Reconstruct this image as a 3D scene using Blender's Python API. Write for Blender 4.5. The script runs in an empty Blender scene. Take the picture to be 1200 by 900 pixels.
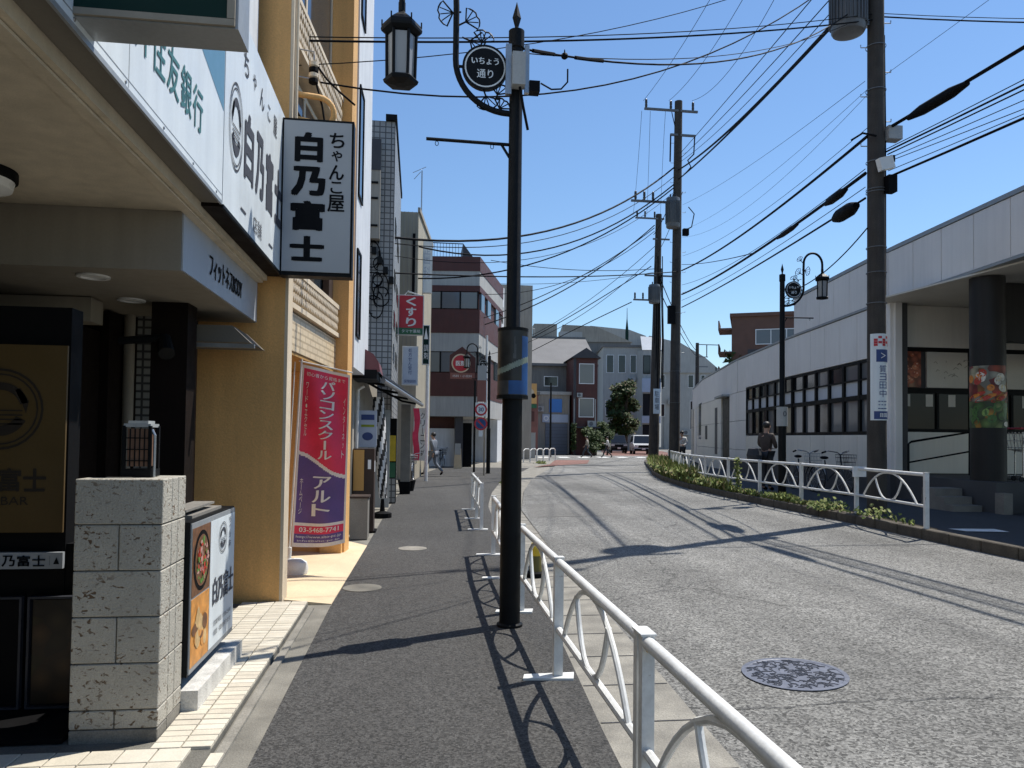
import bpy, bmesh, math, random
from mathutils import Vector, Matrix
R = math.radians
rnd = random.Random(7)
S = bpy.context.scene
COL = S.collection

# ------------------------------------------------------------------ camera, sky, sun, exposure
YAW, PITCH, ROLL, FPX = R(7.2), R(1.7), 0.012, 870.0
f_ = Vector((math.sin(YAW)*math.cos(PITCH), math.cos(YAW)*math.cos(PITCH), math.sin(PITCH)))
r_ = Vector((math.cos(YAW), -math.sin(YAW), 0)); u_ = r_.cross(f_)
rr = r_*math.cos(ROLL)+u_*math.sin(ROLL); uu = u_*math.cos(ROLL)-r_*math.sin(ROLL)
cd = bpy.data.cameras.new('camera'); cam = bpy.data.objects.new('camera', cd); COL.objects.link(cam)
M = Matrix((rr, uu, -f_)).transposed().to_4x4(); M.translation = Vector((0, 0, 1.6)); cam.matrix_world = M
cd.sensor_fit = 'HORIZONTAL'; cd.sensor_width = 36.0; cd.lens = FPX/1200*36.0; cd.shift_y = 36.2/1200
cd.clip_start = 0.05; cd.clip_end = 3000
S.camera = cam
SUN_DIR = Vector((0.90, 0.436, 0)).normalized(); SUN_EL = R(61.5)
sv = Vector((SUN_DIR.x*math.cos(SUN_EL), SUN_DIR.y*math.cos(SUN_EL), math.sin(SUN_EL)))
w = bpy.data.worlds.new('World'); S.world = w; w.use_nodes = True
nt = w.node_tree; nt.nodes.clear()
so = nt.nodes.new('ShaderNodeOutputWorld'); bg = nt.nodes.new('ShaderNodeBackground'); sk = nt.nodes.new('ShaderNodeTexSky')
sk.sky_type = 'NISHITA'; sk.sun_disc = False; sk.sun_elevation = SUN_EL
sk.sun_rotation = math.atan2(SUN_DIR.x, SUN_DIR.y)
sk.altitude = 0; sk.air_density = 1.25; sk.dust_density = 0.0; sk.ozone_density = 7.5
bg.inputs['Strength'].default_value = 0.12
nt.links.new(sk.outputs[0], bg.inputs[0]); nt.links.new(bg.outputs[0], so.inputs[0])
sl = bpy.data.lights.new('sun', 'SUN'); sl.energy = 4.8; sl.angle = R(0.53); sl.color = (1.0, 0.955, 0.88)
sun = bpy.data.objects.new('sun', sl); COL.objects.link(sun); sun.rotation_euler = sv.to_track_quat('Z', 'Y').to_euler(); sun.location = (30, 15, 60)
S.view_settings.view_transform = 'Standard'; S.view_settings.look = 'None'; S.view_settings.gamma = 1.0
S.view_settings.exposure = 0.28
S.cycles.max_bounces = 6; S.cycles.use_denoising = True

# ------------------------------------------------------------------ materials
MATS = {}
def srgb(*c):
    return tuple((v/255/12.92 if v/255 <= .04045 else ((v/255+.055)/1.055)**2.4) for v in c)
class NB:
    def __init__(s, name):
        s.m = bpy.data.materials.new(name); s.m.use_nodes = True; s.t = s.m.node_tree
        s.p = s.t.nodes['Principled BSDF']; MATS[name] = s.m
    def n(s, typ, **kw):
        x = s.t.nodes.new('ShaderNode'+typ)
        for k, v in kw.items():
            if k == 'ins':
                for a, b in v.items(): x.inputs[a].default_value = b
            else: setattr(x, k, v)
        return x
    def l(s, a, b): s.t.links.new(a, b)
    def pos(s, scale=(1, 1, 1), obj=False, rot=None):
        src = s.n('TexCoord').outputs['Object'] if obj else s.n('NewGeometry').outputs['Position']
        if scale == (1, 1, 1) and not rot: return src
        mp = s.n('Mapping'); mp.inputs['Scale'].default_value = scale
        if rot: mp.inputs['Rotation'].default_value = rot
        s.l(src, mp.inputs['Vector']); return mp.outputs[0]
    def noise(s, vec, scale, detail=4, lo=0., hi=1., a=.3, b=.7, rough=.55):
        x = s.n('TexNoise'); x.inputs['Scale'].default_value = scale; x.inputs['Detail'].default_value = detail; x.inputs['Roughness'].default_value = rough
        s.l(vec, x.inputs['Vector'])
        return s.rng(x.outputs[0], a, b, lo, hi)
    def rng(s, v, a, b, lo, hi):
        mr = s.n('MapRange'); mr.inputs[1].default_value = a; mr.inputs[2].default_value = b; mr.inputs[3].default_value = lo; mr.inputs[4].default_value = hi
        s.l(v, mr.inputs[0]); return mr.outputs[0]
    def math(s, op, a, b):
        x = s.n('Math', operation=op)
        for i, v in enumerate((a, b)):
            if isinstance(v, (int, float)): x.inputs[i].default_value = v
            else: s.l(v, x.inputs[i])
        return x.outputs[0]
    def mix(s, fac, a, b):
        x = s.n('Mix', data_type='RGBA')
        for i, v in ((0, fac), (6, a), (7, b)):
            if isinstance(v, (int, float)): x.inputs[i].default_value = v
            elif isinstance(v, tuple): x.inputs[i].default_value = (*v[:3], 1)
            else: s.l(v, x.inputs[i])
        return x.outputs[2]
    def scale(s, col, v):
        x = s.n('VectorMath', operation='SCALE')
        if isinstance(col, tuple): x.inputs[0].default_value = col[:3]
        else: s.l(col, x.inputs[0])
        if isinstance(v, (int, float)): x.inputs['Scale'].default_value = v
        else: s.l(v, x.inputs['Scale'])
        return x.outputs[0]
    def bump(s, h, strength=.3, dist=.01):
        b = s.n('Bump'); b.inputs['Strength'].default_value = strength; b.inputs['Distance'].default_value = dist
        s.l(h, b.inputs['Height']); s.l(b.outputs[0], s.p.inputs['Normal'])
    def fin(s, col, rough=.6, metal=0., spec=.5):
        if isinstance(col, tuple): s.p.inputs['Base Color'].default_value = (*col[:3], 1)
        else: s.l(col, s.p.inputs['Base Color'])
        if isinstance(rough, (int, float)): s.p.inputs['Roughness'].default_value = rough
        else: s.l(rough, s.p.inputs['Roughness'])
        s.p.inputs['Metallic'].default_value = metal; s.p.inputs['Specular IOR Level'].default_value = spec
        return s.m
def mat(name, col, rough=.6, metal=0., var=.12, vs=2.5, fine=.06, fs=60., streak=.0, bump=0., bs=90., spec=.5):
    b = NB(name); P = b.pos()
    v = b.noise(P, vs, 5, 1-var, 1+var)
    if fine: v = b.math('MULTIPLY', v, b.noise(P, fs, 3, 1-fine, 1+fine))
    if streak: v = b.math('MULTIPLY', v, b.noise(b.pos((7, 7, .5)), 1.5, 5, 1-streak, 1+streak*.4))
    if bump: b.bump(b.noise(P, bs, 4), bump, .004)
    return b.fin(b.scale(col, v), b.noise(P, vs*2, 3, max(.02, rough-.08), min(1, rough+.08)), metal, spec)
def grid(name, col, mortar, bw, bh, ms, axes='xz', off=.5, rough=.5, var=.12, bumps=.3):
    b = NB(name); src = b.n('TexCoord').outputs['Object']
    sp = b.n('SeparateXYZ'); cb = b.n('CombineXYZ'); b.l(src, sp.inputs[0])
    b.l(sp.outputs['XYZ'.index(axes[0].upper())], cb.inputs[0]); b.l(sp.outputs['XYZ'.index(axes[1].upper())], cb.inputs[1])
    t = b.n('TexBrick', offset=off); b.l(cb.outputs[0], t.inputs['Vector'])
    t.inputs['Scale'].default_value = 1; t.inputs['Brick Width'].default_value = bw; t.inputs['Row Height'].default_value = bh
    t.inputs['Mortar Size'].default_value = ms; t.inputs['Mortar Smooth'].default_value = .1
    t.inputs['Color1'].default_value = (*[c*(1-var) for c in col], 1); t.inputs['Color2'].default_value = (*[c*(1+var) for c in col], 1); t.inputs['Mortar'].default_value = (*mortar, 1)
    v = b.noise(b.pos(), 2., 5, .88, 1.1)
    if bumps: b.bump(b.math('SUBTRACT', 1, t.outputs['Fac']), bumps, .006)
    return b.fin(b.scale(t.outputs['Color'], v), rough)
def asphalt(name, base, agg=1.0, crack=True, patch=.2, sc=110.):
    b = NB(name); P = b.pos()
    vo = b.n('TexVoronoi'); vo.inputs['Scale'].default_value = sc; b.l(P, vo.inputs['Vector'])
    sx = b.n('SeparateColor'); b.l(vo.outputs['Color'], sx.inputs[0])
    v = b.rng(sx.outputs[0], 0, 1, 1-.5*agg, 1+.5*agg)
    v = b.math('MULTIPLY', v, b.noise(P, 260, 2, 1-.25*agg, 1+.25*agg))
    v = b.math('MULTIPLY', v, b.noise(P, .35, 6, 1-patch, 1+patch))
    v = b.math('MULTIPLY', v, b.noise(b.pos((1.1, .12, 1)), 1.3, 5, 1-patch*.7, 1+patch*.5))
    v = b.math('MULTIPLY', v, b.noise(P, 5, 5, 1-patch*.4, 1+patch*.4))
    v = b.math('MULTIPLY', v, b.noise(P, 16, 4, 1-patch*.25, 1+patch*.25))
    if crack:
        v = b.math('MULTIPLY', v, b.noise(b.pos((1.5, .05, 1)), 1.0, 4, .84, 1.10, .35, .65))
        ov = b.n('TexNoise'); ov.inputs['Scale'].default_value = 1.7; ov.inputs['Detail'].default_value = 3; b.l(P, ov.inputs['Vector'])
        v = b.math('MULTIPLY', v, b.rng(ov.outputs[0], .66, .74, 1, .72))
        nz = b.n('TexNoise'); nz.inputs['Scale'].default_value = 1.2; nz.inputs['Detail'].default_value = 6; b.l(P, nz.inputs['Vector'])
        av = b.n('VectorMath', operation='ADD'); sc_ = b.n('VectorMath', operation='SCALE'); sc_.inputs['Scale'].default_value = 1.1
        b.l(nz.outputs['Color'], sc_.inputs[0]); b.l(P, av.inputs[0]); b.l(sc_.outputs[0], av.inputs[1])
        cv = b.n('TexVoronoi', feature='DISTANCE_TO_EDGE'); cv.inputs['Scale'].default_value = .22; b.l(av.outputs[0], cv.inputs['Vector'])
        line = b.rng(cv.outputs['Distance'], .0, .006, 1, 0)
        line = b.math('MULTIPLY', line, b.noise(P, .5, 3, 0, 1, .44, .56))
        v = b.math('MULTIPLY', v, b.math('SUBTRACT', 1, b.math('MULTIPLY', line, .6)))
    b.bump(b.math('ADD', sx.outputs[1], b.noise(P, 200, 2)), .55, .006)
    return b.fin(b.scale(base, v), .85, 0, .4)

asphalt('road_asphalt', (.192, .188, .175), 1.35, True, .24, 72.)
asphalt('walk_asphalt', (.060, .058, .055), 1.25, False, .16, 85.)
asphalt('dark_asphalt', (.05, .052, .058), .7, False, .12)
asphalt('red_asphalt', (.20, .105, .085), .6, False, .2)
mat('concrete', (.235, .22, .188), .88, var=.32, vs=3.5, fine=.22, fs=120, bump=.5)
mat('plinth_white', (.58, .565, .52), .85, var=.15, vs=6, fine=.15, fs=90, streak=.2, bump=.5)
mat('concrete_dark', (.15, .142, .12), .9, var=.3, vs=4, fine=.2, fs=120, bump=.5)
mat('cream_paving', (.62, .50, .33), .8, var=.1, vs=2, fine=.08, bump=.2)
mat('pole_concrete', (.055, .048, .041), .9, var=.22, vs=5, fine=.2, fs=70, streak=.3, bump=.4)
mat('line_paint', (.72, .72, .70), .8, var=.18, vs=6, fine=.12, fs=40)
mat('sign_under', (.15, .135, .11), .6, .1, var=.06)
mat('sign_white_shaded', (.33, .35, .37), .4, var=.03, fine=0)  # white sign face, greyed so its shade sits in the colour
mat('concrete_mid', (.19, .178, .15), .9, var=.28, vs=4, fine=.2, fs=120, bump=.5)
mat('kerb_stone', (.085, .072, .055), .9, var=.3, vs=6, fine=.25, fs=60, bump=.6)
mat('iron', (.05, .055, .075), .55, .3, var=.2, vs=12)
mat('beige_soffit', (.58, .50, .37), .8, var=.10, vs=1.2, fine=.05, fs=110, streak=.14, bump=.2)
mat('greige', (.27, .24, .19), .75, var=.06, fine=.03, streak=.1)
mat('sign_white', (.69, .74, .755), .38, var=.05, vs=1.5, fine=.02, streak=.08)
mat('lamp_white', (.75, .75, .72), .3, var=.03, fine=0)
mat('sign_blue', (.11, .24, .33), .35, var=.03, fine=0)
mat('sign_edge', (.32, .34, .35), .45, .3, var=.06)
mat('teal_ink', (.05, .16, .16), .5, var=.02, fine=0)
mat('black_ink', (.007, .008, .010), .7, var=.02, fine=0, spec=.06)
mat('grey_ink', (.07, .075, .09), .7, var=.02, fine=0, spec=.1)
mat('white_ink', (.75, .75, .74), .5, var=.02, fine=0)
mat('black_metal', (.006, .007, .008), .5, .0, var=.25, vs=8, fine=.1, spec=.14)
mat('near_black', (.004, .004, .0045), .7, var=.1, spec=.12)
mat('green_sign', (.008, .028, .024), .65, var=.05, fine=0, spec=.08)
mat('fascia_grey', (.40, .43, .47), .5, var=.04, fine=.02, streak=.06)
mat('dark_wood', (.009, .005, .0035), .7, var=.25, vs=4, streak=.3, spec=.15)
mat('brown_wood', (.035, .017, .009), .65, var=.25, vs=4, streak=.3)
mat('gold_banner', (.085, .05, .011), .6, var=.05, fine=.05)
mat('gold_ink', (.02, .013, .007), .7, var=.05)
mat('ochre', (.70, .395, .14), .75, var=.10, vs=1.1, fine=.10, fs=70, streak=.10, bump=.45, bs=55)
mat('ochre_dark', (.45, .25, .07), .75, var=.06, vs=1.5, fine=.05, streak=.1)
mat('cream_trim', (.66, .55, .40), .7, var=.07, fine=.05, streak=.1)
mat('grille_tile', (.55, .46, .34), .6, var=.15, vs=12, fine=.15, fs=40, bump=.3)
mat('white_wall', (.62, .64, .66), .7, var=.05, fine=.03, streak=.12)
def worn_white():
    b = NB('white_metal'); P = b.pos()
    v = b.math('MULTIPLY', b.noise(P, 7, 5, .86, 1.06), b.noise(P, 70, 3, .93, 1.05))
    c = b.scale((.70, .70, .675), v)
    n = b.n('TexNoise'); n.inputs['Scale'].default_value = 26; n.inputs['Detail'].default_value = 6; n.inputs['Roughness'].default_value = .65; b.l(P, n.inputs['Vector'])
    spot = b.math('MULTIPLY', b.rng(n.outputs[0], .64, .70, 0, 1), b.noise(P, 2.2, 3, 0, 1, .48, .62))
    c = b.mix(b.math('MULTIPLY', spot, .75), c, (.20, .10, .05)); c = b.mix(b.noise(P, 11, 4, 0, .22, .5, .75), c, (.33, .31, .27))
    b.bump(b.noise(P, 40, 3), .12, .004)
    return b.fin(c, b.noise(P, 12, 3, .38, .6))
worn_white()
mat('steel', (.35, .36, .37), .35, .8, var=.1)
mat('chrome', (.5, .5, .5), .25, .9, var=.1)
mat('rust', (.16, .07, .03), .85, var=.3, vs=20)
mat('yellow_plastic', (.62, .42, .02), .5, var=.15, vs=10)
mat('olive', (.12, .10, .02), .6, var=.15)
mat('box_grey', (.36, .37, .36), .55, var=.08, streak=.1)
mat('trans_grey', (.12, .13, .14), .5, var=.1, streak=.2)
mat('cable', (.005, .005, .006), .75, var=.1, fine=0, spec=.1)
mat('insulator', (.03, .025, .022), .35, var=.1)
mat('red_cloth', (.68, .035, .10), .6, var=.12, vs=5, fine=.04)
mat('purple_cloth', (.11, .07, .25), .6, var=.12, vs=5, fine=.04)
mat('white_cloth', (.72, .70, .68), .7, var=.06, vs=5)
mat('red_sign', (.46, .015, .03), .4, var=.04, fine=0)
mat('green_ink', (.02, .12, .05), .5, var=.04, fine=0)
mat('maroon', (.085, .025, .019), .6, var=.12, vs=2, streak=.12)
mat('maroon_light', (.24, .095, .075), .6, var=.12, vs=2, streak=.12)
mat('maroon_awning', (.16, .05, .055), .55, var=.1)
mat('stripe_black', (.015, .014, .014), .7, var=.1)
mat('beige_wall', (.33, .30, .25), .8, var=.08, vs=1, streak=.2)
mat('beige_panel', (.36, .32, .24), .75, var=.08, vs=1, streak=.15)
mat('grey_wall', (.17, .168, .16), .8, var=.08, vs=.8, streak=.2)
mat('grey_roof', (.16, .155, .15), .75, var=.1, vs=.8, streak=.15)
mat('pale_wall', (.40, .395, .37), .75, var=.06, vs=.8, streak=.15)
mat('dark_slate', (.045, .045, .05), .6, var=.12)
mat('shutter_blue', (.13, .15, .19), .5, .2, var=.06)
mat('panel_blue', (.05, .20, .55), .5, var=.04)
mat('pale_blue', (.42, .48, .58), .5, var=.05)
mat('lime_green', (.22, .28, .02), .6, var=.2, vs=6)
mat('brick_red', (.135, .07, .05), .8, var=.1, fine=.1)
mat('clad', (.80, .775, .74), .5, .0, var=.05, vs=.8, fine=.015, streak=.05)
mat('clad_warm', (.78, .74, .65), .6, .0, var=.05, vs=.8, fine=.015, streak=.05)
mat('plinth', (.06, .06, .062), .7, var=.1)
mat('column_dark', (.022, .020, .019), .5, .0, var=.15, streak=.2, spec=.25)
mat('soffit_grey', (.62, .59, .52), .7, var=.05)
mat('frame_black', (.007, .0075, .008), .55, .0, var=.05, fine=0, spec=.12)
mat('panel_white', (.50, .54, .60), .4, var=.05, fine=0)
mat('step_stone', (.20, .185, .16), .8, var=.15, vs=5, fine=.15)
mat('navy_print', (.02, .05, .18), .5, var=.05, fine=0)
mat('blue_print', (.008, .065, .21), .5, var=.25, vs=5, fine=0)
mat('pink_print', (.55, .18, .2), .5, var=.1, fine=0)
mat('dark_print', (.015, .014, .012), .4, var=.4, vs=14)
mat('grey_print', (.05, .05, .05), .4, var=.3, vs=10)
mat('wave_print', (.18, .22, .18), .4, var=.3, vs=18)
mat('soup_brown', (.16, .07, .03), .4, var=.35, vs=25)
mat('soup_orange', (.62, .27, .06), .4, var=.3, vs=18)
mat('food_red', (.45, .04, .02), .4, var=.3, vs=30)
mat('food_pink', (.50, .28, .24), .4, var=.2, vs=30)
mat('food_green', (.10, .22, .04), .4, var=.4, vs=30)
mat('skin', (.42, .26, .19), .55, var=.05)
mat('hair', (.012, .010, .009), .5, var=.1)
mat('cloth_dark', (.03, .033, .04), .8, var=.15)
mat('cloth_navy', (.035, .045, .06), .8, var=.15)
mat('cloth_white', (.58, .57, .54), .8, var=.08)
mat('cloth_greyblue', (.14, .16, .19), .8, var=.12)
mat('cloth_brown', (.055, .042, .036), .8, var=.25, vs=30)
mat('cloth_beige', (.32, .29, .24), .8, var=.12)
mat('car_white', (.62, .63, .64), .25, var=.02, fine=0)
mat('car_dark', (.02, .022, .026), .25, var=.05, fine=0)
mat('rubber', (.015, .015, .015), .8, var=.1)
mat('headlight', (.7, .72, .74), .1, var=.02, fine=0)
mat('bark', (.06, .045, .03), .9, var=.25, vs=8, bump=.6)
mat('soil', (.07, .055, .035), .95, var=.3, vs=6, fine=.3)
for i, c in enumerate([(.035, .058, .017), (.055, .08, .022), (.085, .11, .032), (.085, .07, .03)]):
    mat('leaf%d' % i, c, .65, var=.2, vs=4, spec=.2)
for i, c in enumerate([(.11, .15, .035), (.19, .23, .06), (.27, .28, .10), (.22, .18, .08)]):
    mat('weed%d' % i, c, .65, var=.2, vs=4, spec=.2)
grid('tile_grey', (.30, .30, .29), (.07, .07, .07), .15, .15, .014, 'xz', 0, .5, .06)
grid('tile_grey_side', (.30, .30, .29), (.07, .07, .07), .15, .15, .014, 'yz', 0, .5, .06)
grid('tile_ochre', (.70, .56, .37), (.47, .36, .22), .24, .075, .012, 'xz', .5, .45, .05)
grid('tile_dim', (.30, .30, .28), (.06, .06, .06), .2, .07, .01, 'xz', 0, .4, .08)
def glass(name, col=(.018, .021, .025), rough=.06, spec=.6):
    b = NB(name); n = b.noise(b.pos(), .6, 2, rough, rough+.05)
    b.bump(b.noise(b.pos(), .7, 2), .02, .05)
    return b.fin(col, n, 0, spec)
glass('glass'); glass('glass_sky', (.03, .04, .05), .03, 1.0); glass('glass_curtain', (.20, .205, .19), .15, .5)
glass('glass_pale', (.13, .14, .15), .08, .5); glass('lantern_glass', (.32, .32, .31), .25)
glass('glass_warm', (.16, .145, .11), .1, .5); glass('glass_dark', (.012, .012, .012), .12, .22)
asphalt('patch_asphalt', (.165, .16, .148), 1.2, False, .2, 90.)
asphalt('worn_asphalt', (.235, .225, .20), 1.2, False, .2, 80.)
mat('manhole_iron', (.13, .14, .175), .55, .2, var=.2, vs=12)
def cellmat(name, cols, scale, rough=.45):
    b = NB(name); vo = b.n('TexVoronoi'); vo.inputs['Scale'].default_value = scale; b.l(b.pos(), vo.inputs['Vector'])
    sx = b.n('SeparateColor'); b.l(vo.outputs['Color'], sx.inputs[0])
    cr = b.n('ValToRGB'); cr.color_ramp.interpolation = 'CONSTANT'; e = cr.color_ramp.elements
    while len(e) < len(cols): e.new(0)
    for i, c in enumerate(cols): e[i].position = i/len(cols); e[i].color = (*c, 1)
    b.l(sx.outputs[0], cr.inputs[0])
    return b.fin(b.scale(cr.outputs[0], b.rng(vo.outputs['Distance'], 0, .6, 1.15, .35)), rough)
cellmat('tomato_print', [(.42, .10, .05), (.55, .16, .07), (.34, .08, .04), (.60, .30, .16), (.46, .12, .06)], 6.)
cellmat('veg_print', [(.3, .02, .02), (.42, .16, .02), (.45, .4, .25), (.4, .38, .3), (.35, .06, .03)], 5.5)
cellmat('veg_green_print', [(.05, .12, .02), (.12, .2, .04), (.2, .25, .08), (.45, .22, .02), (.06, .1, .03)], 6.)
cellmat('menu_print', [(.05, .035, .01), (.03, .02, .01), (.06, .03, .012), (.02, .015, .01)], 9.)
def oya():
    b = NB('oya_stone'); P = b.pos()
    nz = b.n('TexNoise'); nz.inputs['Scale'].default_value = 34; nz.inputs['Detail'].default_value = 2; nz.inputs['Distortion'].default_value = .6; b.l(b.pos((1, 1, 1.5)), nz.inputs['Vector'])
    pit = b.math('MULTIPLY', b.rng(nz.outputs[0], .61, .66, 0, 1), b.noise(P, 6, 2, .25, 1, .35, .55))
    p2 = b.noise(b.pos((1, 1, 1.3)), 85, 3, 0, 1, .65, .69)
    v = b.math('MULTIPLY', b.noise(P, 3, 5, .85, 1.12), b.noise(P, 160, 3, .88, 1.12))
    c = b.scale((.42, .395, .335), v)
    c = b.mix(pit, c, (.13, .085, .05)); c = b.mix(b.math('MULTIPLY', p2, .55), c, (.17, .13, .09))
    c = b.mix(b.noise(b.pos((5, 5, .8)), 1.4, 5, 0, .3, .55, .8), c, (.25, .22, .17))
    b.bump(b.math('SUBTRACT', b.noise(P, 90, 4), b.math('ADD', pit, p2)), .45, .01)
    return b.fin(c, .9, 0, .3)
oya()

# ------------------------------------------------------------------ mesh builder
class MB:
    def __init__(s): s.v = []; s.f = []; s.m = []; s.k = 0
    def add(s, vs, fs):
        o = len(s.v); s.v += [tuple(v) for v in vs]
        for f in fs: s.f.append(tuple(i+o for i in f)); s.m.append(s.k)
        return s
    def mi(s, k): s.k = k; return s
    def box(s, c, d, rz=0, rx=0, ry=0):
        x, y, z = d[0]/2, d[1]/2, d[2]/2
        pts = [Vector(p) for p in ((-x, -y, -z), (x, -y, -z), (x, y, -z), (-x, y, -z), (-x, -y, z), (x, -y, z), (x, y, z), (-x, y, z))]
        if rx or ry or rz:
            m = Matrix.Rotation(rz, 3, 'Z') @ Matrix.Rotation(ry, 3, 'Y') @ Matrix.Rotation(rx, 3, 'X'); pts = [m @ p for p in pts]
        c = Vector(c)
        return s.add([c+p for p in pts], [(0, 3, 2, 1), (4, 5, 6, 7), (0, 1, 5, 4), (1, 2, 6, 5), (2, 3, 7, 6), (3, 0, 4, 7)])
    def bb(s, a, b):
        return s.box([(a[i]+b[i])/2 for i in range(3)], [abs(b[i]-a[i]) for i in range(3)])
    def quad(s, a, b, c, d): return s.add([a, b, c, d], [(0, 1, 2, 3)])
    def prism(s, poly, ext):
        n = len(poly); e = Vector(ext); a = [Vector(p) for p in poly]
        fs = [tuple(range(n-1, -1, -1)), tuple(range(n, 2*n))] + [(i, (i+1) % n, n+(i+1) % n, n+i) for i in range(n)]
        return s.add(a+[p+e for p in a], fs)
    def tube(s, path, r, n=8, closed=False, caps=True):
        P = [Vector(p) for p in path]; N = len(P)
        if not isinstance(r, (list, tuple)): r = [r]*N
        vs = []; ref = None
        for i in range(N):
            if closed: t = P[(i+1) % N]-P[i-1]
            else: t = P[min(i+1, N-1)]-P[max(i-1, 0)]
            if t.length < 1e-9: t = Vector((0, 0, 1))
            t.normalize()
            if ref is None:
                ref = Vector((0, 0, 1)) if abs(t.z) < .9 else Vector((1, 0, 0))
            a = ref-t*ref.dot(t)
            if a.length < 1e-6: a = t.orthogonal()
            a.normalize(); b = t.cross(a); ref = a
            for k in range(n):
                g = 2*math.pi*k/n; vs.append(P[i]+(a*math.cos(g)+b*math.sin(g))*r[i])
        fs = []
        for i in range(N if closed else N-1):
            j = (i+1) % N
            for k in range(n): fs.append((i*n+k, i*n+(k+1) % n, j*n+(k+1) % n, j*n+k))
        if caps and not closed: fs += [tuple(range(n-1, -1, -1)), tuple(range((N-1)*n, N*n))]
        return s.add(vs, fs)
    def cyl(s, a, b, r0, r1=None, n=16): return s.tube([a, b], [r0, r0 if r1 is None else r1], n)
    def lathe(s, prof, c=(0, 0, 0), n=20, axis='z', cap=True):
        vs = []; N = len(prof)
        for r, h in prof:
            for k in range(n):
                g = 2*math.pi*k/n; x, y = r*math.cos(g), r*math.sin(g)
                p = (x, y, h) if axis == 'z' else ((h, x, y) if axis == 'x' else (x, h, y))
                vs.append((p[0]+c[0], p[1]+c[1], p[2]+c[2]))
        fs = [(i*n+k, i*n+(k+1) % n, (i+1)*n+(k+1) % n, (i+1)*n+k) for i in range(N-1) for k in range(n)]
        if cap: fs += [tuple(range(n-1, -1, -1)), tuple(range((N-1)*n, N*n))]
        return s.add(vs, fs)
    def ell(s, c, d, n=14, m=8):
        vs = []; fs = []
        for i in range(m+1):
            a = math.pi*i/m
            for k in range(n):
                g = 2*math.pi*k/n; vs.append((c[0]+d[0]*math.sin(a)*math.cos(g), c[1]+d[1]*math.sin(a)*math.sin(g), c[2]+d[2]*math.cos(a)))
        for i in range(m):
            for k in range(n): fs.append((i*n+k, (i+1)*n+k, (i+1)*n+(k+1) % n, i*n+(k+1) % n))
        return s.add(vs, fs)
    def disc(s, c, rt, up, ra, rb=None, n=28, a0=0, a1=2*math.pi, inner=0.):
        c, rt, up = Vector(c), Vector(rt), Vector(up); rb = rb or ra
        full = abs(a1-a0-2*math.pi) < 1e-6; K = n if full else n+1
        pt = lambda k, q: c+rt*ra*q*math.cos(a0+(a1-a0)*k/n)+up*rb*q*math.sin(a0+(a1-a0)*k/n)
        if inner:
            vs = [pt(k, 1) for k in range(K)]+[pt(k, inner) for k in range(K)]
            return s.add(vs, [(k, (k+1) % K, K+(k+1) % K, K+k) for k in range(n)])
        return s.add([pt(k, 1) for k in range(K)], [tuple(range(K))])
    def build(s, name, mats, parent=None, world=True, smooth=False, label=None, kind=None, sharp=None):
        off = Vector((0, 0, 0))
        if world:
            p = parent
            while p is not None: off += p.location; p = p.parent
        me = bpy.data.meshes.new(name)
        me.from_pydata([tuple(Vector(v)-off) for v in s.v], [], s.f)
        if isinstance(mats, str): mats = [mats]
        for m in mats: me.materials.append(MATS[m])
        if len(mats) > 1: me.polygons.foreach_set('material_index', s.m)
        bm = bmesh.new(); bm.from_mesh(me); 
        if smooth: bmesh.ops.remove_doubles(bm, verts=bm.verts, dist=1e-5)
        bm.to_mesh(me); bm.free()
        if smooth:
            me.polygons.foreach_set('use_smooth', [True]*len(me.polygons))
            me.set_sharp_from_angle(angle=R(40))
        me.update()
        if name == 'lettering': kind = 'stuff'
        o = bpy.data.objects.new(name, me); COL.objects.link(o); o.parent = parent
        if label: o['label'] = label
        if kind: o['kind'] = kind
        return o
_BX = {}
def pbox(name, parent, material, c, d, rz=0, bev=0., world=True, label=None):
    """A box-shaped piece; pieces of one size and material share their mesh."""
    key = (name, material, tuple(round(x, 4) for x in d), bev)
    me = _BX.get(key)
    if me is None:
        b = MB().box((0, 0, 0), d); me = bpy.data.meshes.new(name); me.from_pydata(b.v, [], b.f); me.materials.append(MATS[material])
        if bev:
            bm = bmesh.new(); bm.from_mesh(me); bmesh.ops.bevel(bm, geom=list(bm.edges), offset=bev, segments=1, affect='EDGES'); bm.to_mesh(me); bm.free()
        _BX[key] = me
    off = Vector((0, 0, 0))
    if world:
        p = parent
        while p is not None: off += p.location; p = p.parent
    o = bpy.data.objects.new(name, me); COL.objects.link(o); o.parent = parent
    o.location = Vector(c)-off; o.rotation_euler = (0, 0, rz)
    if label: o['label'] = label
    return o
def tag(o, label, cat, group=None, kind=None):
    o['label'] = label; o['category'] = cat
    if group: o['group'] = group
    if kind: o['kind'] = kind
    return o
def thing(name, label, cat, loc=(0, 0, 0), rz=0, group=None):
    o = bpy.data.objects.new(name, None); COL.objects.link(o); o.empty_display_size = .2
    o.location = loc; o.rotation_euler = (0, 0, rz); return tag(o, label, cat, group)
def struct(o, label=None):
    o['kind'] = 'structure'
    if label: o['label'] = label
    return o
def dup(root, loc, rz, label, group=None):
    def cp(o, par):
        c = o.copy(); COL.objects.link(c)
        if par: c.parent = par
        for ch in kids.get(o, []): cp(ch, c)
        return c
    kids = {}
    for o in COL.objects:
        if o.parent: kids.setdefault(o.parent, []).append(o)
    r = cp(root, None); r.location = loc; r.rotation_euler = (0, 0, rz); r['label'] = label
    if group: r['group'] = group
    return r
_TX = {}
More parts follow.
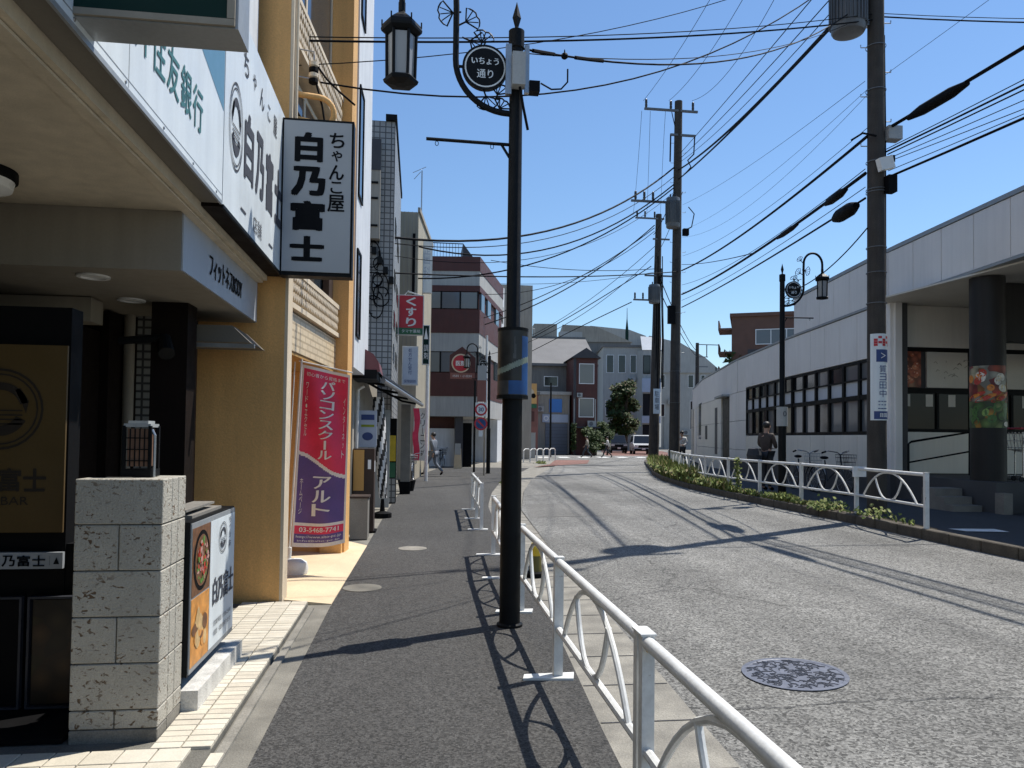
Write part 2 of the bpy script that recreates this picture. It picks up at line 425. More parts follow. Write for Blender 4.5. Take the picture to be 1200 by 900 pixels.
def glyphs(s, offset):
    k = (s, offset)
    if k not in _TX:
        c = bpy.data.curves.new('t', 'FONT'); c.body = s; c.resolution_u = 3; c.offset = offset
        o = bpy.data.objects.new('t', c); me = bpy.data.meshes.new_from_object(o)
        vs = [Vector(v.co) for v in me.vertices]; fs = [tuple(p.vertices) for p in me.polygons]
        bpy.data.objects.remove(o); bpy.data.meshes.remove(me); bpy.data.curves.remove(c)
        _TX[k] = (vs, fs)
    return _TX[k]
def text(mb, s, c, rt, up, w, h, offset=0., lift=.003, keep=False, bold=0.):
    """Flat lettering filling a w x h box centred at c in the plane of rt, up."""
    vs, fs = glyphs(s, offset)
    if not vs: return mb
    x0, x1 = min(v.x for v in vs), max(v.x for v in vs); y0, y1 = min(v.y for v in vs), max(v.y for v in vs)
    sx, sy = w/max(x1-x0, 1e-4), h/max(y1-y0, 1e-4)
    if keep: sx = sy = min(sx, sy)
    c, rt, up = Vector(c), Vector(rt), Vector(up); n = rt.cross(up).normalized()
    if bold: w -= 2*bold*w; h -= 2*bold*h; sx *= 1-2*bold; sy *= 1-2*bold
    sh = [(0, 0)] if not bold else [(0, 0), (-1, -.6), (1, .6), (1, -.6), (-1, .6), (0, .8), (0, -.8)]
    for i, (a, b) in enumerate(sh):
        cc = c+rt*a*bold*w+up*b*bold*h
        mb.add([cc+rt*((v.x-(x0+x1)/2)*sx)+up*((v.y-(y0+y1)/2)*sy)+n*(lift+i*.00012) for v in vs], fs)
    return mb
def vtext(mb, s, c, rt, up, w, h, offset=0., lift=.003, fill=.88):
    """Characters stacked top to bottom inside a w x h box; the long-vowel bar is turned upright."""
    n = len(s); ch = h/n; c, rt, up = Vector(c), Vector(rt), Vector(up)
    for i, q in enumerate(s):
        cc = c+up*(h/2-ch*(i+.5))
        if q in ' ': continue
        if q == 'ー': text(mb, 'l', cc, rt, up, w*.12, ch*fill, offset, lift)
        elif q in 'ゃょッ・': text(mb, q, cc, rt, up, w*.62, ch*fill*.66, offset, lift)
        else: text(mb, q, cc, rt, up, w, ch*fill, offset, lift)
    return mb

def chars(parent, m, items, rt, up, bold=.05, world=True):
    """Every large character of a sign as a piece of its own: items are (char, centre, width, height)."""
    for q, c, w_, h_ in items:
        mb = MB(); text(mb, q, c, rt, up, w_, h_, bold=bold); mb.build('character', m, parent, world)

# ------------------------------------------------------------------ the ground, road, pavements
def fade(y):
    t = min(max((y-22)/26, 0), 1); return 1-t*t*(3-2*t)
def zroad(x, y): return .2*min(max((x-1.6)/6, 0), 1)*fade(y)
def zwalk(y): return .2*fade(y)+.13
def interp(line, y):
    if y <= line[0][1]: return line[0][0]
    for (x0, y0), (x1, y1) in zip(line, line[1:]):
        if y <= y1: return x0+(x1-x0)*(y-y0)/(y1-y0)
    return line[-1][0]
KERB = [(7.2, -8), (7.23, 9), (7.38, 12), (7.44, 17), (7.62, 20.5), (8.16, 24.2), (9.2, 28.4), (10.5, 32.7), (13.5, 43), (15.6, 50)]
ROADL = [(1.45, -8), (1.52, 0), (1.58, 3.5), (1.66, 5), (1.92, 10.8), (2.25, 16), (3.1, 21.5), (4.1, 26.6), (6.8, 37.3), (9.0, 46), (10.0, 50)]
WALKR = [(.90, -8), (.93, 0), (.99, 3.5), (1.12, 5.5), (1.22, 7.8), (1.3, 10), (1.4, 13), (1.62, 17), (2.1, 21), (2.9, 26), (5.5, 37), (7.6, 46), (8.6, 50)]
WALKL = [(-.78, -8), (-.78, 7), (-.70, 11), (-.62, 16), (-.46, 22), (-.15, 27), (.45, 33), (.9, 36)]
def strip(name, left, right, ys, z, nx=1, m='concrete', edge=0):
    mb = MB(); V = []
    for y in ys:
        a, b = interp(left, y), interp(right, y)
        V.append([(a+(b-a)*i/nx, y, z(a+(b-a)*i/nx, y)) for i in range(nx+1)])
    W_ = nx+1
    mb.add([p for r in V for p in r], [(j*W_+i, j*W_+i+1, (j+1)*W_+i+1, (j+1)*W_+i) for j in range(len(ys)-1) for i in range(nx)])
    return struct(mb.build(name, m))
ys = [-8+i*.75 for i in range(78)]
g = MB().quad((-900, -900, -.10), (900, -900, -.10), (900, 900, -.10), (-900, 900, -.10)); struct(g.build('ground', 'concrete_dark'))
strip('road', ROADL, KERB, [y for y in ys if y < 50]+[50.], lambda x, y: zroad(x, y)+.0, 10, 'road_asphalt')
g = MB().quad((-25, 50.003, -.002), (75, 50.003, -.002), (75, 112, -.002), (-25, 112, -.002)); struct(g.build('crossing_road', 'road_asphalt'))
g = MB().quad((-25, 36, -.004), (8, 36, -.004), (10, 50.003, -.004), (-25, 50.003, -.004)); struct(g.build('side_road', 'concrete'))
strip('gutter', [(x-.02, y) for x, y in WALKR], ROADL, [y for y in ys if y < 50]+[50.], lambda x, y: .006, 1, 'concrete')
strip('pavement', WALKL, WALKR, [y for y in ys if y < 36]+[36., 38], lambda x, y: .012, 1, 'walk_asphalt')
strip('margin', [(-1.5, -8), (-1.5, 36)], [(x+.02, y) for x, y in WALKL], [y for y in ys if y < 36]+[36.], lambda x, y: .008, 1, 'concrete_mid')
# gutter slab joints as short recessed strips
jb = MB()
y = 1.0
while y < 24:
    a, b = interp(WALKR, y), interp(ROADL, y); jb.box(((a+b)/2, y, .0085), (b-a-.02, .012, .001)); y += .62
jb.build('gutter_joint', 'dark_asphalt', None); struct(COL.objects['gutter_joint'])
# right pavement, raised
strip('right_pavement', [(x+.15, y) for x, y in KERB], [(14, -8), (14, 20), (17, 30), (24, 50)], [y for y in ys if y < 50]+[50.], lambda x, y: zwalk(y)-.004, 1, 'dark_asphalt')
kerb = struct(MB().bb((7.2, -9, -.05), (7.3, -8.5, .1)).build('kerb', 'concrete_dark'))
y = -2.0
while y < 49:
    x = interp(KERB, y+.3); dx = interp(KERB, y+.6)-interp(KERB, y); L = math.hypot(dx, .6)
    b = pbox('kerb_stone', kerb, 'kerb_stone', (x+.08, y+.3, zwalk(y)-.125), (.15, round(L, 1)-.015, .27), -math.atan2(dx, .6), .012); y += .6
# painted and patched markings
def sheet(name, pts, m, lift, z=None):
    return struct(MB().add([(p[0], p[1], (z if z is not None else zroad(*p))+lift) for p in pts], [tuple(range(len(pts)))]).build(name, m))
sheet('red_road_patch', [(5.9, 38), (10.3, 44.5), (12.2, 52), (9.6, 51.5), (7.6, 42.5)], 'red_asphalt', .016)
sheet('red_road_patch', [(17, 66), (24.5, 66), (31, 92), (23, 92)], 'red_asphalt', .004, 0)
xb = 9.4
while xb < 22:
    d = xb-9.4; sheet('crosswalk_stripe', [(xb, 57.3+d*.28), (xb+.9, 57.55+d*.28), (xb+1.1, 59.9+d*.28), (xb+.2, 59.7+d*.28)], 'line_paint', .008, 0); xb += 1.75
sheet('stop_line', [(7.0, 62.3), (24, 66.6), (24.1, 66.9), (7.0, 62.8)], 'line_paint', .008, 0)
sheet('white_marking', [(7.5, 7.75), (8.15, 7.45), (8.3, 7.9), (7.62, 8.2)], 'line_paint', .012, zwalk(8)-.004)
sheet('white_marking', [(7.75, 9.7), (8.35, 9.6), (8.4, 9.95), (7.7, 10.0)], 'line_paint', .012, zwalk(8)-.004)
sheet('road_patch', [(4.6, 3.1), (6.2, 2.7), (6.6, 3.9), (5.0, 4.3)], 'patch_asphalt', .004)
sheet('road_patch', [(2.2, 14.5), (4.0, 14.2), (4.2, 17.0), (2.5, 17.2)], 'patch_asphalt', .004)

def seam(a, b, wd_=.012, n=40, wob=.03):
    q = random.Random(int(a[0]*100+a[1]*10)); mb = MB(); pts = []; off = 0
    for i in range(n+1):
        off = off*.8+q.uniform(-wob, wob); t = i/n; x, y = a[0]+(b[0]-a[0])*t, a[1]+(b[1]-a[1])*t+off; w2 = wd_*q.uniform(.3, 1.1)
        pts += [(x, y-w2/2, zroad(x, y)+.006), (x, y+w2/2, zroad(x, y)+.006)]
    struct(mb.add(pts, [(2*i, 2*i+2, 2*i+3, 2*i+1) for i in range(n)]).build('road_seam', 'dark_asphalt'))
for a, b, w2 in (((1.75, 4.25), (4.1, 4.05), .010), ((4.0, 5.9), (7.1, 5.3), .007), ((2.9, 19.6), (7.3, 20.6), .05), ((4.1, 27), (8.6, 28.6), .08), ((1.8, 7.1), (3.4, 7.9), .01), ((3.2, 3.2), (6.5, 2.6), .008)): seam(a, b, w2)
for x, y_ in ((-.05, 10.6), (-.55, 7.9)):
    t = MB().lathe([(.20, 0), (.20, .004), (.19, .006), (.001, .006)], (x, y_, .0125), 28, cap=False).build('manhole_cover', 'concrete' if x > -.2 else 'concrete_dark'); struct(t)
# patterned manhole in the road
mh = thing('manhole_cover', 'round cast iron manhole cover with swirling pattern set in the road', 'manhole cover', (2.53, 4.75, zroad(2.53, 4.75)+.003)); mh.rotation_euler = (0, -math.atan(.2/6), 0)
MB().lathe([(.34, .002), (.34, .006), (.31, .006), (.305, .003), (.001, .003)], (0, 0, 0), 36, cap=False).build('cover', 'manhole_iron', mh, world=False)
mat('steel_dark', (.04, .043, .055), .5, .3, var=.2, vs=12)
mbm = MB(); rr0 = random.Random(4)
for k in range(130):
    q = .28*math.sqrt(rr0.random()); a = rr0.random()*6.28; a2 = rr0.random()*3.14
    c0 = Vector((q*math.cos(a), q*math.sin(a), 0)); pth = [c0+Vector((math.cos(a2+j*.5)*.03*(j-1.5), math.sin(a2+j*.5)*.03*(j-1.5), 0)) for j in range(4)]
    for p, q2 in zip(pth, pth[1:]):
        d = q2-p; mbm.box(((p+q2)/2)+Vector((0, 0, .004)), (d.length+.003, .008, .005), math.atan2(d.y, d.x))
mbm.build('swirl_pattern', 'steel_dark', mh, world=False, kind='stuff')

# ------------------------------------------------------------------ tiled forecourt of the restaurant
plat = struct(MB().bb((-5, -4, -.05), (-.985, 7.1, .044)).build('tiled_forecourt', 'concrete_dark'))
plat2 = MB()
nt_ = 0
tile_m = ['tile_beige_a', 'tile_beige_b', 'tile_beige_c']
for i, c in enumerate([(.56, .51, .41), (.60, .55, .45), (.51, .46, .37)]): mat(tile_m[i], c, .75, var=.08, vs=8, fine=.1, fs=120)
cols = [(-1.062, .148), (-1.148, .016), (-1.234, .148), (-1.388, .148), (-1.542, .148)]
row = 3.86
while row < 7.05:
    for cx, cw in ((-1.058, .138), (-1.205, .138), (-1.352, .138), (-1.499, .138), (-1.646, .138)):
        if cx < -1.28 and row < 5.65: continue
        if cx < -1.62: continue
        pbox('tile', plat, rnd.choice(tile_m), (cx, row+.035, .05+rnd.uniform(-.0012, .0012)), (cw, .066, .02), 0, .002); nt_ += 1
    row += .0735
for k in range(11):
    for j in range(4):
        yy = 3.855-.155*(j+.5); xx = -.92-.155*(k+.5)
        pbox('tile', plat, rnd.choice(tile_m), (xx, yy, .02 if xx > -1.0 else .05+rnd.uniform(-.001, .001)), (.147, .147, .02), 0, .002)
pbox('edge_block', plat, 'concrete', (-.94, 5.3, .018), (.05, 3.4, .02))
# ochre ramp and step in front of the next building
rp = MB().prism([(-1.32, 7.16, 0), (-.78, 7.16, 0), (-.70, 10.9, 0), (-.95, 10.9, 0), (-3.2, 9.9, 0), (-3.2, 7.16, 0)], (0, 0, .02))
for i in (6, 7): pass
rp.v = [(x, y, z if z == 0 else (.075 if x < -.9 else .016)) for x, y, z in rp.v]
struct(rp.build('cream_ramp', 'cream_paving'))

# ------------------------------------------------------------------ restaurant building at the left
X, Yv, Z = Vector((1, 0, 0)), Vector((0, 1, 0)), Vector((0, 0, 1))
rb = thing('restaurant_building', 'shaded restaurant entrance with beige soffit and dark wooden columns at the left edge', 'building', (-3, 5, 0))
MB().bb((-5, -2, 3.0), (-1.48, 7.0, 3.3)).build('soffit', 'beige_soffit', rb)
MB().bb((-1.475, 2.3, 3.004), (-1.395, 7.0, 3.3)).bb((-1.49, 2.3, 2.985), (-1.43, 7.0, 2.999)).build('soffit_trim', 'beige_soffit', rb)
MB().bb((-5, 6.92, 0), (-2.0, 7.04, 3)).build('back_wall', 'brown_wood', rb)
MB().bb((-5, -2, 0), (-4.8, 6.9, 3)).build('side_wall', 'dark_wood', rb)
MB().bb((-2.66, 6.84, 1.0), (-2.575, 6.915, 2.55)).bb((-2.45, 6.84, 1.0), (-2.30, 6.915, 2.62)).build('tile_strip', 'tile_dim', rb)
for x_ in (-2.565, -2.54): MB().cyl((x_, 6.86, 1.0), (x_, 6.86, 2.6), .012, n=8).build('conduit', 'black_metal', rb)
MB().cyl((-2.50, 6.8, .8), (-2.50, 6.8, 2.62), .045, n=12).build('drain_pipe', 'greige', rb, smooth=True)
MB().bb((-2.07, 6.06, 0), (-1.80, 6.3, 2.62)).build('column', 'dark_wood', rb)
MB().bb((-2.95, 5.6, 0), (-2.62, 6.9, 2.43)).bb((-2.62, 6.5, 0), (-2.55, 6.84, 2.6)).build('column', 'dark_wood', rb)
MB().bb((-5, 5.9, 2.43), (-2.45, 6.12, 2.61)).build('beam', 'greige', rb)
MB().bb((-5, 5.3, 2.12), (-2.75, 5.9, 2.42)).build('shutter_box', 'near_black', rb)
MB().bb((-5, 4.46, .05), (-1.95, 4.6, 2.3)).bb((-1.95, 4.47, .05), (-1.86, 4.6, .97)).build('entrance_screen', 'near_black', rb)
MB().bb((-5, 3.98, .051), (-1.73, 4.455, .075)).build('floor_shade_slab', 'near_black', rb)  # black slab added over the sunlit floor patch to stand in for shade
MB().bb((-5, -2.2, 0), (-1.5, -2.003, 3)).build('unseen_end_wall', 'dark_wood', rb)  # unseen wall, added to block light from behind the entrance
MB().bb((-5, -2.2, 3.302), (-1.52, 6.99, 12)).build('upper_wall', 'white_wall', rb)
# the box canopy with lettered fascia
cn = MB().bb((-5, 4.87, 2.62), (-1.5, 7.05, 2.998)).build('canopy', 'greige', rb)
MB().bb((-1.498, 4.88, 2.625), (-1.488, 7.04, 2.995)).build('fascia', 'fascia_grey', cn)
tb = MB(); text(tb, 'フィットネスBODY', (-1.486, 5.95, 2.80), Yv, Z, .98, .17, bold=.006); tb.build('lettering', 'black_ink', cn)
for x_, y_ in ((-2.12, 5.13), (-2.20, 6.0)):
    MB().lathe([(.10, .0), (.10, -.012), (.075, -.014), (.07, -.004), (.001, -.004)], (x_, y_, 2.619), 24, cap=False).build('downlight', 'lamp_white', rb, smooth=True)
aw = MB().prism([(-2.05, 6.4, 2.50), (-1.55, 6.4, 2.50), (-1.40, 6.4, 2.36), (-2.05, 6.4, 2.36)], (0, .6, 0)).build('awning_box', 'sign_under', rb)
MB().bb((-2.05, 6.36, 2.31), (-1.36, 6.40, 2.345)).build('awning_bar', 'steel', rb)

cl = thing('ceiling_lamp', 'round ceiling lamp with black rim and frosted bowl under the beige soffit', 'lamp', (-2.37, 4.25, 3.0))
MB().lathe([(.20, -.002), (.20, -.05), (.19, -.055)], (0, 0, 0), 28).build('rim', 'near_black', cl, world=False, smooth=True)
MB().lathe([(.185, -.056), (.175, -.10), (.12, -.125), (.001, -.13)], (0, 0, 0), 28, cap=False).build('bowl', 'lamp_white', cl, world=False, smooth=True)
fl = thing('spot_lamp', 'small dark spotlight clamped to the dark wooden column under the canopy', 'lamp', (-2.0, 6.0, 2.35))
MB().cyl((-2.28, 6.0, 2.30), (-1.98, 6.0, 2.33), .03, n=10).cyl((-1.96, 6.02, 2.33), (-1.9, 5.9, 2.2), .05, .06, 12).build('housing', 'black_metal', fl)

def emblem(mb, c, rt, up, r, lift=.003):
    """Ringed round crest: two rings, a capped half disc and slanting bars."""
    c, rt, up = Vector(c), Vector(rt), Vector(up); n = rt.cross(up).normalized()*lift; c = c+n
    mb.disc(c, rt, up, r, inner=.945); mb.disc(c, rt, up, r*.88, inner=.955)
    mb.disc(c, rt, up, r*.66, a0=R(15), a1=R(165), inner=.72, n=14)
    mb.disc(c, rt, up, r*.66, a0=R(205), a1=R(335), inner=.62, n=14)
    for k in range(4):
        y0 = -.05-.11*k
        mb.add([c+rt*r*x+up*r*(y0+yy) for x, yy in ((-.52, 0), (.52, .0), (.52, .035), (-.52, .035))], [(0, 1, 2, 3)])
    for s_ in (-1, 1):
        mb.add([c+rt*r*x*s_+up*r*y for x, y in ((.60, -.1), (.66, .2), (.45, .52), (.34, .48), (.50, .15))], [(0, 1, 2, 3, 4)])
    return mb

gb = thing('entrance_banner', 'dim golden cloth banner with ringed crest and brush lettering beside the dark entrance', 'banner', (-2.3, 4.43, 1.04))
MB().bb((-2.60, 4.42, 1.04), (-1.95, 4.435, 2.08)).build('cloth', 'gold_banner', gb)
mb = emblem(MB(), (-2.29, 4.418, 1.72), X, Z, .225); mb.build('emblem', 'gold_ink', gb); chars(gb, 'gold_ink', [(q, (-2.36+.13*i, 4.418, 1.33), .12, .13) for i, q in enumerate('乃富士')], X, Z, .03); mb = MB(); text(mb, 'BAR', (-2.20, 4.418, 1.215), X, Z, .14, .045); mb.build('lettering', 'gold_ink', gb)
ns = thing('entrance_sign', 'small white name strip with black brush lettering above the dark display cases', 'sign', (-2.2, 4.43, .84))
MB().bb((-2.40, 4.42, .84), (-1.945, 4.445, .93)).build('board', 'sign_white_shaded', ns)
chars(ns, 'black_ink', [(q, (-2.30+.078*i, 4.418, .885), .068, .062) for i, q in enumerate('白乃富士')], X, Z, .03); mb = MB(); text(mb, '｜▲', (-1.985, 4.418, .885), X, Z, .05, .05); mb.build('lettering', 'black_ink', ns)
for i, x0 in enumerate((-2.13, -1.86)):
    dc = thing('display_case', ['dark framed menu display case farther from the stone pillar', 'dark framed menu display case with photo sheet beside the stone pillar'][i], 'display case', (x0-.12, 4.4, 0), 0, 'menu display cases by the entrance')
    a, b_ = x0-.25, x0-.01
    MB().bb((a, 4.43, .05), (b_, 4.455, .69)).build('backing', 'near_black', dc)
    MB().bb((a, 4.40, .08), (a+.012, 4.43, .69)).bb((b_-.012, 4.40, .08), (b_, 4.43, .69)).bb((a+.012, 4.40, .678), (b_-.012, 4.43, .69)).bb((a+.012, 4.40, .08), (b_-.012, 4.43, .092)).build('frame', 'steel_dark', dc)
    MB().bb((a+.02, 4.42, .10), (b_-.02, 4.429, .67)).build('menu_sheet', 'menu_print' if i else 'near_black', dc)

# stone pillar in coursed blocks with a lantern on top
sp = thing('stone_pillar', 'pitted pale stone gate pillar in coursed blocks beside the entrance', 'pillar', (-1.49, 4.17, 0))
MB().bb((-1.69, 3.995, .0), (-1.295, 4.34, 1.352)).build('core', 'concrete_dark', sp)
zz = .0
courses = [.112, .095, .2315, .2315, .2315, .2315, .2325]
full = [0, 0, 1, 0, 1, 0, 1]
for i, h in enumerate(courses):
    xs = [-1.705, -1.28] if (i != 1 and full[i]) or i == 0 else [-1.705, -1.49, -1.28]
    for a, b_ in zip(xs, xs[1:]):
        yb = 4.35 if i == 0 or full[i] else 4.35
        m_ = 'concrete' if i == 0 else 'oya_stone'
        a_, b2_ = a+.003, b_-(0 if b_ > -1.3 else .003); y1_ = 4.12 if b_ > -1.3 else 4.35
        pbox('stone_block', sp, m_, ((a_+b2_)/2, (3.98+y1_)/2+rnd.uniform(-.0015, .0015), zz+h/2), (b2_-a_, y1_-3.98, h-.006), 0, .004)
    if i: pbox('stone_block', sp, 'oya_stone', (-1.385, 4.173, zz+h/2), (.21, .094, h-.006), 0, .004); pbox('stone_block', sp, 'oya_stone', (-1.385, 4.288, zz+h/2), (.21, .124, h-.006), 0, .004)
    else: MB().bb((-1.49, 4.123, zz+.003), (-1.28, 4.35, zz+h-.003)).build('stone_block', m_, sp)
    zz += h
zt = zz
lt = thing('lantern', 'small square dark metal lantern with reddish ribbed panes standing on the stone pillar', 'lantern', (-1.47, 4.2, zt))
for dx in (-.065, .065):
    for dy in (-.06, .06): MB().box((dx, dy, .14), (.016, .016, .26)).build('post', 'black_metal', lt, world=False)
MB().box((0, 0, .02), (.15, .14, .04)).build('base', 'black_metal', lt, world=False)
MB().box((0, 0, .272), (.135, .13, .018)).box((0, 0, .289), (.10, .1, .016)).build('cap', 'box_grey', lt, world=False)
mat('lantern_amber', (.20, .11, .07), .5, var=.15)
MB().box((0, 0, .155), (.105, .10, .20)).build('pane', 'lantern_amber', lt, world=False)
mbq = MB()
for k in range(4): mbq.box((-.036+k*.024, -.058, .155), (.005, .006, .20))
for k in range(3): mbq.box((0, -.059, .085+k*.06), (.11, .005, .006))
mbq.build('lattice', 'black_metal', lt, world=False)
MB().tube([(.085, -.05, .0), (.085, -.05, .22), (.07, -.05, .25)], .008, 8).build('cable', 'steel', lt, world=False)

# the light-box sign on its white plinth
struct(MB().bb((-1.45, 4.353, .045), (-1.19, 5.40, .17)).build('sign_plinth', 'plinth_white'))
lb = thing('light_box_sign', 'low light box sign with dish photos and black brush lettering on white plinth', 'sign', (-1.33, 4.8, .17))
MB().bb((-1.46, 4.36, .24), (-1.255, 5.36, 1.10)).build('case', 'black_metal', lb)
MB().bb((-1.255, 4.37, .25), (-1.247, 5.35, 1.09)).build('frame', 'sign_edge', lb)
xf = -1.2465
mb = MB()
mb.mi(0).bb((xf, 4.75, .28), (xf+.002, 5.34, 1.06)); mb.mi(1).bb((xf, 4.38, .28), (xf+.002, 4.74, .66)); mb.mi(2).bb((xf, 4.38, .672), (xf+.002, 4.74, 1.06))
mb.build('photo_panel', ['sign_white', 'soup_orange', 'soup_brown'], lb)
mat('tan_print', (.60, .40, .18), .4, var=.25, vs=22)
mb = MB(); xq = xf+.0035; rz_ = random.Random(3)
C0 = lambda y_, z_: (xq, y_, z_)
mb.mi(0).disc(C0(4.565, .86), Yv, Z, .165, .175); 
mb.mi(1).disc((xq+.001, 4.565, .86), Yv, Z, .135, .15)
for k in range(70):
    a = rz_.random()*6.28; q = .105*math.sqrt(rz_.random())
    mb.mi(2+rz_.randrange(3)).disc((xq+.0015+k*.0001, 4.57+q*math.cos(a), .86+q*1.2*math.sin(a)), Yv, Z, .008+.016*rz_.random(), .008+.012*rz_.random(), n=8)
mb.mi(2).disc(C0(4.68, .90), Yv, Z, .035, .05, n=10)
for k in range(16): mb.mi((5, 6, 6, 1)[k % 4]).disc((xq+.001+k*.0001, 4.43+rz_.random()*.25, .36+rz_.random()*.24), Yv, Z, .03+.03*rz_.random(), .02+.035*rz_.random(), n=12)
mb.build('food_print', ['near_black', 'soup_brown', 'food_red', 'food_green', 'food_pink', 'soup_orange', 'tan_print'], lb)
mb = emblem(MB(), (xq, 5.03, .93), Yv, Z, .10); vtext(mb, '屋こんゃち'[::-1], (xq, 5.2, .94), Yv, Z, .05, .22, .01)
text(mb, '白乃富士', (xq, 5.06, .62), Yv, Z, .50, .17, bold=.012); text(mb, '営業時間 17:00-23:00', (xq, 5.05, .42), Yv, Z, .42, .035); text(mb, '個室・宴会承ります', (xq, 5.05, .36), Yv, Z, .42, .035); mb.build('lettering', 'grey_ink', lb)
tr = thing('folded_trestle', 'flat dark folded boards lying on top of the light box sign', 'board', (-1.36, 4.9, 1.1))
MB().bb((-1.44, 4.55, 1.10), (-1.30, 5.2, 1.118)).bb((-1.43, 4.85, 1.119), (-1.36, 5.0, 1.14)).bb((-1.45, 4.50, 1.141), (-1.32, 5.1, 1.155)).build('board', 'step_stone', tr)

# ------------------------------------------------------------------ signs over the pavement
bs = thing('bank_fascia_sign', 'long pale fascia sign with teal bank lettering along the upper left wall', 'sign', (-1.38, 4, 3.1))
MB().bb((-1.47, 1.0, 3.07), (-1.276, 4.895, 4.9)).build('case', 'sign_under', bs)
MB().bb((-1.275, 1.0, 3.085), (-1.265, 4.893, 4.88)).build('face', 'sign_white', bs)
MB().bb((-1.275, 1.0, 3.06), (-1.262, 4.893, 3.083)).build('rim', 'sign_edge', bs)
MB().add([(-1.2635, 4.20, 3.77), (-1.2635, 4.885, 3.73), (-1.2635, 4.885, 4.85), (-1.2635, 3.3, 4.85)], [(0, 1, 2, 3)]).build('blue_corner', 'sign_blue', bs) if 0 else MB().add([(-1.2635, 4.885, 3.66), (-1.2635, 4.885, 4.88), (-1.2635, 3.2, 4.88), (-1.2635, 4.22, 3.86)], [(0, 1, 2, 3)]).build('blue_corner', 'sign_blue', bs)
MB().bb((-1.2648, 1.0, 3.118), (-1.2638, 4.893, 3.123)).build('seam', 'sign_edge', bs)
for y_ in (1.9, 3.35): MB().bb((-1.2648, y_, 3.09), (-1.2638, y_+.004, 4.87)).build('seam', 'sign_edge', bs)
for k in range(8): MB().lathe([(.009, 0), (.007, .004), (.001, .005)], (-1.2648, 1.4+.48*k, 3.10), 8, 'x', cap=False).build('screw', 'steel', bs)
chars(bs, 'teal_ink', [(q, (-1.2645, 3.28+.212*i, 3.435), .185, .25) for i, q in enumerate('三井住友銀行')], Yv, Z, .012)
ps = thing('restaurant_fascia_sign', 'pale fascia sign with round crest and heavy brush lettering next to corner', 'sign', (-1.38, 6, 3.1))
MB().bb((-1.47, 4.905, 3.05), (-1.275, 7.02, 4.55)).build('case', 'dark_wood', ps)
MB().bb((-1.275, 4.91, 3.07), (-1.265, 7.015, 4.53)).build('face', 'sign_white', ps)
MB().bb((-1.275, 4.91, 3.045), (-1.258, 7.015, 3.068)).build('rim', 'black_metal', ps)
mb = emblem(MB(), (-1.2635, 5.21, 3.69), Yv, Z, .19)
mb.v = [(v[0], v[1], 3.69+(v[2]-3.69)*1.6) for v in mb.v]; mb.build('emblem', 'grey_ink', ps)
chars(ps, 'grey_ink', [(q, (-1.2635, 5.46+.27*i, 4.25), .15 if q not in 'ゃこ' else .11, .17 if q not in 'ゃこ' else .12) for i, q in enumerate('ちゃんこ屋')], Yv, Z, .01)
chars(ps, 'grey_ink', [(q, (-1.2635, 5.60+.375*i, 3.69), .30, .52) for i, q in enumerate('白乃富士')], Yv, Z, .055)
mb = MB(); text(mb, '―', (-1.2635, 5.46, 3.19), Yv, Z, .16, .018); text(mb, '店舗', (-1.2635, 5.93, 3.2), Yv, Z, .3, .13); text(mb, '―', (-1.2635, 6.45, 3.19), Yv, Z, .16, .018)
mb.build('lettering', 'grey_ink', ps, kind='stuff')
pj = thing('projecting_sign', 'white vertical projecting sign with black frame and brush lettering facing the viewer', 'sign', (-.95, 6.95, 3.04))
MB().bb((-1.262, 6.88, 3.04), (-.625, 7.03, 4.48)).build('case', 'black_metal', pj)
MB().bb((-1.247, 6.868, 3.075), (-.645, 6.879, 4.455)).build('face', 'sign_white_shaded', pj)
yq = 6.8675
chars(pj, 'black_ink', [(q, (-1.025, yq, cz), .31 if q != '白' else .255, .285 if q != '士' else .24) for q, cz in zip('白乃富士', (4.215, 3.90, 3.585, 3.285))], X, Z, .062)
chars(pj, 'black_ink', [(q, (-.775, yq, cz), h*.95, h) for q, cz, h in (('ち', 4.29, .14), ('ゃ', 4.145, .10), ('ん', 3.995, .14), ('こ', 3.855, .11), ('屋', 3.71, .16))], X, Z, .022)
gs = thing('green_projecting_sign', 'dark green projecting sign in pale metal frame at top left corner', 'sign', (-1.0, 2.9, 3.15))
MB().bb((-1.64, 2.84, 3.11), (-.69, 3.01, 4.4)).build('case', 'sign_edge', gs)
MB().bb((-1.63, 2.825, 3.115), (-.70, 2.838, 3.14)).bb((-.728, 2.825, 3.142), (-.70, 2.838, 4.39)).build('frame', 'greige', gs)
MB().bb((-1.63, 2.83, 3.142), (-.73, 2.838, 4.38)).build('face', 'green_sign', gs)

# ------------------------------------------------------------------ helpers for walls with openings and framed windows
def window(parent, x0, x1, z0, z1, y, panes=1, fm='frame_black', gm='glass', fw=.05, dep=.06, world=False, rail=None):
    """A framed window on a wall facing -y (local): frame part, panes as its children."""
    m = MB(); m.bb((x0, y-dep*.4, z0), (x1, y-.002, z0+fw)); m.bb((x0, y-dep*.4, z1-fw), (x1, y-.002, z1))
    xs = [x0+(x1-x0)*i/panes for i in range(panes+1)]
    for i, x in enumerate(xs):
        a = x-(fw/2 if 0 < i < panes else (0 if i == 0 else fw)); m.bb((a, y-dep*.4, z0+fw), (a+fw, y-.002, z1-fw))
    fr = m.build('window', fm, parent, world)
    gms = gm if isinstance(gm, (list, tuple)) else [gm]
    for i in range(panes):
        MB().bb((xs[i]+fw*.5, y-.012, z0+fw), (xs[i+1]-fw*.5, y-.004, z1-fw)).build('pane', gms[i % len(gms)], fr, world)
    return fr

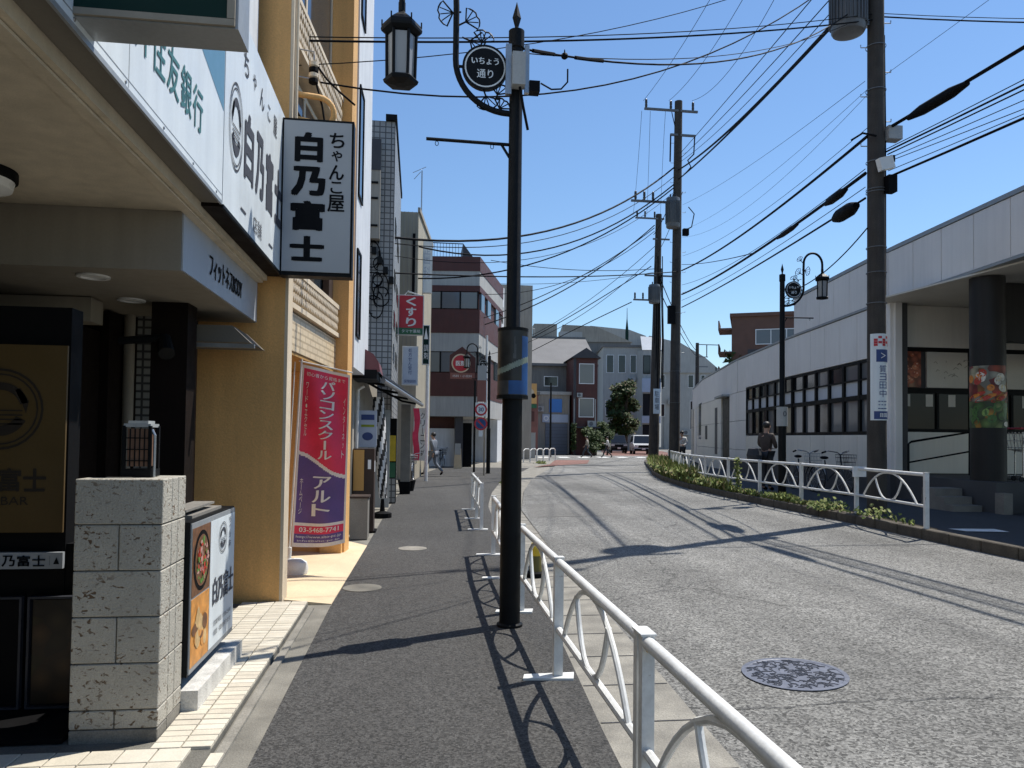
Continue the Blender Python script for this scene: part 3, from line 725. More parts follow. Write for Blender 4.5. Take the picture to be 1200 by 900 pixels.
# ------------------------------------------------------------------ ochre building
# local frame: x runs along the street facade (away), y into the building
OA = math.atan2(10.5-7.11, -.93+1.25)
ob = thing('ochre_building', 'narrow ochre rendered building with cream tile band beside the school flag', 'building', (-1.25, 7.11, 0), OA)
L_ = math.hypot(3.39, .32)
D = 5.0
MB().bb((.0, .0, 0), (.26, D, 11)).build('side_wall', 'ochre', ob, world=False)
MB().bb((.002, -.03, 0), (.16, -.001, 11)).build('pilaster', 'cream_trim', ob, world=False)
MB().bb((.30, -.03, 11.0), (L_, D, 11.2)).build('roof', 'grey_roof', ob, world=False)
MB().bb((L_-.32, -.005, 0), (L_, D, 11)).build('side_wall', 'ochre', ob, world=False)
MB().bb((L_-.42, .02, 0), (L_-.322, .3, 2.40)).build('pilaster', 'ochre', ob, world=False)
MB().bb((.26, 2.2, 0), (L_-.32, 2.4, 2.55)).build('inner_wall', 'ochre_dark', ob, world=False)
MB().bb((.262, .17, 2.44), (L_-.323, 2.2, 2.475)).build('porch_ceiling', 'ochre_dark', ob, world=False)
MB().bb((.27, 2.16, .05), (1.5, 2.199, 2.1)).build('door', 'brown_wood', ob, world=False)
tb_ = MB().bb((.262, .16, 2.48), (L_-.322, .40, 2.88)); o = tb_.build('tile_band', 'tile_ochre', ob, world=False)
def grille(z0, z1, nm='grille'):
    """Pierced screen band of small upright lozenge tiles between two cream rails."""
    m = MB().bb((.262, .19, z0), (L_-.322, .36, z1)).bb((.262, .11, z0-.035), (L_-.322, .185, z0+.02)).bb((.262, .11, z1-.02), (L_-.322, .185, z1+.035))
    gr = m.build(nm, 'cream_trim', ob, world=False)
    k = MB(); nn = 34; hh = (z1-z0-.06)/3
    for j in range(3):
        for i in range(nn):
            xx = .30+(L_-.68)*(i+.5*(j % 2))/nn; zc = z0+.04+hh*(j+.5)
            k.prism([(xx, .115, zc-hh*.46), (xx+.036, .115, zc), (xx, .115, zc+hh*.46), (xx-.036, .115, zc)], (0, .074, 0))
    k.build('lozenge_tile', 'grille_tile', gr, world=False, kind='stuff'); return gr
grille(2.94, 3.30)
window(ob, .30, L_-.36, 3.36, 5.55, .30, 2, 'cream_trim', 'glass_sky', .06)
grille(5.68, 6.14)
window(ob, .30, L_-.36, 6.2, 8.3, .30, 2, 'cream_trim', 'glass_sky', .06)
grille(8.4, 8.9)
MB().bb((.262, .18, 8.95), (L_-.322, .4, 11)).build('upper_wall', 'ochre', ob, world=False)
MB().bb((L_-.66, .19, 3.36), (L_-.42, .27, 5.5)).build('shutter_slab', 'brown_wood', ob, world=False)
mb = MB()
mb.tube([(.06, -.05, 4.2), (.06, -.05, 6.2)], .016, 8)
mb.build('service_conduit', 'cream_trim', ob, world=False)
lab = ['upper curved ochre wall bracket above the white projecting sign', 'lower smaller curved ochre wall bracket above the white projecting sign']
for i, (zb, rad, ln) in enumerate(((4.86, .14, .22), (4.62, .10, .12))):
    br = thing('wall_bracket', lab[i], 'bracket', (-1.22, 7.22, zb))
    pth = [(0, 0, 0), (ln, .05, 0)]+[(ln+rad*math.sin(a), .05+.02*a, -rad+rad*math.cos(a)) for a in [R(20*k) for k in range(1, 9)]]
    MB().tube(pth, .028, 10).build('arm', 'ochre', br, world=False, smooth=True)
ins = thing('wall_insulator', 'banded black and cream insulator with cable loop on ochre facade', 'insulator', (-1.06, 7.3, 5.0))
mb = MB(); 
for k in range(4): mb.mi(k % 2).lathe([(.028, k*.055), (.045, k*.055+.01), (.045, k*.055+.045), (.028, k*.055+.054)], (0, 0, 0), 12)
mb.build('body', ['near_black', 'cream_trim'], ins, world=False)
MB().tube([(-.16, -.04, .05), (-.05, -.01, .05), (0, 0, .05)], .006, 6).tube([(.0, 0, .24), (.0, 0, .32), (-.14, -.03, .32)], .006, 6).build('bracket', 'steel', ins, world=False)
MB().tube([(.02, 0, .2), (.12, .05, .08), (.22, .15, .02), (.36, .4, .0)], .011, 6).tube([(.03, 0, 0), (.09, 0, -.22), (.12, .02, -.42), (.16, .05, -.5), (.24, .1, -.5), (.27, .12, -.42)], .010, 6).tube([(-.17, 0, -.25), (-.06, 0, -.42), (.0, .0, -.5)], .013, 6).build('cable', 'cable', ins, world=False, smooth=True)

# ------------------------------------------------------------------ nobori flag of the computer school
nb = thing('school_flag', 'tall red and purple banner flag with white lettering on a weighted pole', 'flag', (-1.36, 8.5, .05))
P0, P1 = Vector((-1.40, 8.5, .22)), Vector((-1.30, 8.5, 2.44))
MB().cyl(P0, P1, .012, n=8).cyl(P1+Vector((-.03, 0, -.02)), (-.74, 8.5, 2.30), .008, n=8).cyl(P0+Vector((-.045, .01, .3)), P1+Vector((-.075, .01, -.03)), .008, n=8).build('pole', 'white_metal', nb, smooth=True)
def flagpt(u, v):
    a = Vector((-1.37, 8.5, .36)).lerp(Vector((-1.285, 8.5, 2.38)), v); b = Vector((-.79, 8.5, .40)).lerp(Vector((-.765, 8.5, 2.27)), v)
    p = a.lerp(b, u); s_ = math.sin(u*3.1)*math.sin(v*2.2+.5)
    p.y += .05*math.sin(u*5+v*4)*s_+.03*math.sin(v*11+u*6)*s_ - .02
    p.z -= .03*math.sin(u*math.pi)*(1-v) 
    return p
vd = lambda u: .455+.06*math.sin((u-.5)*math.pi)*-1
def cell(nu, nv):
    mb = MB(); vs = [flagpt(i/nu, j/nv) for j in range(nv+1) for i in range(nu+1)]
    fs = []; 
    for j in range(nv):
        for i in range(nu):
            u, v = (i+.5)/nu, (j+.5)/nv; dv = v-vd(u)
            k = 1 if dv > .011 else (0 if dv > -.011 else (2 if v > .135 else (0 if v > .118 else (1 if v > .072 else 2))))
            if u < .035 or u > .965 or v < .02 or v > .985: k = 0
            mb.k = k; mb.f.append((j*(nu+1)+i, j*(nu+1)+i+1, (j+1)*(nu+1)+i+1, (j+1)*(nu+1)+i)); mb.m.append(k)
    mb.v = [tuple(v) for v in vs]; return mb
mb = cell(56, 180); fo = mb.build('cloth', ['white_cloth', 'red_cloth', 'purple_cloth'], nb, smooth=True)
def flagtext(mb, s, u, v, du, dv, bold=.0, vert=True):
    tmp = MB()
    (vtext if vert else text)(tmp, s, (u*.55, 0, v*2), X, Z, du*.55, dv*2) if not vert else vtext(tmp, s, (u*.55, 0, v*2), X, Z, du*.55, dv*2)
    vs = []
    for p in tmp.v:
        q = flagpt(min(max(p[0]/.55, 0), 1), min(max(p[2]/2, 0), 1)); q.y -= .006; vs.append(q)
    mb.add(vs, tmp.f)
    if bold:
        mb.add([q+Vector((bold, -.0003, bold*.5)) for q in vs], tmp.f); mb.add([q+Vector((-bold, -.0006, 0)) for q in vs], tmp.f)
mb = MB()
flagtext(mb, 'パソコンスクール', .55, .715, .27, .45, .004); flagtext(mb, 'アルト', .52, .285, .34, .23, .006)
flagtext(mb, 'ワード・エクセル', .13, .76, .055, .30); flagtext(mb, 'インターネット', .90, .68, .045, .36); flagtext(mb, 'ホームページ', .12, .28, .06, .20)
flagtext(mb, '初心者から資格まで', .5, .955, .8, .022, vert=False); flagtext(mb, '03-5468-7741', .5, .096, .75, .026, .001, vert=False); flagtext(mb, 'http://www.alto-pc.jp', .5, .055, .85, .018, vert=False); flagtext(mb, 'info@alto-pc.jp', .5, .034, .8, .013, vert=False)
mb.build('lettering', 'white_ink', nb)
fb = MB().lathe([(.02, .20), (.10, .19), (.155, .15), (.17, .08), (.16, .01), (.001, .0)], (0, 0, 0), 20, cap=False)
fb.v = [(x*1.05, y*.7, z*.9) for x, y, z in fb.v]; fb.build('weight', 'white_metal', nb, world=False, smooth=True)
MB().cyl((-.035, 0, .16), (-.03, 0, .3), .025, n=10).build('socket', 'white_metal', nb, world=False)

# ------------------------------------------------------------------ white slim building
wb = thing('white_building', 'tall slim white building with one narrow dark window past ochre facade', 'building', (-.925, 10.53, 0), R(88))
MB().bb((0, -.02, 2.55), (1.9, 5, 12)).bb((0.02, .25, 0), (1.9, 5, 2.55)).build('wall', 'white_wall', wb, world=False)
window(wb, .1, .55, 3.0, 4.25, -.022, 1, 'frame_black', 'glass', .04); window(wb, .1, .6, 5.0, 6.6, -.022, 1, 'frame_black', 'glass', .04); window(wb, .1, .6, 7.6, 9.2, -.022, 1, 'frame_black', 'glass', .04)

# ------------------------------------------------------------------ grey tiled tower (wall facing the viewer, side on the street)
tt = thing('tiled_tower', 'slim grey tiled building with loose cables on its wall beyond the awning', 'building', (-1.4, 19.3, 0))
MB().bb((-9, 19.3, 0), (-.72, 25.5, 9.75)).build('wall', 'tile_grey', tt)
MB().bb((-.717, 19.303, 0), (-.70, 25.5, 9.75)).build('street_wall', 'tile_grey_side', tt)
MB().bb((-.95, 19.2, 9.752), (-.66, 25.6, 9.9)).build('parapet', 'frame_black', tt)
MB().bb((-4.0, 19.0, 6.6), (-1.05, 19.296, 9.15)).build('stair_block', 'beige_wall', tt)
MB().bb((-4.0, 18.985, 8.35), (-1.04, 18.999, 9.15)).build('slate_band', 'dark_slate', tt)
for z_ in (6.9, 7.6, 8.0): MB().bb((-2.6, 18.97, z_), (-1.1, 18.998, z_+.05)).build('rail', 'frame_black', tt)
MB().bb((-1.36, 18.95, 6.6), (-1.33, 18.995, 8.5)).build('drain_pipe', 'frame_black', tt)
for z_ in (3.6, 4.5, 5.6, 7.0): MB().bb((-.699, 20.0, z_), (-.68, 20.9, z_+.45)).bb((-.699, 22.0, z_), (-.68, 23.4, z_+.45)).build('slot_window', 'glass', tt)
cc = thing('cable_cluster', 'tangled cable loops and clamps fixed on the grey tiled wall', 'cable cluster', (-1.1, 19.25, 6.2))
mb = MB(); rz_ = random.Random(8)
for k in range(13):
    a = Vector((rz_.uniform(-1.3, -.85), 19.24, rz_.uniform(5.2, 6.9))); b = Vector((rz_.uniform(-1.4, -.75), 19.18, a.z-rz_.uniform(.3, 1.1)))
    rx_, rz2 = rz_.uniform(.10, .26), rz_.uniform(.15, .38); g0 = rz_.random()*6.28; mb.tube([(a.x+rx_*math.cos(g0+.33*j), 19.2+.03*math.sin(j), a.z-.3+rz2*math.sin(g0+.33*j)) for j in range(rz_.randrange(9, 19))], .016, 5)
mb.build('loops', 'cable', cc)
mb = MB()
for k in range(5): mb.bb((-1.4+.15*k, 19.1, 6.5-.25*k), (-1.28+.15*k, 19.29, 6.66-.25*k))
mb.build('clamps', 'black_metal', cc)

# ------------------------------------------------------------------ low shop with the dark awning
aw = thing('awning_shop', 'low shop with maroon hood and long dark awning over the pavement', 'shop', (-1.5, 13, 0))
MB().bb((-6, 12.2, 0), (-1.05, 19.25, 3.0)).build('wall', 'beige_wall', aw)
MB().bb((-6, 12.15, 3.003), (-1.0, 19.2, 3.1)).build('roof', 'grey_roof', aw)
hd = MB(); n = 8
prof = [(0, .42), (.10, .41), (.22, .34), (.30, .22), (.33, .06)]
hd.add([(-1.02+q, y_, 2.58+h_) for y_ in (11.95, 12.9) for q, h_ in prof], [(i, i+1, 6+i, 5+i) for i in range(4)]+[(0, 5, 6+0, 1)][:0]); hd.add([(-1.02+q, 11.95, 2.58+h_) for q, h_ in prof]+[(-1.02, 11.95, 2.64)], [(0, 1, 2, 3, 4, 5)])
hd.v = [(x+.08, y, z-.03) for x, y, z in hd.v]; hd.build('hood', 'maroon_awning', aw)
MB().bb((-1.04, 11.94, 2.50), (-.66, 12.92, 2.64)).build('hood_valance', 'frame_black', aw)
F0, F1 = (-.62, 12.75, 2.56), (.08, 20.2, 2.46)
MB().prism([(F0[0], F0[1], F0[2]), (F1[0], F1[1], F1[2]), (-.6, 20.2, 2.95), (-1.1, 12.75, 2.97)], (0, 0, .06)).build('awning', 'frame_black', aw)
MB().tube([Vector(F0)+Vector((.02, 0, -.03)), Vector(F1)+Vector((.02, 0, -.03))], .045, 8).build('awning_bar', 'steel', aw)
MB().prism([(F0[0]+.01, F0[1], F0[2]-.25), (F1[0]+.01, F1[1], F1[2]-.2), (F1[0]+.01, F1[1], F1[2]-.06), (F0[0]+.01, F0[1], F0[2]-.06)], (-.02, 0, 0)).build('valance', 'near_black', aw) if 0 else None
for t_ in (.05, .3, .55, .8):
    p = Vector(F0).lerp(Vector(F1), t_); MB().tube([p+Vector((0, 0, -.08)), p+Vector((-.35, 0, -.02)), p+Vector((-.6, 0, .12))], .025, 6).build('awning_arm', 'black_metal', aw)
MB().tube([(-1.02, 12.6, 1.2), (-1.0, 12.55, 2.35), (-.9, 12.55, 2.42)], .03, 8).build('drain_pipe', 'white_metal', aw)
MB().bb((-1.04, 16.2, .05), (-.60, 16.27, 2.15)).build('door_panel', 'box_grey', aw)
MB().bb((-.46, 20.4, .02), (-.20, 20.7, 2.45)).build('wall_post', 'step_stone', aw); MB().bb((-.47, 20.39, .02), (-.19, 20.71, .35)).build('post_base', 'near_black', aw)
nbx = thing('notice_board', 'small pale poster board on the shop front above a timber box', 'notice board', (-.95, 12.9, 1.4))
MB().bb((-1.0, 12.85, 1.40), (-.70, 12.89, 2.02)).build('board', 'pale_blue', nbx)
mb = MB(); mb.mi(0).disc((-.85, 12.847, 1.58), X, Z, .09, .07); mb.mi(1).bb((-.96, 12.844, 1.74), (-.74, 12.847, 1.78)); mb.mi(0).bb((-.96, 12.844, 1.86), (-.74, 12.847, 1.95)); mb.build('print', ['navy_print', 'lime_green'], nbx)
bx = thing('timber_box', 'weathered grey timber box standing at the corner of ochre building', 'box', (-.95, 11.6, 0))
MB().bb((-1.0, 11.5, .02), (-.74, 11.9, .64)).build('body', 'step_stone', bx)
MB().bb((-1.01, 11.48, .64), (-.72, 11.92, .67)).build('lid', 'brown_wood', bx)
cab = thing('cabinet', 'tall brown wooden cabinet with small white notices outside the awning shop', 'cabinet', (-.8, 12.6, 0))
MB().bb((-1.04, 12.3, .04), (-.70, 12.7, 1.38)).build('body', 'brown_wood', cab)
MB().bb((-1.03, 12.285, .7), (-.86, 12.298, 1.36)).build('front_panel', 'ochre_dark', cab)
MB().bb((-.699, 12.38, 1.0), (-.695, 12.52, 1.18)).bb((-.80, 12.292, 1.05), (-.75, 12.298, 1.2)).build('notice', 'white_ink', cab)
MB().bb((-1.04, 12.32, 0), (-.66, 12.7, .04)).build('base', 'near_black', cab)
mb = MB(); n = 40
cu = thing('striped_curtain', 'twisted hanging shop curtain with black and white diagonal stripes', 'curtain', (-.72, 14.6, .3))
for j in range(48):
    for i in range(24):
        def cp_(i, j):
            v = j/48; half = .11*(1-.35*v)*(1+.3*math.sin(v*3)); cx = -.78+.13*v
            a = i/24*2*math.pi; return (cx+half*math.cos(a), 14.6+half*.8*math.sin(a)+.02*math.sin(a*4+v*9), 2.34-v*1.95)
        mb.k = (i/24*5+j*.085) % 1 > .5; o_ = len(mb.v); mb.v += [cp_(i, j), cp_(i, j+1), cp_(i+1, j+1), cp_(i+1, j)]; mb.f.append((o_, o_+1, o_+2, o_+3)); mb.m.append(int(mb.k))
mb.build('cloth', ['stripe_black', 'white_cloth'], cu)
MB().lathe([(.18, 0), (.18, .08), (.05, .12), (.03, .35)], (-.66, 14.6, .02), 14).build('weight', 'near_black', cu)
vd_ = thing('vending_box', 'narrow black vending box with yellow and green panels past the curtain', 'vending box', (-.75, 17.9, 0))
MB().bb((-.82, 17.6, .02), (-.50, 18.1, 2.0)).build('body', 'near_black', vd_)
MB().bb((-.81, 17.585, 1.0), (-.51, 17.598, 1.6)).build('yellow_panel', 'yellow_plastic', vd_); MB().bb((-.81, 17.585, .62), (-.51, 17.598, .97)).build('green_panel', 'green_ink', vd_)
MB().bb((-.81, 17.585, .04), (-.51, 17.598, .6)).build('tile_base', 'tile_grey', vd_)
bn = thing('planter_tub', 'dark tub with white trim just past the brown shop post', 'planter', (-.3, 21.6, 0))
MB().lathe([(.2, 0), (.26, .3), (.24, .32), (.001, .30)], (-.3, 21.6, .02), 16, cap=False).build('tub', 'near_black', bn); MB().lathe([(.07, .3), (.08, .75), (.03, .95)], (-.36, 21.5, .02), 10).build('stump', 'white_ink', bn)

# ------------------------------------------------------------------ beige building with the pharmacy sign
bg_ = thing('beige_building', 'beige panelled building with a red pharmacy sign beside tiled tower', 'building', (-1, 27, 0))
MB().add([(-8, 27.25, 0), (-.1, 27.25, 0), (.50, 33.2, 0), (-8, 33.2, 0), (-8, 27.25, 9.8), (-.1, 27.25, 9.8), (.50, 33.2, 10.0), (-8, 33.2, 10)], [(0, 1, 5, 4), (1, 2, 6, 5), (2, 3, 7, 6), (4, 5, 6, 7), (3, 0, 4, 7)]).build('wall', 'beige_panel', bg_)
for k in range(6): MB().bb((-.9+.14*k, 27.22, 4.2), (-.87+.14*k, 27.248, 9.8)).build('panel_seam', 'beige_wall', bg_)
MB().bb((-.30, 27.2, 5.4), (-.20, 27.249, 9.0)).build('drain_pipe', 'near_black', bg_)
MB().prism([(-.13, 27.2, 9.81), (-.04, 27.2, 9.81), (.56, 33.2, 10.01), (.47, 33.2, 10.01)], (0, 0, .16)).build('parapet', 'beige_wall', bg_)
for i, z_ in enumerate((3.2, 6.0)):
    MB().add([(.0+.012, 28.4, z_), (.0+.2, 30.2, z_), (.0+.2, 30.2, z_+1.3), (.012, 28.4, z_+1.3)], [(0, 1, 2, 3)]) 
ann = thing('roof_aerial', 'thin roof aerial on top of beige panelled building', 'aerial', (.1, 28.5, 9.9))
MB().cyl((.0, 28.5, 9.8), (.0, 28.5, 11.8), .025, n=6).cyl((-.35, 28.5, 11.7), (.15, 28.5, 11.95), .012, n=6).cyl((-.3, 28.5, 11.45), (-.05, 28.5, 11.75), .012, n=6).build('mast', 'steel', ann)
def psign(name, label, x0, x1, y, z0, z1, m, dep=.16, frame='white_metal'):
    t = thing(name, label, 'sign', ((x0+x1)/2, y, z0)); MB().bb((x0, y, z0), (x1, y+dep, z1)).build('case', frame, t)
    MB().bb((x0+.03, y-.012, z0+.03), (x1-.03, y-.001, z1-.03)).build('face', m, t); return t
t = psign('pharmacy_sign', 'red vertical pharmacy sign with white hiragana and green foot strip', -.69, .13, 24.2, 4.86, 6.17, 'red_sign')
MB().bb((-.66, 24.18, 4.88), (.10, 24.187, 5.09)).build('green_strip', 'green_ink', t)
chars(t, 'white_ink', [(q, (-.28, 24.186, 5.95-.335*i), .33, .29) for i, q in enumerate('くすり')], X, Z, .04)
b2 = MB(); text(b2, 'タマヤ薬局', (-.28, 24.178, 4.985), X, Z, .6, .11); b2.build('lettering', 'white_ink', t)
MB().tube([(-.5, 24.28, 6.17), (-.4, 24.28, 6.3), (.02, 24.28, 6.17)], .02, 6).build('bracket', 'steel', t)
t = psign('blue_notice', 'pale blue notice panel hanging under the red pharmacy sign', -.57, -.03, 25.2, 3.3, 4.62, 'pale_blue')
mb = MB(); vtext(mb, '処方せん受付', (-.3, 25.186, 4.1), X, Z, .12, .9); text(mb, '保険調剤', (-.3, 25.186, 3.43), X, Z, .4, .11); mb.build('lettering', 'navy_print', t)
t = psign('green_tower_sign', 'dark green vertical sign on a white pole with white symbols', .10, .36, 26.2, 4.1, 5.5, 'green_sign')
mb = MB(); mb.add([(.16, 26.186, 5.0), (.30, 26.186, 5.0), (.23, 26.186, 5.4)], [(0, 1, 2)]); vtext(mb, '調剤', (.23, 26.186, 4.55), X, Z, .15, .55); mb.build('lettering', 'white_ink', t)
MB().cyl((.30, 26.3, 0), (.30, 26.3, 4.1), .06, n=10).build('pole', 'white_metal', t)
t = psign('roof_sign', 'white lit panel sign high on the beige panelled building', .04, .46, 29.2, 7.2, 9.3, 'sign_white'); mb = MB(); vtext(mb, '歯科', (.25, 29.185, 8.3), X, Z, .26, 1.3); mb.build('lettering', 'pale_blue', t)
nf = thing('shop_flag', 'small red and white shop banner flag by the pavement edge', 'flag', (.0, 25.6, 0), 0)
MB().cyl((-.18, 25.6, 0), (-.12, 25.6, 2.6), .015, n=6).build('pole', 'white_metal', nf)
mb = MB()
for j in range(10):
    for i in range(4):
        q = lambda i, j: (-.16+.10*i+.03*math.sin(j), 25.6-.25*i*.3+.03*math.sin(j*1.3+i), .76+.178*j)
        o_ = len(mb.v); mb.v += [q(i, j), q(i+1, j), q(i+1, j+1), q(i, j+1)]; mb.f.append((o_, o_+1, o_+2, o_+3)); mb.m.append(1 if i < 2 else 0)
mb.build('cloth', ['white_cloth', 'red_cloth'], nf)
mb = MB(); vtext(mb, 'クリーニング', (.15, 25.22, 1.65), X, Z, .14, 1.5); mb.build('lettering', 'black_ink', nf)
bk_ = thing('flag_base', 'dark bicycle parked against the shop beside the small flag', 'bicycle', (.15, 27.2, 0)) if 0 else None

# ------------------------------------------------------------------ dark red and white building across the side street
rd = thing('dark_red_building', 'four storey dark red and white banded building at the side street corner', 'building', (1.5, 38, 0))
A0, A1, A2 = Vector((.1, 38.25)), Vector((3.03, 37.9)), Vector((5.1, 45.5))
def skinbox(poly, z0, z1, m, name, par, grow=0):
    pts = [Vector(p) for p in poly]; c = sum(pts, Vector((0, 0)))/len(pts)
    pts = [p+(p-c).normalized()*grow for p in pts]
    return MB().prism([(p.x, p.y, z0) for p in pts], (0, 0, z1-z0)).build(name, m, par)
base = [A0, A1, A2, Vector((-3, 48)), Vector((-6, 39))]
bands = [(2.62, 3.65, 'pale_wall'), (3.65, 4.85, 'maroon'), (4.85, 5.95, 'glass_w'), (5.95, 6.90, 'pale_wall'), (6.90, 8.12, 'maroon'), (8.12, 9.05, 'glass_w'), (9.05, 9.35, 'maroon'), (9.35, 10.1, 'pale_wall'), (10.1, 10.85, 'maroon')]
for z0, z1, m in bands:
    if m == 'glass_w':
        wl = skinbox(base, z0+.002, z1-.002, 'maroon', 'window_band', rd, -.12)
        xs = [.15, 1.08, 2.05, 2.95]
        for i in range(3):
            a, b = A0.lerp(A1, (xs[i]-.1)/2.93), A0.lerp(A1, (xs[i+1]-.1)/2.93)
            q = MB().prism([(a.x+.04, a.y-.03, z0+.05), (b.x-.04, b.y-.03, z0+.05), (b.x-.04, b.y-.03, z1-.05), (a.x+.04, a.y-.03, z1-.05)], (0, .05, 0)).build('pane', 'glass_curtain' if i != 1 else 'glass_pale', rd)
            MB().bb((b.x-.04, b.y-.05, z0+.004), (b.x+.04, b.y+.04, z1-.004)).build('mullion', 'frame_black', rd)
        d_ = (A2-A1).normalized()
        for t0, t1 in ((.5, 1.4), (2.4, 3.4), (5.2, 6.2)):
            a, b = A1+d_*t0, A1+d_*t1; MB().prism([(a.x-.1, a.y, z0+.02), (b.x-.1, b.y, z0+.02), (b.x-.1, b.y, z1), (a.x-.1, a.y, z1)], (.12, 0, 0)).build('pane', 'glass', rd)
    else: skinbox(base, z0, z1, m, 'wall_band', rd, .0 if m != 'maroon' else .03)
# ground floor set back under the upper storeys
MB().bb((-6, 39.4, 0), (2.2, 45, 2.61)).build('ground_wall', 'pale_wall', rd); MB().bb((1.9, 38.3, 0), (2.3, 38.8, 2.61)).build('corner_post', 'dark_slate', rd); MB().bb((.0, 39.32, 2.0), (1.9, 39.39, 2.6)).build('lintel', 'maroon', rd)
MB().bb((.2, 38.9, .02), (1.9, 39.0, 2.0)).build('low_wall', 'white_wall', rd)
MB().bb((2.35, 38.9, 0), (2.8, 39.2, 2.3)).build('doorway', 'near_black', rd)
rl = MB()
for k in range(12): rl.bb((.2+.16*k, 38.8, 10.86), (.22+.16*k, 38.83, 11.7))
rl.bb((.2, 38.8, 11.7), (2.2, 38.84, 11.74)).build('roof_railing', 'frame_black', rd)
MB().add([(2.2, 38.8, 10.86), (2.9, 38.9, 10.86), (2.2, 40.8, 10.86), (2.2, 38.8, 11.75), (2.2, 40.8, 11.75)], [(0, 1, 3), (1, 2, 4, 3), (0, 3, 4, 2)]).build('stair_head', 'dark_slate', rd)
dp = MB().cyl((3.5, 38.6, 2.6), (3.5, 38.6, 6.9), .06, n=8).build('drain_pipe', 'white_metal', rd)
af = thing('pavement_sign', 'small cream folding sign standing before the dark red building', 'sign', (2.0, 36.4, 0))
MB().prism([(1.75, 36.3, .02), (2.15, 36.3, .02), (2.1, 36.3, 1.0), (1.8, 36.3, 1.0)], (0, .05, .0)).build('panel', 'cream_paving', af); MB().bb((1.8, 36.28, .7), (2.08, 36.298, 1.25)).build('header', 'box_grey', af)
wt = thing('white_tower', 'narrow bright white building behind the dark red corner building', 'building', (6, 50, 0))
MB().add([(4.9, 46, 0), (5.75, 50.5, 0), (2, 54, 0), (0, 47, 0), (4.9, 46, 11.2), (5.75, 50.5, 11.8), (2, 54, 11.8), (0, 47, 11.2)], [(0, 1, 5, 4), (1, 2, 6, 5), (2, 3, 7, 6), (3, 0, 4, 7), (4, 5, 6, 7)]).build('wall', 'white_wall', wt)
for z_ in (4.2, 6.6, 9.0): MB().prism([(5.16, 47.2, z_), (5.4, 48.4, z_), (5.4, 48.4, z_+1.1), (5.16, 47.2, z_+1.1)], (.06, -.01, 0)).build('window', 'glass', wt)
bt = thing('beige_tower', 'tall narrow beige building seen behind the near lamp post', 'building', (8, 56, 0))
MB().bb((2, 53, 0), (8.1, 62, 12.6)).build('wall', 'beige_wall', bt)
for z_ in (7.5, 10): MB().bb((8.1, 55, z_), (8.13, 57, z_+1.4)).build('window', 'glass', bt)

# ------------------------------------------------------------------ the supermarket at the right
FAC = [(9.2, -8), (9.62, 4.0), (10.28, 11.5), (10.66, 15.89), (11.57, 22.2), (12.8, 28.8), (15.2, 38.4), (17.6, 46.1), (19.2, 49.0), (21.5, 50.6)]
cum = [0]
for (x0, y0), (x1, y1) in zip(FAC, FAC[1:]): cum.append(cum[-1]+math.hypot(x1-x0, y1-y0))
def fac(s):
    s = min(max(s, 0), cum[-1]-1e-6)
    for i in range(len(cum)-1):
        if s <= cum[i+1]:
            t = (s-cum[i])/(cum[i+1]-cum[i]); (x0, y0), (x1, y1) = FAC[i], FAC[i+1]
            return Vector((x0+(x1-x0)*t, y0+(y1-y0)*t)), math.atan2(y1-y0, x1-x0)
def s_at_y(y):
    for i in range(len(cum)-1):
        if y <= FAC[i+1][1]: return cum[i]+(cum[i+1]-cum[i])*(y-FAC[i][1])/(FAC[i+1][1]-FAC[i][1])
    return cum[-1]
sm = thing('supermarket', 'long low grey panelled store curving along the right side of road', 'building', (12, 15, 0))
def wallrun(name, m, s0, s1, z0, z1, step, inset=0., th=.12, gap=.018, par=None, sub=None):
    n = max(1, round((s1-s0)/step)); w_ = (s1-s0)/n
    for i in range(n):
        c, a = fac(s0+(i+.5)*w_); nrm = Vector((math.sin(a), -math.cos(a)))  # towards the building
        p = c+nrm*(inset+th/2)
        pbox(name, par or sm, m, (p.x, p.y, (z0+z1)/2), (round(w_-gap, 3), th, round(z1-z0-gap, 3)), a, .004)
SC = s_at_y(15.6)       # the corner of the recess
ST = s_at_y(21.6)        # end of the tall fascia
SE = cum[-1]
# core wall just behind the panels
def curtain(name, m, s0, s1, z0, z1, inset, n=24):
    mb = MB(); vs = []
    for i in range(n+1):
        c, a = fac(s0+(s1-s0)*i/n); nrm = Vector((math.sin(a), -math.cos(a))); p = c+nrm*inset; q = c+nrm*(inset+.25)
        vs += [(p.x, p.y, z0), (q.x, q.y, z0), (q.x, q.y, z1), (p.x, p.y, z1)]
    fs = [(4*i+k, 4*i+(k+1) % 4, 4*i+4+(k+1) % 4, 4*i+4+k) for i in range(n) for k in range(4)]+[(0, 1, 2, 3), tuple(4*n+k for k in (3, 2, 1, 0))]
    return mb.add(vs, fs).build(name, m, sm)
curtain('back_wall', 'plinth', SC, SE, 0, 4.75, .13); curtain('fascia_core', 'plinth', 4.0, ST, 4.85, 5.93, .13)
curtain('plinth', 'plinth', SC, s_at_y(30), .0, .86, -.03)
wallrun('fascia_panel', 'clad', 4.0, ST, 4.86, 5.94, 1.0)
curtain('parapet_cap', 'sign_edge', 4.0, ST, 5.945, 6.03, -.02); curtain('eave_trim', 'sign_edge', 4.0, ST, 4.80, 4.855, -.03)
W0, W1 = s_at_y(16.3), s_at_y(27.2)
wallrun('wall_panel', 'clad', SC, W0, .87, 4.79, .55)
wallrun('wall_panel', 'clad', W0, W1, 3.60, 4.79, .98); wallrun('wall_panel', 'clad_warm', W0, W1, .87, 1.76, .98)
for z0, z1 in ((.2, 1.2), (1.2, 2.35), (2.35, 3.5)): wallrun('wall_panel', 'clad', W1, s_at_y(30.2), z0, z1, 1.6); wallrun('wall_panel', 'clad_warm', s_at_y(32.3), SE, z0, z1, 2.4)
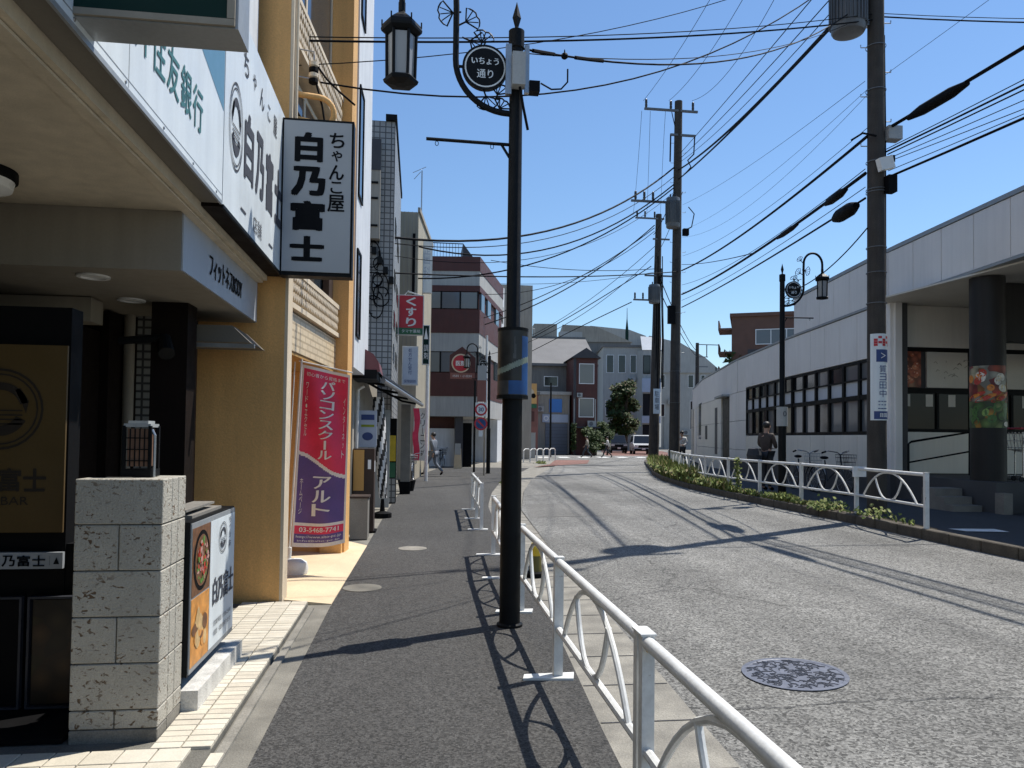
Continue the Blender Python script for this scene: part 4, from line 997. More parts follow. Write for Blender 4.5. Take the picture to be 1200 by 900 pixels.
wallrun('wall_panel', 'clad', W1, SE, 3.5, 4.79, 1.3)
curtain('parapet_cap', 'sign_edge', ST, SE, 4.80, 4.86, -.02)
# roofs
def roofing(s0, s1, z, n=20):
    vs = []
    for i in range(n+1):
        c, a = fac(s0+(s1-s0)*i/n); vs += [(c.x+.1, c.y, z), (c.x+14, c.y-1 if i else c.y, z)]
    return MB().add(vs, [(2*i, 2*i+1, 2*i+3, 2*i+2) for i in range(n)]).build('roof', 'grey_roof', sm)
roofing(4.0, ST, 5.9); roofing(ST, SE, 4.76)
# ribbon window
n = 12; sw = (W1-W0)/n; rw = random.Random(5)
for i in range(n):
    c, a = fac(W0+(i+.5)*sw); t = Vector((math.cos(a), math.sin(a))); nrm = Vector((math.sin(a), -math.cos(a)))
    fm = MB()
    for z0, z1 in ((1.77, 1.84), (2.62, 2.74), (3.10, 3.14), (3.53, 3.59)): fm.box((c.x+nrm.x*.05, c.y+nrm.y*.05, (z0+z1)/2), (sw-.10, .08, z1-z0), a)
    for e in (-1, 1): fm.box((c.x+t.x*e*(sw/2-.03)+nrm.x*.05, c.y+t.y*e*(sw/2-.03)+nrm.y*.05, 2.68), (.058, .09, 1.82), a)
    fr = fm.build('window', 'frame_black', sm)
    for z0, z1, m in ((1.84, 2.62, rw.choice(['glass_pale', 'glass', 'glass_pale', 'glass_warm'])), (2.74, 3.10, 'panel_white'), (3.14, 3.53, rw.choice(['glass', 'glass', 'glass_pale']))):
        pbox('pane', fr, m, (c.x+nrm.x*.075, c.y+nrm.y*.075, (z0+z1)/2), (round(sw-.12, 3), .02, round(z1-z0, 3)), a)
    if m != 'glass' or i % 3 == 0:
        p = c+nrm*.10
# recessed entrance, wall facing the viewer
RY = 15.9
cr0, _ = fac(SC)
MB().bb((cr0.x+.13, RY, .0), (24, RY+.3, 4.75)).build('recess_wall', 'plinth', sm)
x = cr0.x+.23; k = 0
wd_ = [1.9]*6
for w_ in wd_:
    pbox('wall_panel', sm, 'clad_warm', (x+w_/2, RY-.05, 4.27), (w_-.015, .09, .96), 0, .004); pbox('wall_panel', sm, 'clad_warm', (x+w_/2, RY-.05, 1.35), (w_-.015, .09, .95), 0, .004)
    fr = MB().bb((x, RY-.09, 3.70), (x+w_-.02, RY-.01, 3.79)).bb((x, RY-.09, 2.72), (x+w_-.02, RY-.01, 2.84)).bb((x, RY-.09, 1.83), (x+w_-.02, RY-.01, 1.90)).bb((x, RY-.09, 1.90), (x+.07, RY-.01, 2.72)).bb((x+w_*.55, RY-.09, 1.90), (x+w_*.55+.06, RY-.01, 2.72)).build('window', 'frame_black', sm)
    MB().bb((x+.07, RY-.05, 1.90), (x+w_*.55, RY-.03, 2.72)).build('pane', 'glass_dark', fr); MB().bb((x+w_*.55+.06, RY-.05, 1.90), (x+w_-.02, RY-.03, 2.72)).build('pane', 'glass_dark', fr)
    for e in (.12, .42, .72): MB().bb((x+w_*e, RY-.0515, 2.42), (x+w_*e+.18, RY-.0505, 2.70)).build('paper_notice', 'soffit_grey', fr)
    if k == 0:
        MB().bb((x+.0, RY-.08, 2.86), (x+.66, RY-.02, 3.69)).build('photo_board', 'tomato_print', sm); MB().bb((x+.82, RY-.07, 2.86), (x+w_-.05, RY-.02, 3.69)).build('poster_panel', 'soffit_grey', sm)
    else: MB().bb((x+.05, RY-.07, 2.86), (x+w_-.05, RY-.02, 3.69)).build('poster_panel', 'soffit_grey', sm)
    x += w_; k += 1
mb = MB(); rz_ = random.Random(2)
for k in range(14):
    cx = cr0.x+1.25+rz_.random()*.75; cz = 3.0+rz_.random()*.5; a = rz_.random()*3
    mb.tube([(cx, RY-.0715, cz), (cx+.08*math.cos(a), RY-.0715, cz+.05), (cx+.16*math.cos(a), RY-.0715, cz+.02*math.sin(a))], .006, 4)
mb.build('poster_drawing', 'greige', sm)
MB().bb((cr0.x+.06, cr0.y-.07, .87), (cr0.x+.22, RY-.095, 4.755)).build('corner_panel', 'clad', sm)
MB().prism([(cr0.x-.5, cr0.y, 4.76), (FAC[2][0]+.2, FAC[2][1], 4.76), (FAC[1][0]+.2, FAC[1][1], 4.76), (24, 4.0, 4.76), (24, RY-.02, 4.76), (cr0.x+.3, RY-.02, 4.76)], (0, 0, .035)).build('soffit', 'soffit_grey', sm)
cx, cy = 10.78, 12.9
co = MB().cyl((cx, cy, .86), (cx, cy, 4.75), .30, n=28).build('column', 'column_dark', sm, smooth=True)
mb = MB()
vq = random.Random(6)
vg = MB().lathe([(.305, 2.38), (.305, 3.05)], (cx, cy, 0), 28, cap=False).build('photo_wrap', 'veg_print', co, smooth=True); MB().lathe([(.305, 1.88), (.305, 2.38)], (cx, cy, 0), 28, cap=False).build('photo_wrap', 'veg_green_print', co, smooth=True)
vm = ['food_red', 'carrot_print', 'cream_print', 'white_print', 'broccoli_print', 'pepper_print', 'leek_print']
for nm_, c_ in (('carrot_print', (.62, .20, .02)), ('cream_print', (.60, .50, .26)), ('white_print', (.66, .62, .52)), ('broccoli_print', (.06, .15, .03)), ('pepper_print', (.65, .42, .02)), ('leek_print', (.22, .34, .08))): mat(nm_, c_, .4, var=.3, vs=26)
mb = MB(); lay = 0
def veg(a, z, da, dz, tilt, k):
    global lay
    lay += 1; r = .3065+lay*.00006; n = 14; o_ = len(mb.v); mb.k = k
    for i in range(n):
        g = 2*math.pi*i/n; u, v_ = da*math.cos(g), dz*math.sin(g); uu_ = u*math.cos(tilt)-v_*math.sin(tilt); vv = u*math.sin(tilt)+v_*math.cos(tilt)
        aa = a+uu_/.305; zz_ = min(max(z+vv, 1.885), 3.045); mb.v.append((cx+r*math.cos(aa), cy+r*math.sin(aa), zz_))
    mb.f.append(tuple(range(o_, o_+n))); mb.m.append(k)
for i in range(26):
    a_ = R(165)+R(215)*vq.random(); veg(a_, vq.uniform(2.0, 2.35), vq.uniform(.05, .10), vq.uniform(.05, .09), vq.random()*3, vq.choice([4, 4, 6, 4]))
for k in range(30): a_ = R(165)+R(215)*vq.random(); veg(a_, vq.uniform(2.62, 2.98), vq.uniform(.05, .085), vq.uniform(.05, .08), vq.random()*3, (0 if a_ < R(225) and vq.random() < .7 else 1 if a_ < R(240) and vq.random() < .5 else vq.choice([2, 3, 3, 2])))
for k in range(11): veg(R(180)+R(17)*k, 2.46+.05*math.sin(k*2.1), .15, .04, .35, 0 if k % 3 else 1)
for k in range(3): veg(R(318)+R(9)*k, 2.12+.09*k, .06, .08, 0, 5)
for k in range(3): veg(R(300)+R(20)*k, 1.95, .09, .05, 0, 3)
mb.build('vegetable_picture', vm, co, kind='stuff')
tq = random.Random(8); mb = MB(); x_t = cr0.x+.23
for nm_, c_ in (('tomato_a', (.50, .12, .05)), ('tomato_b', (.60, .20, .09)), ('tomato_c', (.40, .08, .035)), ('tomato_shine', (.72, .42, .28))): mat(nm_, c_, .4, var=.25, vs=16)
for i in range(42):
    c_ = (x_t+.07+tq.random()*.52, RY-.0805-i*.0001, 2.93+tq.random()*.69); r__ = tq.uniform(.05, .085)
    mb.mi(tq.randrange(3)).disc(c_, X, Z, r__, r__*.85, n=14); mb.mi(3).disc((c_[0]+r__*.25, c_[1]-.00005, c_[2]+r__*.3), X, Z, r__*.3, r__*.22, n=8)
mb.build('tomato_picture', ['tomato_a', 'tomato_b', 'tomato_c', 'tomato_shine'], sm, kind='stuff')
MB().bb((11.4, 13.2, 3.6), (24, 13.5, 4.75)).build('dark_beam', 'column_dark', sm)
# raised entrance floor, wall and steps
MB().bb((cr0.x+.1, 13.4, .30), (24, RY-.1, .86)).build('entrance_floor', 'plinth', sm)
MB().bb((10.35, 12.2, .30), (11.1, 13.4, .88)).build('plinth_wall', 'plinth', sm); MB().bb((10.32, 12.0, .30), (10.5, 12.2, .70)).build('plinth_wall', 'step_stone', sm)
for k in range(4):
    MB().bb((11.1+.02*k, 11.1+.42*k, .30), (24, 11.52+.42*k+(1.0 if k == 3 else 0), .30+.14*(k+1))).build('step', 'step_stone', sm)
    MB().bb((9.75+.004*k, 12.5+.25*k, .30), (10.315, 13.39-.004*k, .30+.14*(k+1))).build('step', 'step_stone', sm) if k < 3 else None
hr = MB()
hr.tube([(10.55, 14.9, .9), (10.55, 14.9, 1.55), (10.62, 14.9, 1.6), (12.0, 14.9, 1.82), (12.0, 14.9, .88)], .025, 8).tube([(10.55, 14.9, 1.15), (12.0, 14.9, 1.40)], .018, 8)
hr.build('handrail', 'black_metal', sm, smooth=True)
# far end door and niches
for ya, yb, z0, z1, m, nm, ins in ((30.3, 32.2, .15, 3.45, 'column_dark', 'door_recess', .05), (33.4, 34.1, .9, 3.1, 'dark_slate', 'niche', -.01), (36.6, 37.2, 1.6, 2.3, 'dark_slate', 'wall_lamp', -.03), (39.0, 41.0, 1.6, 3.6, 'glass', 'niche', -.01), (42.5, 44.0, .6, 3.4, 'clad', 'niche', -.02)):
    s0, s1 = s_at_y(ya), s_at_y(yb); c, a = fac((s0+s1)/2); nrm = Vector((math.sin(a), -math.cos(a))); p = c+nrm*(ins+.05)
    MB().box((p.x, p.y, (z0+z1)/2), (s1-s0, .1, z1-z0), a).build(nm, m, sm)
    if nm == 'door_recess':
        p = c+nrm*-.06; MB().box((p.x, p.y, 3.48), (s1-s0+.3, .5, .08), a).build('door_hood', 'sign_edge', sm)
# shopping trolleys nested by the steps
for i in range(3):
    st = thing('shopping_trolley', ['wire shopping trolley nearest the dark column with photo wrap', 'wire shopping trolley nested in the middle of the trolley row', 'wire shopping trolley at the outer end of the trolley row'][i], 'trolley', (11.65+.22*i, 13.0, .86), 0, 'trolleys nested by the store entrance')
    mb = MB()
    for k in range(7):
        yy = -.24+.08*k; mb.tube([(-.28, yy, .95), (-.22, yy, .62), (.2, yy, .55), (.26, yy, .92)], .006, 5)
    for zz in (.65, .78, .92): mb.tube([(-.25, -.25, zz), (.25, -.25, zz), (.25, .25, zz), (-.25, .25, zz)], .006, 5, closed=True)
    mb.build('basket', 'chrome', st, world=False, kind='stuff')
    MB().tube([(-.3, -.26, 1.02), (-.3, .26, 1.02)], .018, 8).build('handle', 'red_sign', st, world=False)
    MB().tube([(-.25, -.22, .08), (-.25, -.22, .95)], .013, 6).tube([(-.25, .22, .08), (-.25, .22, .95)], .013, 6).tube([(-.3, -.22, .1), (.3, -.15, .12), (.3, .15, .12), (-.3, .22, .1)], .013, 6).build('frame', 'chrome', st, world=False)
    for dx, dy in ((-.28, -.22), (-.28, .22), (.28, -.15), (.28, .15)): MB().lathe([(.05, -.012), (.05, .012)], (dx, dy, .05), 12, 'y').build('wheel', 'rubber', st, world=False)

# ------------------------------------------------------------------ guard rails
def bay(par, a, b, zt=.8, zb=.33, base=lambda p: 0., postmat='white_metal', r=.022):
    """One guard rail bay between posts at a and b: two rails, a tall arch and the small hanging loop inside it."""
    a, b = Vector(a), Vector(b); d = (b-a); L = d.length; t = d/L
    pt = lambda u, z: (a.x+t.x*u, a.y+t.y*u, base(a)*(1-u/L)+base(b)*u/L+z)
    MB().tube([pt(.03, zt-.03), pt(L-.03, zt-.03)], r*1.25, 10).build('top_rail', postmat, par, smooth=True)
    MB().tube([pt(.03, zb), pt(L-.03, zb)], r, 8).build('lower_rail', postmat, par, smooth=True)
    h = L*.39; m = L/2
    MB().tube([pt(m-h*math.cos(g), zb+(zt-.05-zb)*(1-abs(math.cos(g))**2.2)) for g in [math.pi*k/18 for k in range(19)]], r*.72, 8).build('arch', postmat, par, smooth=True)
    q = h*.50
    MB().tube([pt(m-q*math.cos(g), zb+(zt-.05-zb)*(.80*abs(math.cos(g))**2.7+.01)) for g in [math.pi*k/14 for k in range(15)]], r*.72, 8).build('loop', postmat, par, smooth=True)
def rail(name, label, pts, base, plates=True, double=(), zt=.8):
    t = thing(name, label, 'guard rail', (pts[len(pts)//2][0], pts[len(pts)//2][1], base(Vector(pts[len(pts)//2]))))
    for i, p in enumerate(pts):
        q = pts[min(i+1, len(pts)-1)]; o_ = pts[max(i-1, 0)]; a = math.atan2(q[1]-o_[1], q[0]-o_[0]); z = base(Vector(p))
        if i in double:
            pm = MB()
            for e in (-.038, .038): pm.box((p[0]+math.cos(a)*e, p[1]+math.sin(a)*e, z+zt/2), (.048, .052, zt), a)
            pm.box((p[0], p[1], z+zt+.004), (.135, .066, .008), a); pm.build('post', 'white_metal', t)
            MB().box((p[0]-.005, p[1]-.066, z+zt-.045), (.03, .012, .03), a).build('yellow_tag', 'yellow_plastic', t)
        else:
            MB().box((p[0], p[1], z+zt/2), (.055, .06, zt), a).box((p[0], p[1], z+zt+.002), (.064, .068, .008), a).build('post', 'white_metal', t)
        if plates: MB().prism([(p[0]-.24, p[1]-.055, z+.012), (p[0]+.09, p[1]-.085, z+.012), (p[0]+.12, p[1]+.045, z+.012), (p[0]-.22, p[1]+.03, z+.012)], (0, 0, .014)).build('base_plate', 'white_metal', t)
    for a, b in zip(pts, pts[1:]): bay(t, a, b, zt=zt, base=base)
    return t
rail('guard_rail', 'near white tubular guard rail with hooped bays along the pavement edge', [(.94, -.9), (.94, 1.05), (.94, 3.0), (.945, 4.9), (.955, 6.75), (.97, 8.35), (1.03, 10.0)], lambda p: 0., True, (2,))
rail('guard_rail', 'short white guard rail farther along the left pavement past the lamp post', [(1.10, 12.7), (1.15, 14.4), (1.2, 16.2)], lambda p: 0.)
FEN = [(7.36, 10.0), (7.62, 12.15), (7.63, 14.05), (7.62, 15.85), (7.64, 17.6), (7.76, 19.4), (8.05, 21.4), (8.55, 23.4), (9.15, 25.4), (9.75, 27.4), (10.35, 29.4), (11.0, 31.4), (11.65, 33.4), (12.35, 35.5), (13.1, 37.7), (13.9, 40), (14.7, 42.4)]
fr_ = rail('guard_rail', 'long white hooped guard rail curving along the weedy kerb on the right', FEN, lambda p: zwalk(p.y), False, zt=.82)
tg = thing('fence_plate', 'small white plate fixed on top of the right guard rail', 'plate', (7.6, 12.1, 1.0)); MB().bb((7.50, 12.05, .98), (7.74, 12.08, 1.16)).build('plate', 'white_ink', tg)
fb2 = thing('far_barrier', 'low white hooped barrier at the side street mouth past the lamp', 'guard rail', (7.6, 47.5, 0))
mb = MB()
for k in range(5):
    x0, y0 = 6.6+.55*k, 46.2+.75*k; mb.tube([(x0, y0, 0), (x0, y0, .75), (x0+.12, y0+.15, .85), (x0+.38, y0+.5, .85), (x0+.5, y0+.68, .75), (x0+.5, y0+.68, 0)], .035, 6)
mb.build('hoops', 'white_metal', fb2)
yb = thing('rubber_bollard', 'short dark rubber post with yellow cap behind the near guard rail', 'bollard', (1.36, 8.45, .006))
MB().lathe([(.12, 0), (.12, .02), (.075, .04), (.06, .30), (.05, .30)], (0, 0, 0), 18).build('post', 'olive', yb, world=False, smooth=True)
MB().lathe([(.066, .24), (.068, .33), (.05, .38), (.001, .39)], (0, 0, 0), 18, cap=False).build('cap', 'yellow_plastic', yb, world=False, smooth=True); MB().lathe([(.13, 0), (.13, .05), (.05, .07)], (0, 0, 0), 18).build('base', 'near_black', yb, world=False)

# ------------------------------------------------------------------ street lamps
def ginkgo(mb, c, ang, r):
    """Outline of a fan-shaped leaf in the xz plane with ribs and stem."""
    c = Vector(c); P = lambda a, q: c+Vector((q*math.sin(a), 0, q*math.cos(a)))
    arc = [P(ang+R(-58+116*k/8), r*(1-.10*(k == 4))) for k in range(9)]
    mb.tube([c]+arc+[c], .007, 5)
    for k in (2, 4, 6): mb.tube([c, c.lerp(arc[k], .92)], .005, 4)
    mb.tube([c, P(ang+math.pi, r*.55)], .008, 5)
def street_lamp(label, loc, rz, group='lantern street lamps along the street'):
    t = thing('street_lamp', label, 'street lamp', loc, rz, group)
    MB().lathe([(.11, 0), (.11, .02), (.088, .03), (.086, 1.93)], (0, 0, 0), 24).build('lower_post', 'black_metal', t, world=False, smooth=True)
    MB().lathe([(.086, 1.93), (.062, 1.97), (.056, 4.92), (.068, 4.93), (.068, 5.08), (.05, 5.09)], (0, 0, 0), 24).build('upper_post', 'black_metal', t, world=False, smooth=True)
    MB().lathe([(.02, 5.08), (.016, 5.12), (.038, 5.2), (.001, 5.34)], (0, 0, 0), 4, cap=False).build('finial', 'black_metal', t, world=False)
    arm = [(-.03, 0, 4.36)]
    for k in range(0, 13):
        a = R(180+90*(1-k/12)); arm.append((-.06+.46*math.cos(a), 0, 4.80+.44*math.sin(a)))
    arm += [(-.52, 0, 5.0), (-.52, 0, 5.25)]
    for k in range(1, 15): a = R(180*k/14); arm.append((-.75+.23*math.cos(a), 0, 5.35+.26*math.sin(a)))
    arm += [(-.98, 0, 5.22)]
    MB().tube(arm, .026, 10).build('arm', 'black_metal', t, world=False, smooth=True)
    mb = MB()
    for c, a, r in (((-.44, 0, 5.13), R(60), .12), ((-.40, 0, 4.97), R(110), .13), ((-.30, 0, 4.96), R(20), .11), ((-.55, 0, 5.2), R(-100), .13), ((-.26, 0, 4.50), R(160), .12), ((-.16, 0, 4.52), R(20), .10), ((-.14, 0, 4.40), R(30), .09), ((-.46, 0, 5.42), R(40), .10)): ginkgo(mb, c, a, r)
    mb.build('ginkgo_leaves', 'black_metal', t, world=False)
    bd = MB().lathe([(.001, -.022), (.195, -.022), (.195, .022), (.001, .022)], (-.27, 0, 4.74), 32, 'y', cap=False).build('name_disc', 'black_metal', t, world=False)
    mb = MB()
    for sgn in (-1, 1): mb.disc((-.27, .0235*sgn, 4.74), (-sgn, 0, 0), Z, .175, n=36, inner=.93)
    mb.build('ring', 'sign_white', bd, world=False)
    mb = MB(); 
    for sgn in (-1, 1):
        rt = Vector((-sgn, 0, 0)); text(mb, 'いちょう', (-.27, .0235*sgn, 4.79), rt, Z, .235, .06, bold=.01); text(mb, '通り', (-.27, .0235*sgn, 4.68), rt, Z, .14, .075, bold=.01)
    mb.build('lettering', 'sign_white', bd, world=False)
    MB().tube([(-.07, 0, 4.74), (-.5, 0, 4.74)], .014, 6).build('stay', 'black_metal', t, world=False)
    b = MB().tube([(0, 0, 4.09), (-.76, 0, 4.10)], .015, 8); b.tube([(-.05, 0, 3.98), (-.12, 0, 4.09)], .012, 6)
    for x_ in (-.2, -.67): b.tube([(x_+.014*math.cos(g), 0, 4.065+.02*math.sin(g)) for g in [k*.785 for k in range(8)]], .003, 4, closed=True)
    b.build('banner_rod', 'black_metal', t, world=False)
    # lantern
    ln = MB().lathe([(.02, .40), (.05, .36), (.07, .35), (.165, .27), (.175, .235), (.17, .215), (.12, .19)], (-.98, 0, 4.78), 6).build('lantern', 'black_metal', t, world=False)
    MB().lathe([(.105, -.20), (.115, .18)], (-.98, 0, 4.78), 6).build('lantern_glass', 'lantern_glass', ln, world=False)
    fm = MB()
    for k in range(6):
        a = math.pi/3*k; fm.tube([(-.98+.117*math.cos(a), .117*math.sin(a), 4.575), (-.98+.124*math.cos(a), .124*math.sin(a), 4.97)], .013, 6)
        fm.tube([(-.98+.165*math.cos(a), .165*math.sin(a), 5.04), (-.98+.165*math.cos(a), .165*math.sin(a), 5.09)], .007, 5)
    fm.lathe([(.05, -.24), (.14, -.225), (.15, -.20), (.135, -.185), (.10, -.19)], (-.98, 0, 4.78), 6); fm.tube([(-.98, 0, 5.17), (-.98, 0, 5.25)], .03, 8)
    fm.build('lantern_frame', 'black_metal', ln, world=False, kind='stuff')
    return t
LAMPX = (.79, 6.25)
near = street_lamp('black lantern street lamp with blue poster wrap nearest the viewer', (LAMPX[0], LAMPX[1], .012), 0)
dup(near, (8.27, 16.09, zwalk(16)), math.pi, 'black lantern street lamp behind the right guard rail before the store', 'lantern street lamps along the street')
dup(near, (3.02, 31.9, .006), R(-10), 'black lantern street lamp at the far left corner near round signs', 'lantern street lamps along the street')
# things fixed on lamp posts
pw = thing('poster_wrap', 'dark and blue poster wrapped round the near lamp post', 'poster', (LAMPX[0], LAMPX[1], 1.94))
mb = MB(); n = 90
for k in range(n):
    a0, a1 = 2*math.pi*k/n, 2*math.pi*(k+1)/n
    for j in range(64):
        z0, z1 = .56*j/64, .56*(j+1)/64; am = (a0+a1)/2; u = math.cos(am); v = j/64
        front = math.sin(am) < .3
        m_ = 0
        if v < .22: m_ = 1 if u > -.35 else 3
        if u > .50: m_ = 1
        if .90 < v or v < .03: m_ = 0
        if abs(v-(.46+.10*u)) < .045: m_ = 2
        elif v > .55 and abs(u-.02) < .28*(.95-v): m_ = 3
        mb.k = m_; o_ = len(mb.v); mb.v += [(.128*math.cos(a), .128*math.sin(a), z) for a, z in ((a0, z0), (a1, z0), (a1, z1), (a0, z1))]; mb.f.append((o_, o_+1, o_+2, o_+3)); mb.m.append(m_)
mb.build('print', ['dark_print', 'blue_print', 'wave_print', 'grey_print'], pw, world=False)
MB().lathe([(.086, -.02), (.135, -.02), (.135, .01), (.086, .01)], (0, 0, 0), 24, cap=False).build('band', 'black_metal', pw, world=False); MB().lathe([(.06, .555), (.132, .555), (.132, .58), (.06, .58)], (0, 0, 0), 24, cap=False).build('band', 'black_metal', pw, world=False)
jb_ = thing('junction_box', 'grey electric box with cables strapped near top of the lamp post', 'electric box', (LAMPX[0], LAMPX[1]-.07, 4.5))
MB().bb((LAMPX[0]-.05, LAMPX[1]-.16, 4.56), (LAMPX[0]+.06, LAMPX[1]-.06, 4.84)).build('box', 'box_grey', jb_); MB().bb((LAMPX[0]-.10, LAMPX[1]-.10, 4.50), (LAMPX[0]-.052, LAMPX[1]-.06, 4.93)).bb((LAMPX[0]+.062, LAMPX[1]-.1, 4.52), (LAMPX[0]+.10, LAMPX[1]-.06, 4.93)).build('bracket', 'steel', jb_)
MB().bb((LAMPX[0]+.10, LAMPX[1]-.12, 4.53), (LAMPX[0]+.19, LAMPX[1]-.02, 4.62)).build('sensor', 'near_black', jb_); MB().tube([(LAMPX[0]+.02, LAMPX[1]-.11, 4.56), (LAMPX[0]+.05, LAMPX[1]-.1, 4.4), (LAMPX[0]+.10, LAMPX[1]-.05, 4.22)], .012, 6).build('cable', 'cable', jb_)
lp = thing('lamp_post_plate', 'pale grey number plate strapped on the right lamp post', 'plate', (8.27, 16.0, 2.0)); MB().lathe([(.125, 1.92), (.125, 2.36)], (8.27, 16.09, 0), 20, cap=False).build('plate', 'box_grey', lp); mb = MB(); text(mb, '0', (8.27, 15.962, 2.2), X, Z, .08, .12); mb.build('lettering', 'grey_ink', lp)

# ------------------------------------------------------------------ utility poles
def steps(par, x, y, z0, z1, r, rz=0):
    m = MB(); z = z0; k = 0
    while z < z1:
        a = rz+(0 if k % 2 else math.pi); p = Vector((x+r*math.cos(a), y+r*math.sin(a), z)); q = p+Vector((math.cos(a), math.sin(a), 0))*.14
        m.tube([p, q, q+Vector((0, 0, .05))], .010, 5); z += .45; k += 1
    m.build('step_bolts', 'steel', par, kind='stuff')
def pole(label, x, y, h, r0, r1, lean=0., bands=()):
    t = thing('utility_pole', label, 'utility pole', (x, y, zwalk(y)-.05), 0, 'concrete utility poles along the right side')
    MB().tube([(x-lean, y, -.05), (x, y, h)], [r0, r1], 20).build('shaft', 'pole_concrete', t, smooth=True)
    for z in bands:
        MB().lathe([(r0*1.0, z), (r0*1.04, z), (r0*1.04, z+.014), (r0*1.0, z+.014)], (x-lean*(1-z/h), y, 0), 20, cap=False).build('strap', 'trans_grey', t)
    return t
def crossarm(t, x, y, z, xa, xb, insul=(), yoff=-.12):
    MB().bb((x+xa, y+yoff-.045, z-.045), (x+xb, y+yoff+.045, z+.045)).build('crossarm', 'trans_grey', t)
    for q in insul: MB().lathe([(.03, 0), (.06, .06), (.06, .14), (.045, .17), (.06, .21), (.055, .36), (.02, .40)], (x+q, y+yoff, z+.046), 10).build('insulator', 'insulator', t, smooth=True)
def transformer(t, x, y, z0, z1, r, lugs=3):
    fins = MB(); n = 28
    b = MB().lathe([(r*.6, z0), (r*.92, z0+.03), (r, z0+.07), (r, z1-.05), (r*.95, z1), (r*.3, z1+.03)], (x, y, 0), n).build('transformer', 'trans_grey', t, smooth=True)
    for k in range(n): a = 2*math.pi*k/n; fins.box((x+(r+.018)*math.cos(a), y+(r+.018)*math.sin(a), (z0+z1)/2+.03), (.04, .012, (z1-z0)*.72), a)
    fins.build('cooling_fins', 'trans_grey', b, kind='stuff')
    for k in range(lugs): MB().lathe([(.03, 0), (.045, .03), (.03, .07), (.045, .1), (.02, .18)], (x+(k-1)*.12, y, z1+.01), 8).build('bushing', 'insulator', b)
PA, PB, PC, PD = (8.09, 12.28), (11.42, 31.85), (14.4, 43.55), (33.55, 86.5)
ta = pole('thick brown utility pole with posted notice and drum transformer nearest the store', PA[0], PA[1], 14.6, .165, .125, 0, (4.05, 4.6, 5.05, 6.05, 6.1, 6.6, 7.9, 8.7))
transformer(ta, PA[0]-.50, PA[1]+.05, 8.92, 9.85, .29)
MB().bb((PA[0]-.28, PA[1]-.02, 9.1), (PA[0]-.10, PA[1]+.10, 9.2)).bb((PA[0]-.28, PA[1]-.02, 9.6), (PA[0]-.10, PA[1]+.10, 9.7)).build('hanger', 'steel', ta)
steps(ta, PA[0], PA[1], 6.9, 9.4, .13, R(-8))
crossarm(ta, PA[0], PA[1], 14.1, -.8, .8, (-.7, 0, .7)); crossarm(ta, PA[0], PA[1], 10.6, -.5, .6)
MB().bb((PA[0]+.12, PA[1]-.2, 6.98), (PA[0]+.38, PA[1], 7.22)).build('splice_box', 'box_grey', ta)
MB().box((PA[0]+.02, PA[1]-.24, 6.50), (.26, .12, .22), 0, 0, R(-15)).build('service_box', 'lamp_white', ta); MB().box((PA[0]+.14, PA[1]-.2, 6.15), (.16, .16, .3)).build('service_box', 'near_black', ta); MB().box((PA[0]+.16, PA[1]-.2, 6.6), (.08, .1, .12)).build('service_box', 'near_black', ta)
MB().tube([(PA[0]-.12, PA[1]-.2, 7.0), (PA[0]-.32, PA[1]-.1, 7.08), (PA[0]-.45, PA[1]+.05, 7.0)], .02, 6).build('clamp', 'near_black', ta)
mb = MB(); rz_ = random.Random(12)
for k in range(2): a = R(330+k*25); mb.tube([(PA[0]+.15*math.cos(a), PA[1]+.15*math.sin(a), 4.2), (PA[0]+.155*math.cos(a), PA[1]+.155*math.sin(a), 7.3), (PA[0]+.14*math.cos(a), PA[1]+.14*math.sin(a), 8.9)], .012, 5)
mb.build('riser_cables', 'cable', ta)
pn = thing('pole_notice', 'vertical white notice with red check and blue logo wrapped on near utility pole', 'notice', (PA[0], PA[1]-.17, 1.9))
def arcsheet(m, z0, z1, a0, a1, r, z_m=0):
    n = 8; o_ = len(m.v)
    for i in range(n+1):
        a = a0+(a1-a0)*i/n; m.v += [(PA[0]+r*math.cos(a), PA[1]+r*math.sin(a), z0), (PA[0]+r*math.cos(a), PA[1]+r*math.sin(a), z1)]
    for i in range(n): m.f.append((o_+2*i, o_+2*i+2, o_+2*i+3, o_+2*i+1)); m.m.append(m.k)
    return m
A0_, A1_ = R(200), R(345)
arcsheet(MB(), 1.97, 3.50, A0_, A1_, .170).build('sheet', 'sign_white', pn)
mb = MB(); mb.mi(0)
for j in range(4):
    for i in range(5):
        if j == 1 or (i+j) % 2 == 0: a = A0_+R(22)+R(24)*i; arcsheet(mb, 3.28+.045*j, 3.28+.045*j+.042, a, a+R(21), .172)
mb.mi(1); arcsheet(mb, 3.0, 3.22, R(235), R(325), .172); arcsheet(mb, 1.99, 2.13, R(222), R(340), .172)
mb.build('colour_blocks', ['red_sign', 'navy_print'], pn)
mb = MB(); vtext(mb, '質ヨ田中', (PA[0]+.005, PA[1]-.1735, 2.66), X, Z, .13, .58); text(mb, '三三三', (PA[0]-.01, PA[1]-.1745, 2.24), X, Z, .16, .14); mb.build('lettering', 'navy_print', pn)
mb = MB(); text(mb, '＞', (PA[0]+.01, PA[1]-.177, 3.11), X, Z, .09, .1, bold=.02); text(mb, '目田', (PA[0]+.01, PA[1]-.177, 2.06), X, Z, .13, .07, bold=.02); mb.build('white_lettering', 'white_ink', pn)

